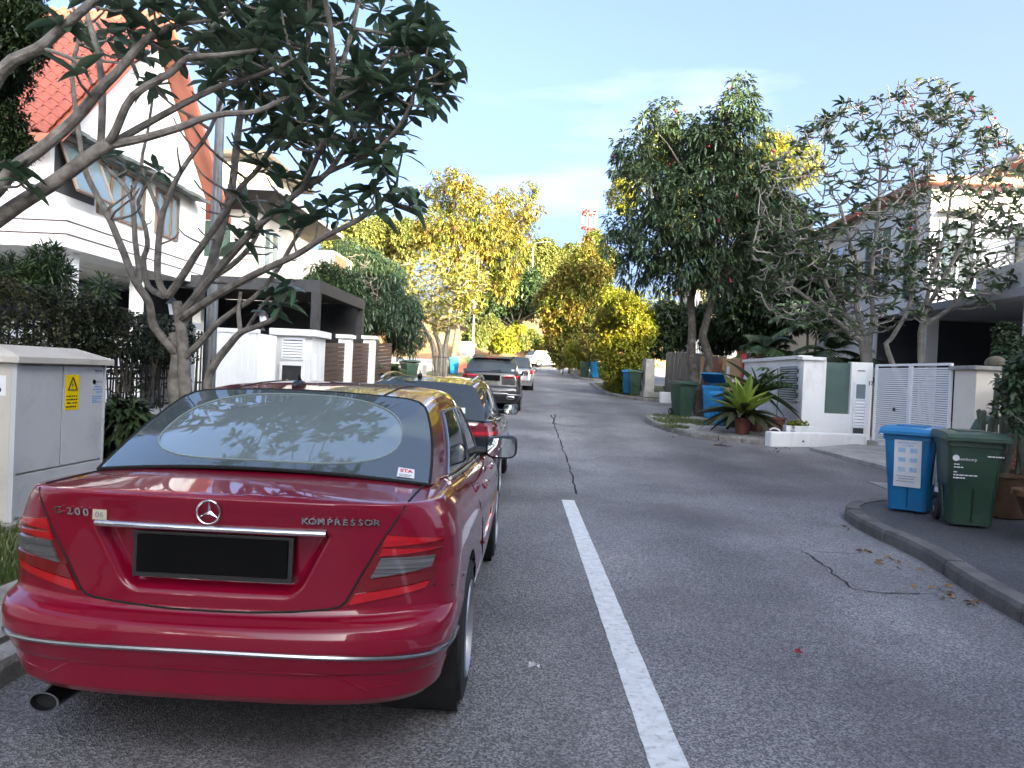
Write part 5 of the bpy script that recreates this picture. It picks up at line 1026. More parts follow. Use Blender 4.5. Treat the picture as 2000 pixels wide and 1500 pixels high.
gp = thing('green_pipe', 'green bent pipe rising behind the near green bin', 'pipe', (6.5, 10.8, .1)); obj('pipe_body', MB().tube([(6.20, 10.9, .1), (6.20, 10.9, 1.0), (6.26, 10.9, 1.12), (6.38, 10.9, 1.16), (6.6, 10.9, 1.16)], .06, 10), m_bin_g, gp, True)
# unseen houses of the left row, added so their sunlit walls brighten the shade
for k, (y0_, y1_, hh_) in enumerate(((-9, 3.5, 7.0), (-24, -11, 8.0))):
    t = thing('unseen_row_house', ('unseen white house of the left row behind the grey cabinet, added to bounce sunlight', 'unseen white house at the start of the left row, added to bounce sunlight')[k], 'house', (-14, y0_, 0))
    obj('wall', MB().box((-20, y0_, -.1), (-9.5, y1_, hh_)), m_wall, t); obj('roof', MB().add([(-20.3, y0_ - .4, hh_), (-9.1, y0_ - .4, hh_), (-9.1, y1_ + .4, hh_), (-20.3, y1_ + .4, hh_), (-20.3, (y0_ + y1_) / 2, hh_ + 2), (-9.1, (y0_ + y1_) / 2, hh_ + 2)], [(0, 3, 2, 1), (0, 1, 5, 4), (2, 3, 4, 5), (1, 2, 5), (3, 0, 4)]), m_barge, t)
    X_wall_window(t, -9.5, y0_ + 2, y0_ + 5, 4.4, 6.0, 3); X_wall_window(t, -9.5, y0_ + 7, y0_ + 10, 4.4, 6.0, 3)
# ------------------------------------------------------------------ cars
def paint(name, col, coat=1.0, metal=0.0, rough=0.45, flake=None):
    m = mat(name, col, rough, flake or tuple(c * 0.9 for c in col), 1.3, metal=metal, coat=coat, spec=0.1); return m
m_redpaint = paint('crimson_paint', (0.235, 0.003, 0.022), 1.0, 0.0, 0.30)
m_blackpaint = paint('black_paint', (0.012, 0.013, 0.015), 1.0, 0.1, 0.3)
m_greypaint = paint('grey_paint', (0.055, 0.052, 0.053), 1.0, 0.55, 0.35)
m_silver = paint('silver_paint', (0.32, 0.32, 0.33), 1.0, 0.6, 0.35)
m_whitecar = paint('white_car_paint', (0.78, 0.78, 0.77), 1.0, 0.0, 0.4)
m_tint = mat('tinted_glass', (0.35, 0.42, 0.43), 0.015, (0.33, 0.40, 0.41), 0.6, metal=0.62, spec=1.0)
m_tintd = mat('dark_tinted_glass', (0.10, 0.115, 0.12), 0.02, (0.09, 0.105, 0.11), 0.6, metal=0.6, spec=1.0)
m_mirror = mat('mirror_glass', (0.60, 0.66, 0.66), 0.01, (0.58, 0.64, 0.64), 1, metal=1.0)
m_chrome = mat('chrome', (0.72, 0.72, 0.73), 0.10, (0.68, 0.68, 0.69), 3, metal=1.0)
m_chromed = mat('satin_trim', (0.40, 0.40, 0.41), 0.22, (0.36, 0.36, 0.37), 3, metal=1.0)
m_alloy = mat('alloy', (0.5, 0.5, 0.5), 0.3, (0.46, 0.46, 0.46), 4, metal=0.9)
m_gap = mat('panel_gap', (0.004, 0.004, 0.004), 0.8, (0.006, 0.006, 0.006), 5)
m_plastic = mat('black_plastic', (0.014, 0.014, 0.016), 0.45, (0.018, 0.018, 0.02), 20, bump=0.1, bscale=200)
m_plate = mat('black_plate', (0.002, 0.002, 0.002), 0.6, (0.003, 0.003, 0.003), 5, spec=0.1)
m_lred = mat('red_lamp_lens', (0.55, 0.006, 0.016), 0.10, (0.42, 0.004, 0.012), 9, coat=1.0, stretch=(1, 1, 6))
m_lredd = mat('dark_red_lamp_lens', (0.20, 0.004, 0.010), 0.10, (0.16, 0.003, 0.008), 9, coat=1.0)
m_lsmoke = mat('smoked_lamp_lens', (0.10, 0.095, 0.10), 0.15, (0.26, 0.25, 0.26), 3, coat=1.0, metal=0.4, stretch=(1, 1, 40))
m_under = mat('underbody', (0.008, 0.008, 0.008), 0.9, (0.012, 0.012, 0.012), 8)
m_clear = mat('headlamp_lens', (0.5, 0.5, 0.52), 0.08, (0.38, 0.38, 0.4), 8, coat=1.0, metal=0.3)
m_stickred = mat('sticker_red', (0.65, 0.05, 0.06), 0.4, (0.6, 0.05, 0.06), 5)
m_tanlabel = mat('beige_label', (0.55, 0.47, 0.36), 0.5, (0.5, 0.43, 0.33), 9)

class Car:
    def __init__(s, root, lev, W, Len, belt, crown, axles, ra, n1=40, n2=110, n3=20, rows=60, nr=3.4, Lr=0.5, Lf=0.95, recess=None, bar=0.035):
        s.root = root; lev = np.array(lev, float); s.lev = lev; zs = lev[:, 0]
        # resample the profile by its own length so that steps keep their points
        seg = np.r_[0, np.cumsum(np.hypot(np.diff(zs), np.diff(lev[:, 1])) + 0.3 * np.abs(np.diff(lev[:, 2])))]
        t = np.linspace(0, seg[-1], rows)
        f = lambda c: np.interp(t, seg, lev[:, c])
        z, yr, w_, yf, lr = f(0), f(1), f(2), f(3), f(4)
        s.rows, s.n1, s.n2, s.n3 = rows, n1, n2, n3; ns = n1 + n2 + n3 - 2; s.ns = ns
        X = np.zeros((rows, ns)); Y = X.copy(); Z = X.copy(); s.z0, s.zt = z[0], z[-1]
        th = np.linspace(0, math.pi / 2, 800)
        for i in range(rows):
            def corner(n, Lc):
                x = w_[i] * np.sin(th) ** (2 / n); y = Lc * (1 - np.maximum(np.cos(th), 0) ** (2 / n))
                a = np.r_[0, np.cumsum(np.hypot(np.diff(x), np.diff(y)))]; return x, y, a
            x, y, a = corner(nr, lr[i]); q = np.linspace(0, a[-1], n1)
            X[i, :n1] = np.interp(q, a, x); Y[i, :n1] = yr[i] + np.interp(q, a, y)
            ys = np.linspace(yr[i] + lr[i], yf[i] - Lf, n2); X[i, n1 - 1:n1 - 1 + n2] = w_[i]; Y[i, n1 - 1:n1 - 1 + n2] = ys
            x, y, a = corner(2.5, Lf); q = np.linspace(0, a[-1], n3)
            X[i, ns - n3:] = np.interp(q, a, x)[::-1]; Y[i, ns - n3:] = (yf[i] - np.interp(q, a, y))[::-1]
            Z[i] = z[i]
        X *= 1 - bar * ((Y - Len * 0.5) / (Len * 0.5)) ** 2
        yy = np.linspace(-0.6, Len + 0.6, 500); bb = np.interp(yy, [b[0] for b in belt], [b[1] for b in belt]); kk = np.hanning(61); kk /= kk.sum()
        bb = np.convolve(np.pad(bb, 30, 'edge'), kk, 'valid'); belt = list(zip(yy, bb)); bl = np.interp(Y, yy, bb)
        s.belt = belt
        Z = s.z0 + (Z - s.z0) * (bl - s.z0) / (s.zt - s.z0)
        if recess: Y += recess(X, Z) * (Y < 0.6)
        s.X, s.Y, s.Z, s.crown, s.Len, s.axles, s.ra, s.wmax = X, Y, Z, crown, Len, axles, ra, W
    def z_at(s, y): return np.interp(y, [b[0] for b in s.belt], [b[1] for b in s.belt])
    def body(s, m, name='body', m_arch=None):
        X, Y, Z = s.X.copy(), s.Y.copy(), s.Z.copy(); dead = np.zeros(X.shape, bool)
        for ya, za in s.axles:
            d = np.hypot(Y - ya, Z - za); ins = (d < s.ra) & (np.abs(X) > 0.55)
            dead |= ins; k = np.where(ins, s.ra / np.maximum(d, 1e-3), 1)
            Y = np.where(ins, ya + (Y - ya) * k, Y); Z = np.where(ins, za + (Z - za) * k, Z)
        Z = np.maximum(Z, s.z0 - 0.0)
        v = []; f = []; r, n = X.shape
        for sg in (1, -1):
            o = len(v); v += [(sg * X[i, j], Y[i, j], Z[i, j]) for i in range(r) for j in range(n)]
            for i in range(r - 1):
                for j in range(n - 1):
                    if dead[i, j] and dead[i + 1, j] and dead[i, j + 1] and dead[i + 1, j + 1]: continue
                    q = (o + i * n + j, o + i * n + j + 1, o + (i + 1) * n + j + 1, o + (i + 1) * n + j)
                    f.append(q if sg > 0 else q[::-1])
        o = len(v); Mx = 15
        for j in range(n):
            x, y, z = X[-1, j], Y[-1, j], Z[-1, j]; c = np.interp(y, [a[0] for a in s.crown], [a[1] for a in s.crown])
            for k in range(Mx):
                u = -1 + 2 * k / (Mx - 1); v.append((u * x, y, z + c * (1 - abs(u) ** 2.2) * min(1, x / 0.5)))
        for j in range(n - 1):
            for k in range(Mx - 1): f.append((o + j * Mx + k, o + j * Mx + k + 1, o + (j + 1) * Mx + k + 1, o + (j + 1) * Mx + k))
        mb = MB(); mb.v, mb.f = v, f
        ob = obj(name, mb, m, s.root, True, world=False, sharp=0)
        bm = bmesh.new(); bm.from_mesh(ob.data); bmesh.ops.remove_doubles(bm, verts=bm.verts, dist=2e-4)
        bmesh.ops.recalc_face_normals(bm, faces=bm.faces); bm.to_mesh(ob.data); bm.free()
        ob.data.set_sharp_from_angle(angle=rad(48))
        u = MB()
        for ya, za in s.axles:
            for sg in (1, -1):
                a0 = sg * (s.wmax - 0.03); a1 = sg * (s.wmax - 0.36)
                u.lathe((0, ya, za), [(s.ra + 0.003, a0), (s.ra + 0.003, a1), (0.02, a1)], 28, 'x')
        lo = s.z0 - 0.04
        u.box((-s.wmax + 0.16, 0.42, lo), (s.wmax - 0.16, s.axles[0][0] - s.ra, s.z0 + 0.16))
        u.box((-s.wmax + 0.12, s.axles[0][0] + s.ra, lo), (s.wmax - 0.12, s.axles[1][0] - s.ra, s.z0 + 0.16))
        u.box((-s.wmax + 0.4, s.axles[0][0] - s.ra, lo), (s.wmax - 0.4, s.axles[1][0] + s.ra + 0.4, s.z0 + 0.2))
        obj('underbody', u, m_under, s.root, world=False)
        return ob
    def surf(s, st, z, off=0.0, side=1):                        # a point of the skin: station, height -> position pushed out by off
        def at(st_, z_):
            j = min(max(st_, 0), s.ns - 1.001); j0 = int(j); a = j - j0
            zc = s.Z[:, j0] * (1 - a) + s.Z[:, j0 + 1] * a
            i = np.interp(z_, zc, np.arange(s.rows)); i0 = min(int(i), s.rows - 2); b = i - i0
            def g(A): return (A[i0, j0] * (1 - a) + A[i0, j0 + 1] * a) * (1 - b) + (A[i0 + 1, j0] * (1 - a) + A[i0 + 1, j0 + 1] * a) * b
            return np.array([g(s.X), g(s.Y), z_])
        p = at(st, z)
        if off:
            du = at(st + 0.6, z) - at(st - 0.6, z); dv = at(st, z + 0.01) - at(st, z - 0.01)
            n = np.cross(du, dv); n /= (np.linalg.norm(n) + 1e-9); p = p + n * off
        return np.array([p[0] * side, p[1], p[2]])
    def st_x(s, x, z):                                          # station of lateral distance x on the rear
        i = int(np.argmin(np.abs(s.Z[:, 0] - z))); return float(np.interp(x, s.X[i, :s.n1], np.arange(s.n1)))
    def st_y(s, y, z):
        j = s.n1 + 5; i = int(np.argmin(np.abs(s.Z[:, j] - z))); return float(np.interp(y, s.Y[i, :s.ns - s.n3], np.arange(s.ns - s.n3)))
    def patch(s, name, q, m, side=1, off=0.004, nu=14, nv=8, parent=None, back=0.012, smooth=True):
        # q: four (station, z): lower inner, lower outer, upper outer, upper inner
        g = []
        for i in range(-1, nv + 2):
            r = []
            for j in range(-1, nu + 2):
                v = min(max(i, 0), nv) / nv; u = min(max(j, 0), nu) / nu
                a = np.array(q[0]) * (1 - u) + np.array(q[1]) * u; b = np.array(q[3]) * (1 - u) + np.array(q[2]) * u
                c = a * (1 - v) + b * v; edge = i < 0 or j < 0 or i > nv or j > nu
                r.append(s.surf(c[0], c[1], -back if edge else off, side))
            g.append(r)
        return obj(name, MB().grid(g, side < 0), m, parent or s.root, smooth, world=False, sharp=50)
    def strip(s, name, path, r, m, side=1, off=0.0, n=6, parent=None, both=False):
        mb = MB()
        for sd in ((1, -1) if both else (side,)): mb.tube([s.surf(a, b, off, sd) for a, b in path], r, n)
        return obj(name, mb, m, parent or s.root, True, world=False)
    def cabin(s, B, Rr, m, m_glass, m_side, roofcrown=0.05, bowr=0.08, bowf=-0.25, glass_rear_base=None, win=None, rear_glass=True, bulge=0.03, roof_mat=None, wind=True, rw=(0.06, 0.94, 0.07, 0.93), rcor=0.10):
        # B, Rr: base and roof-rail curves (x, y, z) from the rear corner forward
        ns = 40; B = np.array(B, float); Rr = np.array(Rr, float)
        def cur(C, t):
            k = np.linspace(0, 1, len(C)); o_ = []
            for c in range(3):
                o_.append(np.interp(t, k, C[:, c]))
            return np.stack(o_, -1)
        t = np.linspace(0, 1, ns); b = cur(B, t); r = cur(Rr, t)
        for _ in range(6):                                      # soften the kinks of the rail
            r[1:-1] = 0.25 * r[:-2] + 0.5 * r[1:-1] + 0.25 * r[2:]; b[1:-1] = 0.25 * b[:-2] + 0.5 * b[1:-1] + 0.25 * b[2:]
        s.b, s.r = b, r
        bow = np.interp(t, [0, 0.25, 0.75, 1], [bowr, 0.0, 0.0, bowf]); NT = 26; sec = np.zeros((ns, NT, 3))
        for i in range(ns):
            p0, p1 = b[i], r[i]; c = np.array([0, p1[1] - bow[i], p1[2] + roofcrown])
            k = 0.86
            e0 = p0 + (p1 - p0) * k; e1 = np.array([p1[0] - rcor, p1[1] - bow[i] * (1 - ((p1[0] - rcor) / p1[0]) ** 2), p1[2] + roofcrown * (1 - ((p1[0] - rcor) / p1[0]) ** 2)])
            pts = []
            for u in np.linspace(0, 1, 10):
                q = p0 + (e0 - p0) * u; q = q + np.array([bulge * math.sin(math.pi * u * 0.8), 0, 0]); pts.append(q)
            e0 = pts[-1]; ctl = p1 + np.array([0.004, 0, 0.004])
            for u in np.linspace(0, 1, 7)[1:]: pts.append(e0 * (1 - u) ** 2 + 2 * ctl * u * (1 - u) + e1 * u * u)
            for u in np.linspace(0, 1, 11)[1:]:
                x = e1[0] * (1 - u); f_ = 1 - (x / p1[0]) ** 2
                pts.append(np.array([x, p1[1] - bow[i] * f_, p1[2] + roofcrown * f_]))
            sec[i] = np.array(pts)
        s.sec = sec
        mb = MB()
        mb.grid(sec.tolist()); fl = sec.copy(); fl[..., 0] *= -1; mb.grid(fl.tolist(), True)
        ob = obj('cabin', mb, m, s.root, True, world=False, sharp=0)
        bm = bmesh.new(); bm.from_mesh(ob.data); bmesh.ops.remove_doubles(bm, verts=bm.verts, dist=2e-4); bmesh.ops.recalc_face_normals(bm, faces=bm.faces); bm.to_mesh(ob.data); bm.free()
        def end_glass(i, name, basey, basez, mg, grow=0.0, arch=0.02):
            E = sec[i]; idx = list(range(NT)); g = []
            # side edge follows the section from base to the corner, top edge the roof
            side = E[:13]; top = E[12:]
            NV, NU = 14, 25
            L_ = np.r_[0, np.cumsum(np.linalg.norm(np.diff(side, axis=0), axis=1))]; L_ /= L_[-1]
            xt = top[:, 0][::-1]
            for v in np.linspace(0, 1, NV):
                sp = np.array([np.interp(v, L_, side[:, c]) for c in range(3)]); row = []
                for u in np.linspace(-1, 1, NU):
                    x = u * sp[0]
                    bow_b = basey - side[0][1]; bow_t = E[-1][1] - E[12][1]
                    bz = basez - side[0][2]; tz = E[-1][2] - E[12][2]
                    fu = 1 - u * u
                    if v > 0.999:
                        y = np.interp(abs(x), xt, top[:, 1][::-1]); z = np.interp(abs(x), xt, top[:, 2][::-1])
                    else:
                        y = sp[1] + (bow_b * (1 - v) + bow_t * v) * fu; z = sp[2] + (bz * (1 - v) + tz * v) * fu + arch * math.sin(math.pi * v) * fu
                    row.append((x, y, z))
                g.append(row)
            o = obj(name, MB().grid(g), mg, s.root, True, world=False, sharp=0)
            return o, g
        s.rear = None
        if rear_glass: s.rear = end_glass(0, 'rear_window', *glass_rear_base, m_glass)
        if wind: s.front = end_glass(ns - 1, 'windscreen', b[-1][1] + 0.28, b[-1][2] + 0.05, m_side)
        return ob
    def side_window(s, s0, s1, t0, t1, m, off=0.006, side=1, name='side_window', lean0=0.0, lean1=0.0, frame=None):
        # a pane lying just proud of the cabin's flank: s along the car, t up the flank (0 base, 1 rail)
        ns = len(s.sec); g = []
        def pt(sv, tv):
            i = min(max(sv, 0), 1) * (ns - 1.001); i0 = int(i); a = i - i0; k = tv * 9.0; k0 = min(int(k), 8); c = k - k0
            A = s.sec[i0] * (1 - a) + s.sec[i0 + 1] * a; return A[k0] * (1 - c) + A[k0 + 1] * c
        for v in np.linspace(0, 1, 8):
            row = []
            for u in np.linspace(0, 1, 12):
                tv = t0 + (t1 - t0) * v; sv = (s0 + lean0 * v) * (1 - u) + (s1 + lean1 * v) * u
                p = pt(sv, tv); row.append((side * (p[0] + off), p[1], p[2]))
            g.append(row)
        o = obj(name, MB().grid(g, side < 0), m, s.root, True, world=False, sharp=0)
        if frame:
            loop = g[0] + [r[-1] for r in g[1:]] + g[-1][::-1][1:] + [r[0] for r in g[::-1][1:]]
            obj('window_frame', MB().tube(loop, 0.009, 6), frame, o, True, world=False)
        return o
def wheel(root, x, y, r, wd, side, mr=None, spokes=5):
    h = wd / 2; tread = [(r * 0.66, -h * 0.95), (r * 0.80, -h), (r * 0.95, -h * 0.92), (r, -h * 0.7), (r, h * 0.7), (r * 0.95, h * 0.92), (r * 0.80, h), (r * 0.66, h * 0.95)]
    o = obj('wheel', MB().lathe((x, y, r), tread, 36, 'x'), m_rubber, root, True, world=False)
    k = side * h; mb = MB().lathe((x, y, r), [(r * 0.68, k * 0.97), (r * 0.66, k * 1.03), (r * 0.60, k * 0.7), (r * 0.57, k * 0.2)], 32, 'x')
    mb.lathe((x, y, r), [(0.0, k * 0.75), (r * 0.16, k * 0.72), (r * 0.2, k * 0.3)], 16, 'x')
    for i in range(spokes):
        a = 2 * math.pi * i / spokes
        for d in (-0.11, 0.11):
            p = [(x + k * 0.6, y + r * q * math.cos(a + d * 0.8), r + r * q * math.sin(a + d * 0.8)) for q in (0.14, 0.4, 0.62)]
            mb.tube(p, [0.026, 0.02, 0.024], 6)
    obj('rim', mb, mr or m_alloy, o, True, world=False)
    obj('brake_disc', MB().lathe((x, y, r), [(0.0, k * 0.1), (r * 0.56, k * 0.1)], 24, 'x'), m_under, o, world=False)
    return o
def door_mirror(car, y, z, side, m, xin, wd=0.24, hh=0.155, glass=m_mirror, lower=None):
    x = side * (xin + 0.09 + wd / 2)
    def tp(px, py, pz):
        k = (px * side / (wd / 2) + 1) / 2                    # 0 inner, 1 outer
        return px, py * (1.1 - 0.3 * k) , pz * (0.95 + 0.1 * k) - (0.012 * (1 - k))
    o = obj('door_mirror', MB().grid(ovoid((x, y, z), wd / 2, 0.085, hh / 2, 0.55, taper=tp)).tube([(side * (xin - 0.03), y + 0.05, z - 0.05), (side * (xin + 0.12), y + 0.03, z - 0.045)], [0.04, 0.03], 8), m, car.root, True, world=False)
    g = []
    for i in range(9):
        rr = []
        for j in range(13):
            u, v = -1 + 2 * j / 12, -1 + 2 * i / 8; n = 4.0
            rr_ = max((abs(u) ** n + abs(v) ** n) ** (1 / n), 1e-6); mxx = max(abs(u), abs(v)); k = mxx / rr_
            rr.append((x + side * 0.0 + u * k * wd * 0.43, y - 0.086 - 0.004 * (1 - u * u), z - 0.004 + v * k * hh * 0.40))
        g.append(rr)
    obj('mirror_glass', MB().grid(g), glass, o, True, world=False)
    return o
def plate(root, c, w_, h, parent=None, tilt=0.0, frame=True):
    p = obj('number_plate', MB().obox((c[0], c[1] - 0.006, c[2]), w_, 0.012, h, rx=tilt), m_plate, parent or root, world=False, bevel=0.003)
    if frame: obj('plate_frame', MB().obox((c[0], c[1] + 0.004, c[2] - 0.004), w_ + 0.035, 0.014, h + 0.03, rx=tilt), m_plastic, p, world=False, bevel=0.003)
    return p

# ---- the red saloon in the foreground
red = thing('red_saloon_car', 'crimson four-door saloon with C 200 badge parked in the left foreground', 'car', (-1.115, 2.62, 0))
def red_recess(X, Z):
    zt, zb = 0.884, 0.655; k = np.clip((zt - Z) / (zt - zb), 0, 1); half = 0.435 - 0.115 * k - 0.03 * np.clip((k - 0.75) / 0.25, 0, 1) ** 2
    sm = lambda v: v * v * (3 - 2 * v)
    inx = sm(np.clip((half - X) / 0.045, 0, 1)); inz = sm(np.clip((Z - zb) / 0.035, 0, 1)) * np.clip((zt - Z) / 0.010, 0, 1)
    return inx * inz * 0.05
red_lev = [  # z, rear y, half width, front y, corner depth
    (0.262, 0.13, 0.80, 4.46, 0.46), (0.272, 0.085, 0.815, 4.48, 0.46), (0.300, 0.060, 0.835, 4.50, 0.46), (0.36, 0.047, 0.848, 4.53, 0.46), (0.398, 0.040, 0.855, 4.54, 0.46),
    (0.404, 0.028, 0.858, 4.545, 0.46), (0.45, 0.012, 0.872, 4.56, 0.46), (0.466, 0.008, 0.877, 4.57, 0.46), (0.485, 0.0, 0.882, 4.575, 0.46), (0.535, 0.0, 0.886, 4.58, 0.46),
    (0.566, 0.008, 0.885, 4.58, 0.46), (0.580, 0.020, 0.884, 4.58, 0.46), (0.594, 0.056, 0.884, 4.58, 0.45), (0.604, 0.090, 0.884, 4.57, 0.44), (0.625, 0.098, 0.885, 4.57, 0.44), (0.70, 0.092, 0.886, 4.56, 0.45),
    (0.78, 0.084, 0.884, 4.54, 0.46), (0.86, 0.074, 0.872, 4.50, 0.47), (0.91, 0.067, 0.856, 4.46, 0.48), (0.95, 0.058, 0.838, 4.42, 0.49), (0.985, 0.048, 0.815, 4.40, 0.50), (1.001, 0.045, 0.798, 4.38, 0.50), (1.004, 0.047, 0.788, 4.38, 0.50), (1.006, 0.056, 0.772, 4.37, 0.50)]
RAX, FAX = 0.88, 3.62
rc = Car(red, red_lev, 0.885, 4.58, [(0, 1.006), (0.12, 1.002), (0.30, 0.992), (0.6, 0.992), (1.0, 0.965), (1.5, 0.94), (2.4, 0.91), (3.0, 0.885), (3.5, 0.85), (4.2, 0.74), (4.6, 0.62)],
         [(0, 0.002), (0.08, 0.010), (0.3, 0.038), (0.55, 0.056), (1.5, 0.06), (3.3, 0.06), (4.2, 0.05), (4.58, 0)], [(RAX, 0.317), (FAX, 0.317)], 0.352,
         n1=110, n2=150, n3=26, rows=130, nr=3.7, recess=red_recess)
rc.Z -= 0.026 * np.exp(-((rc.Z - 0.61) / 0.06) ** 2) * np.clip(1 - (rc.X / 0.7) ** 2, 0, 1) * (rc.Y < 0.5)
rc.body(m_redpaint)
rc.cabin([(0.705, 0.58, 1.006), (0.72, 1.2, 0.950), (0.735, 2.0, 0.92), (0.735, 2.7, 0.89), (0.72, 3.35, 0.86)],
         [(0.575, 1.19, 1.333), (0.578, 1.55, 1.362), (0.58, 1.95, 1.372), (0.575, 2.35, 1.360), (0.56, 2.62, 1.325)], m_redpaint, m_tint, m_tintd, roofcrown=0.026, bowr=0.05,
         glass_rear_base=(0.46, 1.056), bulge=0.028)
for sd in (1, -1):
    rc.side_window(0.21, 0.55, 0.06, 0.90, m_tintd, side=sd, lean0=0.06, lean1=0.0, frame=m_chromed)
    rc.side_window(0.57, 0.93, 0.05, 0.90, m_tintd, side=sd, lean0=0.0, lean1=-0.07, frame=m_chromed)
g_ = rc.rear[1]
obj('window_seal', MB().tube(g_[0], 0.008, 6).tube([r[0] for r in g_], 0.007, 6).tube([r[-1] for r in g_], 0.007, 6).tube(g_[-1], 0.006, 6), m_gap, rc.rear[0], True, world=False)
# heated-window edge line, a pale oval print on the glass, and the parking sticker
ov = []
for k in range(64):
    a = 2 * math.pi * k / 64; u = 0.505 + 0.395 * math.copysign(abs(math.cos(a)) ** 0.6, math.cos(a)); v = 0.49 + 0.42 * math.copysign(abs(math.sin(a)) ** 0.75, math.sin(a))
    i, j = v * 13, u * 24; i0, j0 = int(i), int(j); a_, b_ = i - i0, j - j0
    p = sum(np.array(g_[i0 + di][j0 + dj]) * w_ for di, dj, w_ in ((0, 0, (1 - a_) * (1 - b_)), (1, 0, a_ * (1 - b_)), (0, 1, (1 - a_) * b_), (1, 1, a_ * b_)))
    ov.append(p + np.array([0, -0.002, 0.003]))
ov.append(ov[0])
obj('demister_edge', MB().tube(ov, 0.003, 4, False), mat('demister_print', (0.28, 0.34, 0.32), 0.4, (0.25, 0.3, 0.28), 5), rc.rear[0], True, world=False)
def glass_pt(u, v):
    i, j = v * 13, u * 24; i0, j0 = min(int(i), 12), min(int(j), 23); a_, b_ = i - i0, j - j0
    return sum(np.array(g_[i0 + di][j0 + dj]) * w_ for di, dj, w_ in ((0, 0, (1 - a_) * (1 - b_)), (1, 0, a_ * (1 - b_)), (0, 1, (1 - a_) * b_), (1, 1, a_ * b_)))
ring = []
for k in range(65):
    a = 2 * math.pi * k / 64; ca, sa = math.cos(a), math.sin(a); u = 0.505 + 0.395 * math.copysign(abs(ca) ** 0.6, ca); v = 0.49 + 0.42 * math.copysign(abs(sa) ** 0.75, sa)
    du, dv = u - 0.505, v - 0.49; s_ = min((0.493 / abs(du)) if abs(du) > 1e-6 else 9, (0.487 if dv < 0 else 0.505) / abs(dv) if abs(dv) > 1e-6 else 9)
    ring.append([glass_pt(0.505 + du * q_, 0.49 + dv * q_) + np.array([0, -0.001, 0.0015]) for q_ in (1.0, 1 + (s_ - 1) * .5, s_)])
m_tintb = mat('window_border_tint', (0.16, 0.20, 0.215), 0.02, (0.15, 0.185, 0.20), 0.6, metal=0.6, spec=1.0)
obj('window_border', MB().grid(ring), m_tintb, rc.rear[0], True, world=False, sharp=0)
q = [glass_pt(u, v) + np.array([0, -0.003, 0.004]) for u, v in ((0.905, 0.035), (0.955, 0.035), (0.952, 0.125), (0.905, 0.125))]
stk = obj('window_sticker', MB().add(q, [(0, 1, 2, 3)]), m_sticker, rc.rear[0], world=False)
c_ = sum(q) / 4; e1_ = Vector(q[1] - q[0]).normalized(); e2_ = Vector(q[3] - q[0]).normalized(); n_ = e1_.cross(e2_)
rot_ = Matrix((e1_, e2_, n_)).transposed().to_euler()
text('sticker_lettering', 'STA', 0.030, m_stickred, stk, c_ + np.array(n_) * 0.0015 + np.array(e2_) * 0.012, rot_, 0.0004, bold=0.001)
print_lines(stk, c_ + np.array(n_) * 0.001 - np.array(e1_) * 0.028 - np.array(e2_) * 0.018, e1_, e2_, [(0, 0, .055), (0, -.010, .045)], .005, m_greyink, False)
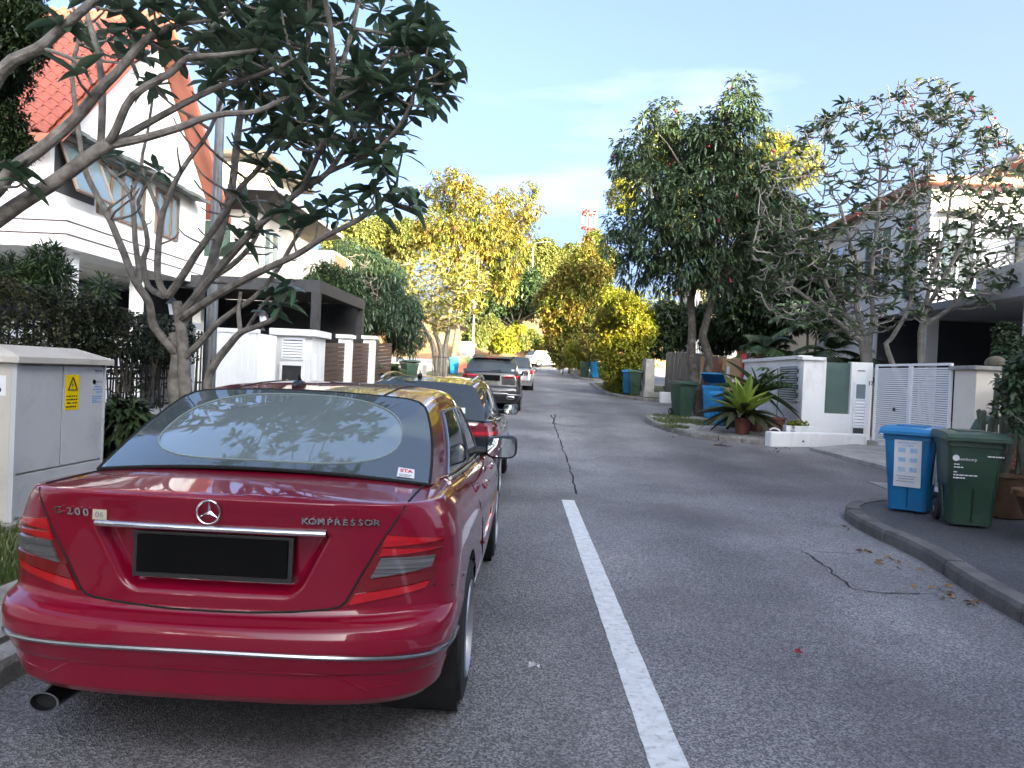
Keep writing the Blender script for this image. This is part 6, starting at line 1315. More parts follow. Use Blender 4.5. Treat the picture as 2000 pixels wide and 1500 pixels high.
# tail lamps
for sd in (1, -1):
    zA, zB = 0.632, 0.893
    si0 = rc.st_x(0.485, 0.66); si1 = rc.st_x(0.612, 0.89); so0 = rc.st_x(0.775, 0.7); so1 = rc.st_x(0.81, 0.86)
    lerp = lambda a, b, t: a + (b - a) * t
    def qq(a, b, i0=0.0, i1=1.0):
        ia, ib = lerp(si0, si1, a), lerp(si0, si1, b); oa, ob_ = lerp(so0, so1, a ** 0.6), lerp(so0, so1, b ** 0.6)
        za, zb = lerp(zA, zB, a), lerp(zA, zB, b)
        return [(lerp(ia, oa, i0), za + 0.0 + 0.035 * 0), (lerp(ia, oa, i1), za + 0.055 * (1 - a)), (lerp(ib, ob_, i1), zb + 0.055 * (1 - b) - 0.03 * b), (lerp(ib, ob_, i0), zb)]
    tl = rc.patch('tail_lamp', qq(0.0, 1.0), m_lredd, sd, 0.002, 26, 18)
    rc.patch('lamp_lens', qq(0.0, 0.15, 0.03, 0.9), m_lred, sd, 0.009, 22, 4, tl, 0.0)
    rc.patch('lamp_lens', qq(0.16, 0.36, 0.02, 0.94), m_lredd, sd, 0.008, 22, 5, tl, 0.0)
    rc.patch('reversing_lens', qq(0.38, 0.67, 0.10, 0.84), m_lsmoke, sd, 0.011, 22, 6, tl, 0.0)
    rc.patch('lamp_lens', qq(0.69, 0.80, 0.06, 0.97), m_lred, sd, 0.010, 22, 4, tl, 0.0)
    rc.patch('lamp_lens', qq(0.82, 0.98, 0.04, 0.97), m_lred, sd, 0.008, 22, 5, tl, 0.0)
    # boot shut line: along the lamp, over the lip and up the deck
    pth = [(rc.st_x(x, z), z) for x, z in ((0.0, 0.588), (0.15, 0.590), (0.30, 0.599), (0.42, 0.612), (0.462, 0.622), (0.485, 0.645), (0.54, 0.75), (0.60, 0.86), (0.648, 0.94), (0.676, 0.99))]
    rc.strip('boot_shut_line', pth, 0.0042, m_gap, sd, 0.001)
    dk = []; jx = int(np.argmin(np.abs(rc.X[-1, :rc.n1] - 0.68)))
    for y in np.linspace(rc.Y[-1, jx] + 0.004, 0.60, 8):
        j = np.argmin(np.abs(rc.Y[-1, jx:rc.n1 + 40] - y)) + jx; xs, zs_ = rc.X[-1, j], rc.Z[-1, j]; cc = np.interp(y, [a[0] for a in rc.crown], [a[1] for a in rc.crown])
        dk.append((sd * 0.68, y, zs_ + cc * (1 - (min(0.68 / xs, 1)) ** 2.2) + 0.001))
    obj('boot_shut_line', MB().tube(dk, 0.0042, 6), m_gap, red, True, world=False)
    # bumper seam on the flank, door seams, handles
    sy = lambda y, z: rc.st_y(y, z)
    rc.strip('bumper_shut_line', [(so0 + 1, 0.69), (rc.st_x(0.845, 0.68), 0.665), (sy(0.55, 0.68), 0.645)], 0.0035, m_gap, sd, 0.0)
    rc.strip('door_shut_line', [(sy(1.38, 0.98), 0.965), (sy(1.36, 0.9), 0.90), (sy(1.42, 0.8), 0.80), (sy(1.52, 0.7), 0.68), (sy(1.60, 0.5), 0.5), (sy(1.62, 0.4), 0.36)], 0.0035, m_gap, sd, 0.0)
    rc.strip('door_shut_line', [(sy(2.28, 0.95), 0.95), (sy(2.30, 0.8), 0.80), (sy(2.33, 0.6), 0.60), (sy(2.33, 0.4), 0.36)], 0.0035, m_gap, sd, 0.0)
    rc.strip('door_shut_line', [(sy(3.25, 0.9), 0.90), (sy(3.33, 0.7), 0.70), (sy(3.30, 0.4), 0.36)], 0.0035, m_gap, sd, 0.0)
    rc.strip('sill_trim', [(sy(1.50, 0.36), 0.345), (sy(2.5, 0.36), 0.335), (sy(3.3, 0.36), 0.335)], 0.016, m_chromed, sd, 0.0)
    rc.strip('flank_moulding', [(sy(1.56, 0.57), 0.56), (sy(2.4, 0.57), 0.575), (sy(3.25, 0.57), 0.585)], 0.012, m_redpaint, sd, 0.002)
    for yh in (1.62, 2.52):
        rc.strip('door_handle', [(sy(yh, 0.85), 0.845), (sy(yh + 0.05, 0.85), 0.85), (sy(yh + 0.16, 0.85), 0.853), (sy(yh + 0.21, 0.85), 0.85)], [0.008, 0.016, 0.016, 0.008], m_redpaint, sd, 0.026, 8)
    for yw in (RAX, FAX): wheel(red, sd * (0.885 - 0.118), yw, 0.317, 0.222, sd)
    door_mirror(rc, 2.90, 0.968, sd, m_plastic, 0.715, 0.225, 0.165)
    obj('beltline_trim', MB().tube([(sd * (p[0] + 0.03), p[1], p[2] + 0.012) for p in rc.b[7:38]], 0.010, 6), m_chromed, red, True, world=False)
# bumper trim, crease, plate bar
tr = [(j, 0.476 - 0.034 * (j / rc.n1) ** 2.5) for j in np.linspace(0, rc.st_y(0.50, 0.476), 60)]
rc.strip('bumper_trim', tr, 0.0095, m_chromed, 1, 0.001, 8, both=True)
rc.strip('bumper_crease', [(rc.st_x(x, z), z) for x, z in ((0.0, 0.405), (0.3, 0.404), (0.42, 0.401), (0.47, 0.394), (0.51, 0.376), (0.55, 0.350), (0.58, 0.335))], 0.0035, m_redpaint, 1, 0.0005, both=True)
rc.strip('bumper_crease', [(rc.st_x(x, z), z) for x, z in ((0.575, 0.345), (0.66, 0.352), (0.74, 0.364), (0.80, 0.378))], 0.0035, m_redpaint, 1, 0.0005)
rc.strip('bumper_crease', [(rc.st_x(x, z), z) for x, z in ((0.575, 0.345), (0.66, 0.352), (0.74, 0.364), (0.80, 0.378))], 0.0035, m_redpaint, -1, 0.0005)
bar = []
for x in np.linspace(-0.413, 0.413, 31):
    p = rc.surf(rc.st_x(abs(x), 0.90), 0.90, 0.008, 1 if x >= 0 else -1); bar.append([(x, p[1] + 0.014, 0.904), (x, p[1] - 0.008, 0.902), (x, p[1] - 0.016, 0.893), (x, p[1] - 0.010, 0.880), (x, p[1] + 0.030, 0.874)])
obj('boot_chrome_bar', MB().grid(bar, True), m_chrome, red, True, world=False, sharp=0)
plate(red, (0.0, 0.098, 0.786), 0.545, 0.135)
# star emblem
zs_ = 0.952; ys_ = rc.surf(0.5, 0.985)[1] - 0.004
em = obj('star_emblem', MB().tube([(0.041 * math.sin(a), ys_, zs_ + 0.041 * math.cos(a)) for a in np.linspace(0, 2 * math.pi, 41)], 0.0034, 8, False), m_chrome, red, True, world=False)
sm = MB()
for k in range(3):
    a = 2 * math.pi * k / 3; d = np.array([math.sin(a), 0, math.cos(a)]); e = np.array([math.cos(a), 0, -math.sin(a)]); o_ = np.array([0, ys_, zs_]); bk = np.array([0, 0.006, 0]); fr = np.array([0, -0.004, 0])
    a2 = a + math.pi / 3; d2 = np.array([math.sin(a2), 0, math.cos(a2)]); a3 = a - math.pi / 3; d3 = np.array([math.sin(a3), 0, math.cos(a3)])
    sm.add([o_ + fr, o_ + d * 0.041, o_ + d2 * 0.0085 + bk * 0.5, o_ + d3 * 0.0085 + bk * 0.5], [(0, 2, 1), (0, 1, 3)])
obj('star', sm, m_chrome, em, world=False)
def badge(s_, x0, x1, z, size, name):
    wid = [0.55 if c == ' ' else (1.25 if c == 'M' else 1.0) for c in s_]; tot = sum(wid); x = x0
    for c, w_ in zip(s_, wid):
        dx = (x1 - x0) * w_ / tot; xc = x + dx / 2; x += dx
        if c == ' ': continue
        p = rc.surf(rc.st_x(abs(xc), z), z); p2 = rc.surf(rc.st_x(abs(xc) + 0.02, z), z); sl_ = math.atan2(p2[1] - p[1], 0.02) * (1 if xc > 0 else -1)
        o = text(name, c, size, m_chrome, red, (xc, p[1] - 0.006, z), (rad(102), 0, sl_), 0.003, sx=1.25 if c != 'M' else 1.15, bold=0.0006)
badge('C 200', -0.585, -0.435, 0.924, 0.038, 'badge_letter')
badge('KOMPRESSOR', 0.325, 0.597, 0.934, 0.031, 'badge_letter')
p_ = rc.surf(rc.st_x(0.40, 0.92), 0.92)
lb = obj('boot_label', MB().obox((-0.402, p_[1] - 0.002, 0.919), 0.052, 0.004, 0.036, rz=-0.06), m_tanlabel, red, world=False)
text('label_digits', '06', 0.030, m_greyink, lb, (-0.402, p_[1] - 0.0055, 0.918), (rad(90), 0, -0.06), 0.0006, sx=1.1)
# tailpipe
def pipe(x, y, z, rx, rz_, ln, m, root):
    g = []; 
    for r_, yy in ((1.0, y + ln), (1.0, y), (1.06, y - 0.004), (0.90, y - 0.004), (0.88, y + 0.03)):
        g.append([(x + rx * r_ * math.cos(a), yy, z + rz_ * r_ * math.sin(a)) for a in np.linspace(0, 2 * math.pi, 25)])
    o = obj('tailpipe', MB().grid(g), m, root, True, world=False)
    obj('pipe_bore', MB().add([(x + rx * 0.88 * math.cos(a), y + 0.028, z + rz_ * 0.88 * math.sin(a)) for a in np.linspace(0, 2 * math.pi, 25)[:-1]], [tuple(range(24))]), m_under, o, world=False)
    return o
pipe(-0.640, 0.17, 0.192, 0.056, 0.036, 0.3, m_chromed, red)
obj('silencer', MB().grid(ovoid((-0.5, 0.52, 0.23), 0.22, 0.22, 0.07, 0.5)), m_under, red, True, world=False)
# aerial
obj('roof_aerial', MB().grid(ovoid((-0.10, 1.36, 1.378), 0.026, 0.08, 0.026, 0.8)).tube([(-0.10, 1.39, 1.385), (-0.10, 1.345, 1.435)], [0.011, 0.006], 8), m_plastic, red, True, world=False)
for sd in (1, -1):
    obj('roof_seam', MB().tube([tuple(np.array([sd, 1, 1]) * (p[17] + np.array([0, 0, 0.001]))) for p in rc.sec[0:38]], 0.004, 5), m_gap, red, True, world=False)
# ---- the dark estate ahead of the red car
est = thing('dark_estate_car', 'glossy black estate car with roof rails parked right ahead of the red saloon', 'car', (-1.22, 8.05, 0))
ec = Car(est, [(0.22, 0.10, 0.80, 4.5, 0.4), (0.30, 0.03, 0.86, 4.58, 0.42), (0.45, 0.0, 0.89, 4.62, 0.42), (0.60, 0.01, 0.90, 4.62, 0.42), (0.66, 0.06, 0.90, 4.6, 0.42), (0.80, 0.07, 0.89, 4.56, 0.42), (0.92, 0.09, 0.865, 4.5, 0.42), (0.98, 0.11, 0.83, 4.45, 0.42), (0.985, 0.14, 0.80, 4.42, 0.42)],
         0.9, 4.63, [(0, 0.985), (1.0, 0.97), (2.5, 0.93), (3.2, 0.90), (3.7, 0.84), (4.63, 0.6)], [(0, 0), (0.5, 0.02), (3.3, 0.05), (4.63, 0)], [(0.92, 0.32), (3.66, 0.32)], 0.355, n1=36, n2=80, n3=16, rows=40)
ec.body(m_blackpaint)
ec.cabin([(0.74, 0.20, 0.97), (0.755, 1.2, 0.95), (0.76, 2.2, 0.92), (0.755, 3.0, 0.895), (0.72, 3.6, 0.87)], [(0.56, 0.66, 1.345), (0.585, 1.3, 1.395), (0.59, 2.0, 1.405), (0.585, 2.5, 1.385), (0.56, 2.75, 1.345)],
         m_blackpaint, m_tintd, m_tintd, roofcrown=0.028, bowr=0.08, glass_rear_base=(0.10, 1.0), bulge=0.03)
for sd in (1, -1):
    ec.side_window(0.10, 0.36, 0.12, 0.88, m_tintd, side=sd, lean0=0.05, frame=m_chromed)
    ec.side_window(0.385, 0.63, 0.10, 0.89, m_tintd, side=sd, frame=m_chromed)
    ec.side_window(0.65, 0.95, 0.09, 0.89, m_tintd, side=sd, lean1=-0.08, frame=m_chromed)
    a, b = ec.st_x(0.50, 0.85), ec.n1 + 6
    tl = ec.patch('tail_lamp', [(a, 0.80), (b, 0.82), (b, 0.95), (a + 2, 0.95)], m_lredd, sd, 0.004, 16, 8)
    ec.patch('lamp_lens', [(a + 1, 0.90), (b - 1, 0.905), (b - 1, 0.935), (a + 2, 0.935)], m_lredd, sd, 0.012, 14, 3, tl, 0)
    ec.patch('lamp_lens', [(a + 1, 0.82), (b - 3, 0.83), (b - 3, 0.86), (a + 1, 0.86)], m_lred, sd, 0.012, 14, 3, tl, 0)
    for yw in (0.92, 3.66): wheel(est, sd * 0.785, yw, 0.32, 0.22, sd)
    door_mirror(ec, 2.95, 1.0, sd, m_blackpaint, 0.735, 0.215, 0.15)
    sy = ec.st_y
    for pth in ([(sy(1.30, 0.95), 0.95), (sy(1.30, 0.7), 0.70), (sy(1.42, 0.5), 0.42)], [(sy(2.25, 0.92), 0.92), (sy(2.27, 0.6), 0.36)], [(sy(3.25, 0.88), 0.88), (sy(3.25, 0.5), 0.36)]): ec.strip('door_shut_line', pth, 0.004, m_gap, sd)
    for yh in (1.52, 2.42): ec.strip('door_handle', [(sy(yh, 0.82), 0.82), (sy(yh + 0.1, 0.82), 0.825), (sy(yh + 0.2, 0.82), 0.82)], [0.01, 0.016, 0.01], m_chromed, sd, 0.025, 8)
    r_ = [(sd * (p[0] - 0.035), p[1], p[2] + 0.03 + 0.022 * math.sin(math.pi * k / 30)) for k, p in enumerate(ec.r[2:33])]
    obj('roof_rail', MB().tube(r_, [0.006] + [0.014] * 29 + [0.006], 8), m_chrome, est, True, world=False)
obj('roof_aerial', MB().grid(ovoid((-0.13, 1.15, 1.43), 0.026, 0.075, 0.028, 0.8)).tube([(-0.13, 1.18, 1.44), (-0.13, 1.12, 1.50)], [0.011, 0.005], 8), m_plastic, est, True, world=False)
ec.strip('bumper_trim', [(j, 0.42) for j in np.linspace(0, 30, 12)], 0.01, m_chromed, 1, 0.002, both=True)
plate(est, (0, 0.055, 0.74), 0.52, 0.12)
q = [np.array([0.44, 0.155, 1.05]), np.array([0.52, 0.165, 1.05]), np.array([0.515, 0.20, 1.11]), np.array([0.44, 0.19, 1.11])]
stk = obj('window_sticker', MB().add([p + np.array([0, -0.03, 0.0]) for p in q], [(0, 1, 2, 3)]), m_sticker, ec.rear[0], world=False)
# ---- the grey SUV
suv = thing('grey_suv', 'grey sport utility car with silver bumper trim parked beyond the black estate', 'car', (-1.22, 22.35, gz(22.6)))
gc = Car(suv, [(0.26, 0.16, 0.80, 4.5, 0.35), (0.32, 0.06, 0.86, 4.56, 0.4), (0.45, 0.0, 0.91, 4.62, 0.42), (0.62, 0.0, 0.917, 4.63, 0.42), (0.70, 0.03, 0.915, 4.62, 0.42), (0.76, 0.10, 0.91, 4.6, 0.4), (0.92, 0.11, 0.90, 4.56, 0.4), (1.05, 0.12, 0.88, 4.5, 0.42), (1.14, 0.15, 0.84, 4.4, 0.42), (1.15, 0.17, 0.81, 4.38, 0.42)],
         0.917, 4.63, [(0, 1.15), (1.0, 1.12), (2.8, 1.06), (3.4, 1.03), (4.0, 0.97), (4.63, 0.8)], [(0, 0), (0.5, 0.02), (3.3, 0.05), (4.63, 0)], [(0.95, 0.36), (3.78, 0.36)], 0.40, n1=36, n2=70, n3=14, rows=40)
gc.body(m_greypaint)
gc.cabin([(0.775, 0.25, 1.13), (0.79, 1.2, 1.11), (0.79, 2.2, 1.08), (0.78, 3.0, 1.05), (0.75, 3.45, 1.03)], [(0.60, 0.62, 1.545), (0.615, 1.2, 1.60), (0.62, 1.9, 1.60), (0.615, 2.4, 1.58), (0.59, 2.7, 1.53)],
         m_greypaint, m_tintd, m_tintd, roofcrown=0.035, bowr=0.06, glass_rear_base=(0.17, 1.165), bulge=0.03)
for sd in (1, -1):
    gc.side_window(0.10, 0.34, 0.12, 0.86, m_tintd, side=sd, lean0=0.05); gc.side_window(0.365, 0.62, 0.10, 0.87, m_tintd, side=sd); gc.side_window(0.64, 0.94, 0.09, 0.87, m_tintd, side=sd, lean1=-0.08)
    a, b = gc.st_x(0.40, 1.0), gc.n1 + 7
    tl = gc.patch('tail_lamp', [(a, 0.985), (b, 0.98), (b - 2, 1.085), (a, 1.07)], m_lredd, sd, 0.004, 16, 6)
    gc.patch('lamp_lens', [(a + 1, 1.03), (b - 3, 1.035), (b - 3, 1.065), (a + 1, 1.06)], m_lred, sd, 0.014, 14, 3, tl, 0)
    for yw in (0.95, 3.78): wheel(suv, sd * 0.79, yw, 0.36, 0.24, sd)
    door_mirror(gc, 2.85, 1.16, sd, m_plastic, 0.765, 0.21, 0.17)
    r_ = [(sd * (p[0] - 0.03), p[1], p[2] + 0.05) for p in gc.r[3:34]]
    obj('roof_rail', MB().tube([(r_[0][0], r_[0][1] - 0.05, r_[0][2] - 0.05)] + r_, 0.016, 8), m_dark, suv, True, world=False)
    pp = gc.surf(gc.st_x(0.60, 0.42), 0.42)
    e = obj('exhaust_trim', MB().grid(ovoid((sd * 0.60, pp[1] - 0.0, 0.42), 0.125, 0.05, 0.05, 0.5)), m_chrome, suv, True, world=False)
    obj('exhaust_slot', MB().grid(ovoid((sd * 0.60, pp[1] - 0.045, 0.42), 0.10, 0.02, 0.028, 0.5)), m_under, e, True, world=False)
gc.strip('bumper_trim', [(j, 0.535 - 0.03 * (j > 16)) for j in np.linspace(0, 34, 36)], 0.022, m_silver, 1, 0.002, 8, both=True)
gc.patch('bumper_insert', [(0, 0.29), (26, 0.29), (28, 0.50), (0, 0.50)], m_plastic, 1, 0.006, 20, 4); gc.patch('bumper_insert', [(0, 0.29), (26, 0.29), (28, 0.50), (0, 0.50)], m_plastic, -1, 0.006, 20, 4)
plate(suv, (0.0, 0.10, 0.985), 0.52, 0.145)
obj('roof_spoiler', MB().obox((0, 0.56, 1.585), 1.18, 0.26, 0.035, rx=0.08), m_greypaint, suv, world=False, bevel=0.012)
obj('brake_lamp', MB().obox((0, 0.425, 1.575), 0.34, 0.01, 0.018), m_lred, suv, world=False)
obj('wiper', MB().tube([(-0.02, 0.20, 1.19), (0.30, 0.19, 1.21)], 0.013, 6), m_plastic, suv, world=False)
q = [np.array([0.60, 0.22, 1.20]), np.array([0.68, 0.23, 1.20]), np.array([0.675, 0.26, 1.25]), np.array([0.60, 0.25, 1.25])]
obj('window_sticker', MB().add([p + np.array([0, -0.035, 0.0]) for p in q], [(0, 1, 2, 3)]), m_sticker, gc.rear[0], world=False)
# ---- two farther cars
def simple_car(name, label, loc, rz, paintm, Hr=1.45, lampm=None):
    t = thing(name, label, 'car', loc, rz=rz)
    c = Car(t, [(0.22, 0.10, 0.80, 4.0, 0.35), (0.45, 0.0, 0.86, 4.15, 0.4), (0.68, 0.03, 0.87, 4.15, 0.4), (0.85, 0.06, 0.86, 4.1, 0.4), (0.95, 0.12, 0.80, 4.0, 0.4), (0.97, 0.16, 0.77, 3.95, 0.4)], 0.87, 4.2,
            [(0, 0.97), (2.3, 0.92), (3.0, 0.88), (3.4, 0.82), (4.2, 0.62)], [(0, 0), (3, 0.06), (4.2, 0)], [(0.75, 0.3), (3.3, 0.3)], 0.335, n1=20, n2=50, n3=14, rows=24)
    c.body(paintm)
    c.cabin([(0.73, 0.22, 0.95), (0.75, 1.2, 0.93), (0.75, 2.2, 0.90), (0.73, 3.15, 0.85)], [(0.56, 0.62, Hr - 0.09), (0.58, 1.2, Hr - 0.04), (0.57, 1.8, Hr - 0.05), (0.54, 2.3, Hr - 0.11)], paintm, m_tintd, m_tintd, 0.03, 0.05, -0.3, (0.14, 0.98))
    for sd in (1, -1):
        c.side_window(0.12, 0.46, 0.1, 0.87, m_tintd, side=sd, lean0=0.06); c.side_window(0.49, 0.92, 0.1, 0.87, m_tintd, side=sd, lean1=-0.1)
        for yw in (0.75, 3.3): wheel(t, sd * 0.76, yw, 0.3, 0.2, sd)
        a, b = c.st_x(0.50, 0.85), c.n1 + 3
        c.patch('tail_lamp', [(a, 0.72), (b, 0.74), (b, 0.88), (a + 1, 0.88)], m_lred, sd, 0.006, 8, 4)
        n = c.ns - c.n3
        c.patch('headlamp', [(n + 7, 0.58), (n + 1, 0.62), (n, 0.72), (n + 7, 0.68)], m_clear, sd, 0.008, 8, 4)
        door_mirror(c, 2.6, 0.95, sd, paintm, 0.73, 0.2, 0.14)
    nn = c.ns - 1
    g = [[c.surf(nn - k * 0.9, z, 0.01, sd_) for sd_, k in [(-1, q_) for q_ in range(7, -1, -1)] + [(1, q_) for q_ in range(1, 8)]] for z in (0.42, 0.56)]
    obj('grille', MB().grid(g), m_plastic, t, world=False)
    plate(t, (0, 0.02, 0.62), 0.5, 0.11)
    return t, c
t, c = simple_car('white_hatchback', 'white hatchback across the road end with its bonnet towards the right kerb', (-0.55, 68.5, gz(70)), rad(-62), m_whitecar)
simple_car('silver_hatchback', 'silver hatchback with red tail lamps half hidden just beyond the grey utility car', (-0.80, 33.0, gz(33)), 0, m_silver, 1.5)
simple_car('dusty_pink_car', 'dusty pink car standing behind the white hatchback at the road end', (2.3, 73.5, gz(73)), rad(-75), mat('rose_paint', (0.42, 0.22, 0.17), 0.4, (0.4, 0.2, 0.16), 3, coat=0.6), 1.5)
# ---- the large frangipani in the left foreground
fr = thing('frangipani_tree', 'large frangipani on the left verge with dark leaves hanging over the red saloon', 'tree', (-4.1, 9.1, 0.0))
sk = Skel(); PP = lambda *a: [P(*q) for q in a]; bz = np.array([-4.1, 9.1, -0.1])
sk.limb([bz, (-4.1, 9.1, 0.5)] + PP((340, 770, 9.1), (346, 700, 9.1), (340, 650, 9.1)), 0.105, 0.065, 10)
sk.limb([bz + [0.12, 0.02, 0]] + PP((362, 760, 9.1), (358, 690, 9.05), (352, 630, 9.0), (345, 590, 9.0)), 0.085, 0.06, 10)
sk.limb(PP((344, 690, 9.1), (333, 678, 9.0), (300, 636, 8.9), (291, 591, 8.8), (264, 549, 8.7), (240, 490, 8.6), (215, 430, 8.5), (187, 377, 8.5), (165, 328, 8.4), (152, 243, 8.3), (141, 140, 8.3), (155, 60, 8.3), (130, -20, 8.3)), 0.055, 0.016)
sk.limb(PP((268, 555, 8.7), (273, 540, 8.8), (264, 470, 8.8), (257, 387, 8.8), (225, 345, 8.8), (197, 317, 8.8)), 0.038, 0.02)
sk.limb(PP((325, 580, 9.0), (290, 560, 9.1), (280, 510, 9.1), (288, 480, 9.1), (283, 440, 9.1), (270, 393, 9.1), (303, 340, 9.1)), 0.04, 0.02)
sk.limb(PP((327, 582, 9.0), (308, 540, 9.0), (312, 450, 9.0), (320, 410, 9.0), (345, 350, 8.9), (370, 310, 8.9), (410, 253, 8.8), (440, 160, 8.7), (430, 60, 8.7)), 0.045, 0.016)
sk.limb(PP((316, 430, 9.0), (297, 380, 9.0), (277, 320, 9.0), (288, 260, 9.0), (300, 180, 9.0)), 0.028, 0.014)
sk.limb(PP((327, 580, 9.0), (360, 534, 8.9), (383, 497, 8.8), (430, 430, 8.7), (473, 363, 8.6), (500, 335, 8.5), (530, 290, 8.4), (557, 267, 8.3), (600, 230, 8.2), (660, 150, 8.1)), 0.05, 0.018)
sk.limb(PP((346, 640, 9.0), (375, 600, 9.1), (405, 540, 9.2), (418, 497, 9.2), (440, 420, 9.2), (453, 367, 9.2), (463, 280, 9.1), (467, 243, 9.1), (480, 150, 9.0), (505, 40, 9.0), (520, -40, 9.0)), 0.068, 0.03, 9)
sk.limb(PP((350, 620, 9.0), (390, 570, 8.8), (440, 510, 8.6), (490, 455, 8.4), (540, 410, 8.3), (590, 370, 8.2), (640, 337, 8.1), (683, 270, 8.0), (700, 200, 7.9), (760, 110, 7.8)), 0.055, 0.018)
sk.limb(PP((352, 625, 9.0), (410, 585, 8.7), (470, 550, 8.5), (530, 520, 8.3), (580, 497, 8.2), (633, 463, 8.0), (690, 435, 7.9), (733, 405, 7.8), (775, 360, 7.7)), 0.052, 0.020)
sk.limb(PP((360, 700, 9.05), (395, 665, 8.9), (420, 636, 8.8), (460, 605, 8.7), (500, 578, 8.6), (540, 530, 8.5), (575, 470, 8.4), (620, 400, 8.3)), 0.045, 0.018)
sk.limb([(-3.55, 8.9, -0.1), (-3.6, 8.9, 0.7)] + PP((405, 760, 8.9), (417, 715, 8.8), (447, 675, 8.7), (470, 650, 8.6), (500, 638, 8.5), (535, 622, 8.4), (548, 600, 8.4)), 0.062, 0.022)
sk.limb(PP((470, 650, 8.6), (466, 610, 8.6), (470, 570, 8.6)), 0.03, 0.02); sk.limb(PP((480, 645, 8.6), (510, 600, 8.5), (545, 560, 8.4)), 0.024, 0.016)
sk.limb(PP((410, 545, 9.2), (450, 520, 9.1), (490, 480, 9.0), (515, 430, 8.9), (545, 395, 8.8)), 0.04, 0.018)
sk.limb(PP((640, 337, 8.1), (700, 310, 7.9), (740, 290, 7.7), (790, 230, 7.5), (815, 160, 7.4)), 0.026, 0.016)
main = [(400, -60), (620, -60), (760, -40), (850, 20), (870, 100), (880, 180), (840, 215), (790, 250), (770, 300), (740, 330), (690, 330), (640, 300), (580, 300), (520, 250), (450, 230), (400, 150)]
tips = poly_pts(main, 135, 7.2, 9.3, 0.21)
tips += [P(*q) for q in ((884, 118, 7.5), (880, 158, 7.5), (835, 62, 7.4), (812, 20, 7.5), (845, 205, 7.5), (793, 372, 7.6), (802, 402, 7.6), (770, 405, 7.7), (735, 415, 7.7), (755, 340, 7.7), (785, 300, 7.6), (700, 400, 7.8), (720, 375, 7.8), (680, 385, 7.9), (795, 90, 7.4), (860, 140, 7.5), (600, 355, 8.2), (640, 400, 8.1), (560, 350, 8.3), (520, 330, 8.5), (500, 300, 8.5), (470, 470, 8.5), (505, 455, 8.4), (548, 598, 8.35), (560, 560, 8.3), (535, 575, 8.4), (520, 610, 8.4), (575, 450, 8.3), (480, 395, 8.7), (620, 430, 8.1), (660, 430, 8.0), (560, 415, 8.2))]
tips += poly_pts([(160, 20), (330, -40), (420, -40), (420, 200), (330, 190), (250, 130), (170, 120)], 16, 8.0, 9.2, 0.3) + [P(*q) for q in ((445, 130, 8.9), (300, 170, 9), (200, 310, 8.8), (250, 330, 8.9), (310, 335, 9.1))]
B_, D_, L_, W_ = [], [], [], []
sk.limb(PP((480, 150, 9.0), (500, 0, 8.9), (520, -150, 8.8), (560, -290, 8.6)), 0.045, 0.02); sk.limb(PP((660, 150, 8.1), (700, 0, 8.1), (690, -150, 8.2), (660, -260, 8.2)), 0.03, 0.016); sk.limb(PP((440, 160, 8.7), (400, 0, 8.6), (360, -150, 8.6), (330, -260, 8.6)), 0.03, 0.016); sk.limb(PP((590, 370, 8.2), (640, 250, 7.6), (650, 100, 7.0), (620, -60, 6.7), (560, -200, 6.6)), 0.032, 0.018)
tips += poly_pts([(240, -60), (800, -60), (820, -150), (760, -260), (620, -380), (450, -400), (320, -330), (250, -200)], 110, 6.9, 9.4, 0.28)
sk.limb(PP((557, 267, 8.3), (600, 100, 7.7), (600, -60, 7.2), (560, -220, 6.6), (480, -420, 6.0)), 0.032, 0.016); sk.limb(PP((600, -60, 7.2), (660, -200, 6.4), (640, -420, 5.7)), 0.022, 0.014); sk.limb(PP((400, 0, 8.6), (380, -150, 7.6), (330, -330, 6.6), (260, -480, 6.0)), 0.028, 0.014)
k_ = 0
while k_ < 75:
    q = np.array([rng.uniform(-3.7, -0.9), rng.uniform(4.7, 7.2), rng.uniform(4.7, 7.0)])
    if q[2] > 1.75 + 0.49 * q[1] and not any(np.linalg.norm(q - z) < 0.36 for z in tips[-k_:] if k_): tips.append(q)
    k_ += 1
tips.sort(key=lambda q: float(np.min(np.linalg.norm(np.array(sk.p) - q, axis=1))))
for q in tips:
    ax = sk.attach(q, 0.010, 0.013)
    b, d, l, w_ = rosette(q, ax, rng.randint(7, 10), 0.30, 0.098, -0.35, 0.75); B_.append(b); D_.append(d); L_.append(l); W_.append(w_)
_up = []
for q in poly_pts([(250, 100), (600, 50), (820, 200), (760, 380), (600, 420), (470, 350), (280, 300)], 40, 7.6, 9.1, 0.2) + poly_pts([(230, 300), (420, 300), (600, 480), (560, 600), (440, 520), (270, 480)], 34, 8.2, 9.3, 0.15): sk.attach(q, 0.009, 0.011)   # bare twig ends
obj('trunk', sk.mb, m_bark, fr, True)
leaf_parts(fr, np.concatenate(B_), np.concatenate(D_), np.concatenate(L_), np.concatenate(W_), m_lf_plum, 300)
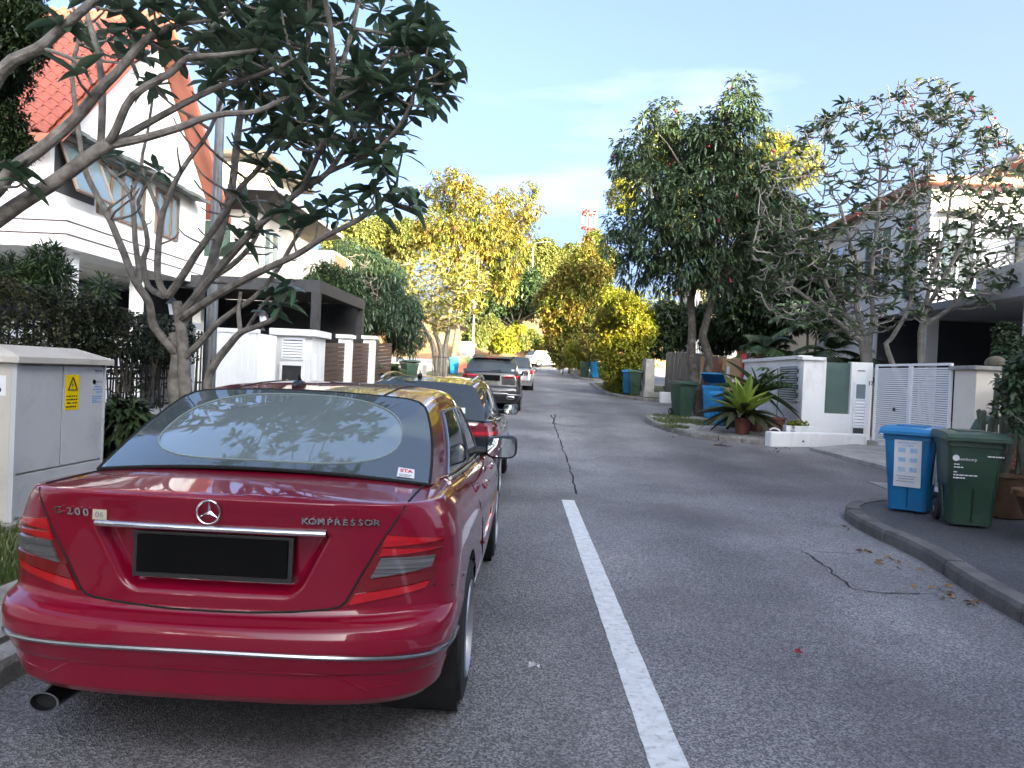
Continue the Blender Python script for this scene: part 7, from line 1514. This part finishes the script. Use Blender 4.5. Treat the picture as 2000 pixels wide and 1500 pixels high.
# ---- the frangipani that reaches in from the left edge
fb = thing('frangipani_tree', 'bare-limbed frangipani whose thick grey boughs reach in from the left edge', 'tree', (-5.4, 6.9, 0.0))
sk = Skel()
sk.limb([(-5.4, 6.9, -0.1), (-5.35, 6.9, 0.9), (-5.25, 6.85, 1.8), (-5.0, 6.8, 2.25)] + PP((-30, 445, 6.7)), 0.13, 0.085, 10)
sk.limb(PP((-30, 445, 6.7), (0, 425, 6.7), (40, 397, 6.7), (110, 353, 6.7), (187, 297, 6.75), (215, 282, 6.8)), 0.075, 0.055, 10)
sk.limb(PP((212, 284, 6.8), (280, 270, 6.8), (357, 247, 6.8), (393, 232, 6.8), (440, 222, 6.8), (500, 218, 6.8), (560, 190, 6.8)), 0.042, 0.022)
sk.limb(PP((212, 284, 6.8), (290, 240, 6.9), (377, 193, 6.9), (440, 165, 6.9), (500, 148, 6.9), (570, 120, 6.9)), 0.036, 0.018)
sk.limb(PP((210, 284, 6.8), (227, 253, 6.7), (260, 187, 6.6), (333, 143, 6.6), (367, 113, 6.6), (430, 108, 6.6), (500, 98, 6.6)), 0.040, 0.018)
sk.limb([(-5.2, 6.85, 1.9)] + PP((-40, 420, 6.6), (0, 365, 6.5), (30, 327, 6.5), (77, 293, 6.5), (143, 237, 6.5), (197, 173, 6.5), (227, 143, 6.5), (287, 77, 6.5), (340, 50, 6.5)), 0.07, 0.03, 9)
sk.limb([(-5.3, 6.85, 1.7)] + PP((-60, 300, 6.3), (0, 143, 6.2), (73, 97, 6.2), (113, 63, 6.2), (173, 10, 6.2), (230, -40, 6.2)), 0.065, 0.03, 9)
sk.limb(PP((197, 288, 6.78), (200, 183, 6.8), (190, 100, 6.8), (170, 27, 6.8), (160, -30, 6.8)), 0.034, 0.022)
sk.limb(PP((85, 95, 6.2), (130, 110, 6.2), (160, 130, 6.2), (180, 165, 6.2)), 0.018, 0.012); sk.limb(PP((110, 353, 6.7), (60, 372, 6.6), (30, 345, 6.5)), 0.016, 0.012)
tips = [P(*q) for q in ((30, 330, 6.4), (45, 358, 6.4), (150, 148, 6.2), (118, 50, 6.2), (345, 45, 6.5), (505, 95, 6.6), (575, 118, 6.9), (565, 188, 6.8), (240, 20, 6.3), (320, 95, 6.6), (390, 80, 6.6), (420, 60, 6.7), (250, 60, 6.5), (300, 10, 6.5), (190, -10, 6.3), (470, 130, 6.8), (520, 60, 6.7), (450, 20, 6.7), (380, 0, 6.6), (550, 20, 6.8))]
B_, D_, L_, W_ = [], [], [], []
for q in tips:
    ax = sk.attach(q, 0.010, 0.012); b, d, l, w_ = rosette(q, ax, rng.randint(5, 9), 0.27, 0.105, -0.4, 0.7); B_.append(b); D_.append(d); L_.append(l); W_.append(w_)
obj('trunk', sk.mb, m_bark, fb, True)
leaf_parts(fb, np.concatenate(B_), np.concatenate(D_), np.concatenate(L_), np.concatenate(W_), m_lf_plum, 200)
tree('conifer_tree', 'dark fine-leaved tree cut off by the top left corner', 'tree', (-6.6, 8.0, 0), C_(8.0, (15, 60, 75), (-40, 120, 90), (5, 0, 70), (5, 240, 45), (35, 290, 32), (-10, 320, 45)), 2600, 8, 0.07, 0.018, m_lf_dark, droop=0.1, spread=1.2, tr=0.12)
# mango tree in the shade on the island
mt_ = PP((1368, 815, 22.9), (1360, 770, 22.9), (1350, 700, 22.9), (1352, 640, 22.9), (1350, 585, 22.9), (1362, 540, 22.9)); mt2 = PP((1372, 800, 22.9), (1378, 750, 22.8), (1386, 700, 22.7), (1372, 655, 22.7), (1385, 610, 22.7), (1395, 560, 22.8))
tree('mango_tree', 'tall dark green mango tree with two mottled trunks on the grassy island', 'tree', (4.98, 22.9, gz(22.9)),
     C_(22.9, (1448, 165, 22), (1445, 205, 38), (1440, 255, 62), (1395, 270, 52), (1300, 228, 36), (1262, 235, 20), (1330, 265, 42), (1240, 290, 40), (1215, 320, 24), (1300, 320, 60), (1270, 370, 58), (1375, 350, 80), (1345, 430, 88), (1450, 365, 70), (1440, 450, 82), (1280, 465, 66), (1220, 440, 38), (1205, 480, 30), (1330, 520, 62), (1245, 525, 40), (1500, 420, 60), (1480, 500, 55), (1400, 530, 45), (1350, 290, 50), (1510, 350, 40), (1530, 470, 44)),
     1500, 8, 0.25, 0.058, m_lf_mango, [mt_, mt2], m_barkd, droop=0.55, spread=0.75, tr=0.16, flowers=30, shell=0.35)
tree('acacia_tree', 'bright yellow-green sunlit tree showing behind the dark mango tree', 'tree', gb(1500, 42), C_(42, (1510, 295, 40), (1560, 320, 45), (1215, 385, 32), (1230, 350, 30), (1480, 330, 50), (1290, 290, 40), (1400, 300, 50), (1470, 420, 60), (1330, 400, 60), (1430, 560, 60)), 2600, 7, 0.22, 0.07, m_lf_lime, tr=0.2, spread=1.1)
tree('young_mango_tree', 'tall mango tree with golden and orange young leaves beyond the left bins', 'tree', gb(880, 46), C_(46, (879, 338, 13), (896, 352, 24), (851, 342, 9), (838, 372, 16), (870, 385, 34), (918, 388, 36), (980, 385, 20), (1033, 372, 18), (1040, 408, 24), (997, 420, 42), (938, 430, 56), (850, 440, 44), (818, 462, 30), (882, 474, 66), (966, 474, 58), (1016, 450, 34), (1000, 500, 36), (950, 535, 40), (985, 555, 32), (900, 540, 50)),
     1750, 8, 0.26, 0.07, m_lf_gold, droop=0.5, spread=0.85, tr=0.2, flowers=60, shell=0.3)
# yellow frangipani, dense candelabra in the sun
def frangipani(label, base, trunks, poly, ntips, y0, y1, mleaf, mtw, k, ln, wd, r_=0.05, keep=0, bare=0.0, topbare=None, group=None, flowers=0, rt=0.012):
    t = thing('frangipani_tree', label, 'tree', base, group); s = Skel()
    for pl in trunks: s.limb(pl, r_, r_ * 0.45, 8)
    tp = poly_pts(poly, ntips, y0, y1, 0.0); c = np.mean([p for p in s.p], 0); tp.sort(key=lambda q: float(np.min(np.linalg.norm(np.array(s.p) - q, axis=1))))
    B_, D_, L_, W_ = [], [], [], []; fl = MB()
    for q in tp:
        ax = s.attach(q, rt, 0.012, 5, 0.6)
        if rng.random() < bare * (0.3 if topbare and q[2] < 4.2 else 1) or (topbare and rng.random() < topbare(q)): 
            if flowers and rng.random() < flowers: fl.obox(tuple(q + np.array([0, 0, .04])), .06, .06, .05, rng.random(), rng.random())
            continue
        b, d, l, w_ = rosette(q, ax, rng.randint(k - 2, k + 2), ln, wd, -0.3, 0.9); B_.append(b); D_.append(d); L_.append(l); W_.append(w_)
    for q in poly_pts(poly, int(ntips * .8), y0, y1): s.attach(q, rt * .8, 0.010, 5, 0.6)
    obj('trunk', s.mb, mtw, t, True)
    if B_:
        B_, D_, L_, W_ = map(np.concatenate, (B_, D_, L_, W_))
        if keep: leaf_parts(t, B_, D_, L_, W_, mleaf, keep)
        else: leaf_obj('crown', leaf_arrays(B_, D_, L_, W_, 0.15), mleaf, t)
    if fl.v: obj('blossoms', fl, m_flower, t, kind='stuff')
    return t
g1 = gb(858, 38); g2 = gb(872, 38)
frangipani('sunlit frangipani with yellow-green leaves and pale stems beyond the green bin on the left', g1, [[g1] + PP((850, 700, 38), (842, 665, 38), (820, 630, 38), (790, 590, 38)), [g2] + PP((868, 690, 38), (875, 650, 38), (880, 600, 38), (900, 560, 38)), [g1] + PP((862, 690, 38), (848, 640, 38), (845, 580, 38))],
           [(722, 540), (760, 508), (830, 500), (930, 490), (960, 540), (945, 600), (900, 640), (850, 655), (800, 640), (755, 610), (735, 575)], 300, 35.5, 40, m_lf_gplum, m_twigd, 8, 0.40, 0.14, 0.16, bare=0.10, rt=0.016)
h1 = gb(730, 33)
frangipani('leafless grey frangipani leaning left in the shade behind the pillar fence', h1, [[h1] + PP((735, 680, 33), (715, 645, 33), (690, 610, 33)), [h1] + PP((738, 670, 33), (728, 620, 33))], [(640, 560), (660, 505), (720, 490), (750, 530), (745, 600), (700, 625), (660, 610)], 150, 31.5, 34, m_lf_dark, m_twigd, 4, 0.2, 0.07, 0.12, bare=0.8, rt=0.010)
tree('bamboo_clump', 'feathery dark bamboo clump behind the white pillar fence on the left', 'plant', gb(690, 34), C_(34, (680, 505, 38), (635, 520, 36), (610, 545, 26), (720, 520, 38), (760, 540, 35), (690, 560, 46), (645, 575, 36), (740, 590, 46), (780, 610, 46), (700, 620, 50), (790, 650, 40)), 2600, 7, 0.24, 0.04, m_lf_bamboo, droop=0.7, spread=0.9, tr=0.06)
tree('rain_tree', 'wide flat-topped rain tree on the skyline left of the golden mango', 'tree', gb(740, 95), C_(95, (700, 462, 34), (745, 455, 34), (790, 462, 34), (660, 480, 30), (720, 485, 40), (770, 490, 45)), 2600, 7, 0.45, 0.2, m_lf_rain, tr=0.35, spread=1.1, group='rain trees on the skyline')
tree('rain_tree', 'tallest green rain tree on the skyline beside the thin lamp post', 'tree', gb(1065, 110), C_(110, (1062, 490, 24), (1040, 505, 24), (1085, 505, 22), (1060, 525, 34), (1095, 530, 26), (1035, 540, 30)), 2400, 7, 0.5, 0.22, m_lf_rain, tr=0.35, spread=1.1, group='rain trees on the skyline')
tree('rain_tree', 'lower olive rain tree on the skyline just under the telecom mast', 'tree', gb(1125, 125), C_(125, (1115, 492, 16), (1140, 500, 18), (1125, 520, 28), (1105, 545, 30), (1150, 535, 30)), 2000, 7, 0.5, 0.22, m_lf_rain, tr=0.35, spread=1.1, group='rain trees on the skyline')
tree('bushy_tree', 'dark spreading tree shading the red earth bank at the street end', 'tree', gb(1010, 88), C_(88, (960, 590, 36), (1000, 590, 40), (1040, 585, 36), (1075, 600, 30), (985, 560, 36), (1030, 555, 30), (925, 600, 30)), 2600, 7, 0.42, 0.18, m_lf_dark, tr=0.3)
tree('golden_tree', 'tall golden leafy tree on the right side where the road bends', 'tree', gb(1115, 56), C_(56, (1100, 570, 36), (1070, 585, 26), (1120, 535, 32), (1145, 500, 24), (1160, 470, 20), (1090, 610, 38), (1125, 600, 40), (1160, 540, 36), (1165, 590, 36), (1100, 650, 36), (1140, 650, 40), (1180, 510, 30)), 2800, 7, 0.30, 0.10, m_lf_gold, tr=0.2, spread=1.0)
tree('lime_bush', 'bright lime-green bush spilling over the kerb beside the far green bin', 'bush', gb(1215, 33.5), C_(33.5, (1200, 590, 30), (1225, 600, 34), (1190, 630, 30), (1215, 640, 44), (1250, 650, 34), (1185, 680, 28), (1215, 695, 44), (1240, 710, 36), (1190, 725, 22), (1215, 745, 30), (1195, 760, 18), (1185, 580, 16), (1255, 620, 26)), 2600, 8, 0.13, 0.06, m_lf_lime, spread=1.1, tr=0.06, droop=0.2)
tree('shade_shrub', 'dark broad shrub between the lime bush and the black gate', 'bush', gb(1300, 35), C_(35, (1280, 640, 32), (1300, 620, 34), (1320, 650, 34), (1290, 670, 30), (1340, 630, 36), (1400, 620, 40), (1430, 650, 34), (1400, 660, 34)), 1800, 8, 0.18, 0.06, m_lf_dark, spread=1.1, tr=0.06, droop=0.4)
tree('back_tree', 'dark bushy tree filling the gap behind the palms on the right', 'tree', gb(1480, 31), C_(31, (1440, 540, 50), (1480, 570, 50), (1520, 590, 46), (1450, 610, 46), (1500, 640, 40), (1550, 610, 40), (1500, 480, 46), (1535, 430, 44), (1560, 500, 44), (1590, 560, 40)), 2300, 8, 0.2, 0.07, m_lf_dark, spread=1.0, tr=0.12, droop=0.5)
# shrubs on the bank
for k, (px, py, r_, Y, lab) in enumerate(((985, 665, 22, 80, 'lime shrub on the red bank left of the white hatchback'), (1035, 662, 18, 82, 'round sunlit shrub on the bank right behind the white hatchback'), (1075, 672, 18, 80, 'low bright shrub on the bank above the pink car'), (955, 640, 24, 78, 'tall yellowish shrub on the bank beside the street lamp'), (1010, 640, 12, 86, 'small shrub highest on the bare red earth'), (930, 655, 20, 74, 'leafy shrub at the foot of the grey street lamp'))):
    tree('bank_shrub', lab, 'shrub', P(px, py + r_, Y), C_(Y, (px, py, r_), (px - r_ * .7, py + r_ * .4, r_ * .7), (px + r_ * .7, py + r_ * .3, r_ * .7)), 420, 7, 0.30, 0.12, m_lf_lime if k % 2 == 0 else m_lf_rain, tr=0.05, group='shrubs on the red earth bank')
for k, (px, py, r_, Y, lab) in enumerate(((1100, 690, 26, 54, 'pale dry shrub under the golden tree on the right kerb'), (1135, 695, 24, 50, 'yellow shrub next to the bins on the far island'), (1160, 680, 22, 47, 'orange-tinged shrub left of the lime bush'))):
    tree('kerb_shrub', lab, 'shrub', gb(px, Y), C_(Y, (px, py, r_), (px - r_ * .6, py - r_ * .5, r_ * .7), (px + r_ * .6, py + r_ * .2, r_ * .7)), 500, 7, 0.22, 0.08, m_lf_gold if k != 1 else m_lf_lime, tr=0.05, group='shrubs along the right kerb')
# right-hand frangipanis behind the slatted gate
c1 = (8.9, 20.2, gz(20)); c2 = (10.0, 19.6, gz(19.6))
polyC = [(1480, 330), (1545, 262), (1640, 185), (1700, 190), (1760, 148), (1790, 170), (1800, 300), (1780, 420), (1760, 540), (1750, 640), (1640, 650), (1550, 630), (1470, 590), (1462, 480), (1480, 400)]
topb = lambda q: min(0.45, max(0, (q[2] - 4.6) / 5.5))
frangipani('broad grey-stemmed frangipani with sparse leaves standing behind the green glass panel', c1, [[c1] + PP((1690, 690, 20.2), (1665, 655, 20.1), (1640, 632, 20), (1590, 592, 19.8), (1545, 560, 19.6)), [c1] + PP((1698, 680, 20.2), (1706, 617, 20.2), (1700, 560, 20.2), (1706, 500, 20.2), (1715, 420, 20.2), (1720, 330, 20.2)), [c1] + PP((1690, 670, 20.2), (1672, 600, 20.1), (1681, 534, 20), (1660, 470, 20), (1640, 400, 19.9)), [c1] + PP((1680, 660, 20.2), (1630, 590, 20), (1600, 520, 19.9), (1570, 450, 19.8))],
           polyC, 520, 18.6, 21.8, m_lf_plumr, m_twig, 8, 0.26, 0.09, 0.085, keep=300, bare=0.12, topbare=topb, flowers=0.06, rt=0.017)
polyD = [(1760, 160), (1835, 138), (1905, 200), (1985, 262), (2050, 330), (2050, 430), (1990, 450), (1985, 560), (1920, 605), (1850, 575), (1800, 640), (1760, 590), (1770, 420), (1785, 300)]
frangipani('frangipani rising behind the slatted gate beside the cream pillar', c2, [[c2] + PP((1797, 690, 19.6), (1805, 617, 19.6), (1822, 534, 19.5), (1847, 451, 19.5), (1860, 360, 19.5)), [c2] + PP((1800, 660, 19.6), (1830, 620, 19.5), (1870, 590, 19.3), (1900, 520, 19.2)), [c2] + PP((1735, 690, 19.6), (1742, 660, 19.6), (1775, 600, 19.6), (1790, 500, 19.6), (1790, 400, 19.6)), [c2] + PP((1797, 650, 19.6), (1835, 560, 19.5), (1890, 460, 19.4), (1940, 380, 19.3))],
           polyD, 460, 18.2, 21.0, m_lf_plumr, m_twig, 8, 0.26, 0.09, 0.075, keep=300, bare=0.12, topbare=topb, flowers=0.06, rt=0.017)
# palms
def palm(label, base, h, n, ln, m, stems=3, tilt=0.9, group=None, cat='palm', trunkm=None):
    t = thing('palm', label, cat, base, group); b = np.array(base); mb = MB()
    for k in range(stems):
        top = b + np.array([rng.uniform(-.3, .3), rng.uniform(-.3, .3), h * rng.uniform(.8, 1.1)]); mb.tube([b + [rng.uniform(-.15, .15), rng.uniform(-.15, .15), -.1], (b + top) / 2, top], [0.06, 0.05, 0.035], 7)
        for i in range(n):
            a = 2.4 * i + k; e = rng.uniform(0.15, 1.3); d = np.array([math.cos(a) * math.cos(e), math.sin(a) * math.cos(e), math.sin(e)]); L0 = ln * rng.uniform(.75, 1.1)
            rach = [top + d * L0 * u + DOWN * tilt * L0 * u * u * 0.7 for u in np.linspace(0, 1, 12)]
            f = MB().tube(rach, list(np.linspace(0.014, 0.004, 12)), 4)
            for j in range(2, 12):
                for sd in (-1, 1):
                    tan = nrm(rach[j] - rach[j - 1]); sv = nrm(np.cross(tan, [0, 0, 1])) * sd; l = 0.34 * L0 * math.sin(math.pi * (0.15 + 0.8 * j / 12)); p = rach[j]
                    for q in (0, 0.45):
                        p = rach[j] + (rach[j - 1] - rach[j]) * q; tip = p + (sv * 0.8 + tan * 0.6) * l + DOWN * l * 0.35; w_ = tan * 0.022 * ln
                        f.add([p - w_, p + w_, (p + tip) / 2 + w_ + [0, 0, .02], tip, (p + tip) / 2 - w_ + [0, 0, .02]], [(0, 1, 2, 3, 4)])
            obj('frond', f, m, t)
    obj('trunk', mb, trunkm or m_barkd, t, True); return t
palm('feather palm with long arching fronds right of the mango trunks', gb(1500, 26.5), 1.9, 9, 1.9, m_lf_palm, 3)
palm('tall dark palm against the white facade behind the louvred brick wall', gb(1580, 25.5), 3.2, 9, 2.0, m_lf_palm, 2)
palm('red-stemmed palm cluster between the two frangipanis on the right', gb(1640, 24), 2.0, 8, 1.7, m_lf_dark, 3, trunkm=m_towerred)
palm('broad palm beside the dark steel carport post on the left', gb(650, 25), 1.6, 9, 1.7, m_lf_palm, 3)
palm('dark cycad-like palm in front of the white fence pillars', gb(700, 25.5), 0.3, 14, 1.25, m_lf_dark, 3, 0.6)
palm('low dark palm just left of the green bin on the left verge', gb(755, 29), 0.4, 12, 1.3, m_lf_dark, 2, 0.7)
palm('palm tuft under the dark steel beam of the carport', gb(575, 19.5), 1.3, 8, 1.2, m_lf_palm, 2)

tree('garden_tree', 'dark feathery tree filling the space between the steel carport and the pillar fence', 'tree', gb(640, 28), C_(28, (610, 575, 34), (640, 550, 40), (675, 560, 36), (655, 600, 40), (690, 610, 34), (600, 615, 30)), 700, 8, 0.22, 0.05, m_lf_dark, tr=0.08, droop=0.5)
palm('banana-like palm with broad fronds against the dark carport screen', gb(520, 18.5), 1.5, 8, 1.3, m_lf_palm, 2)
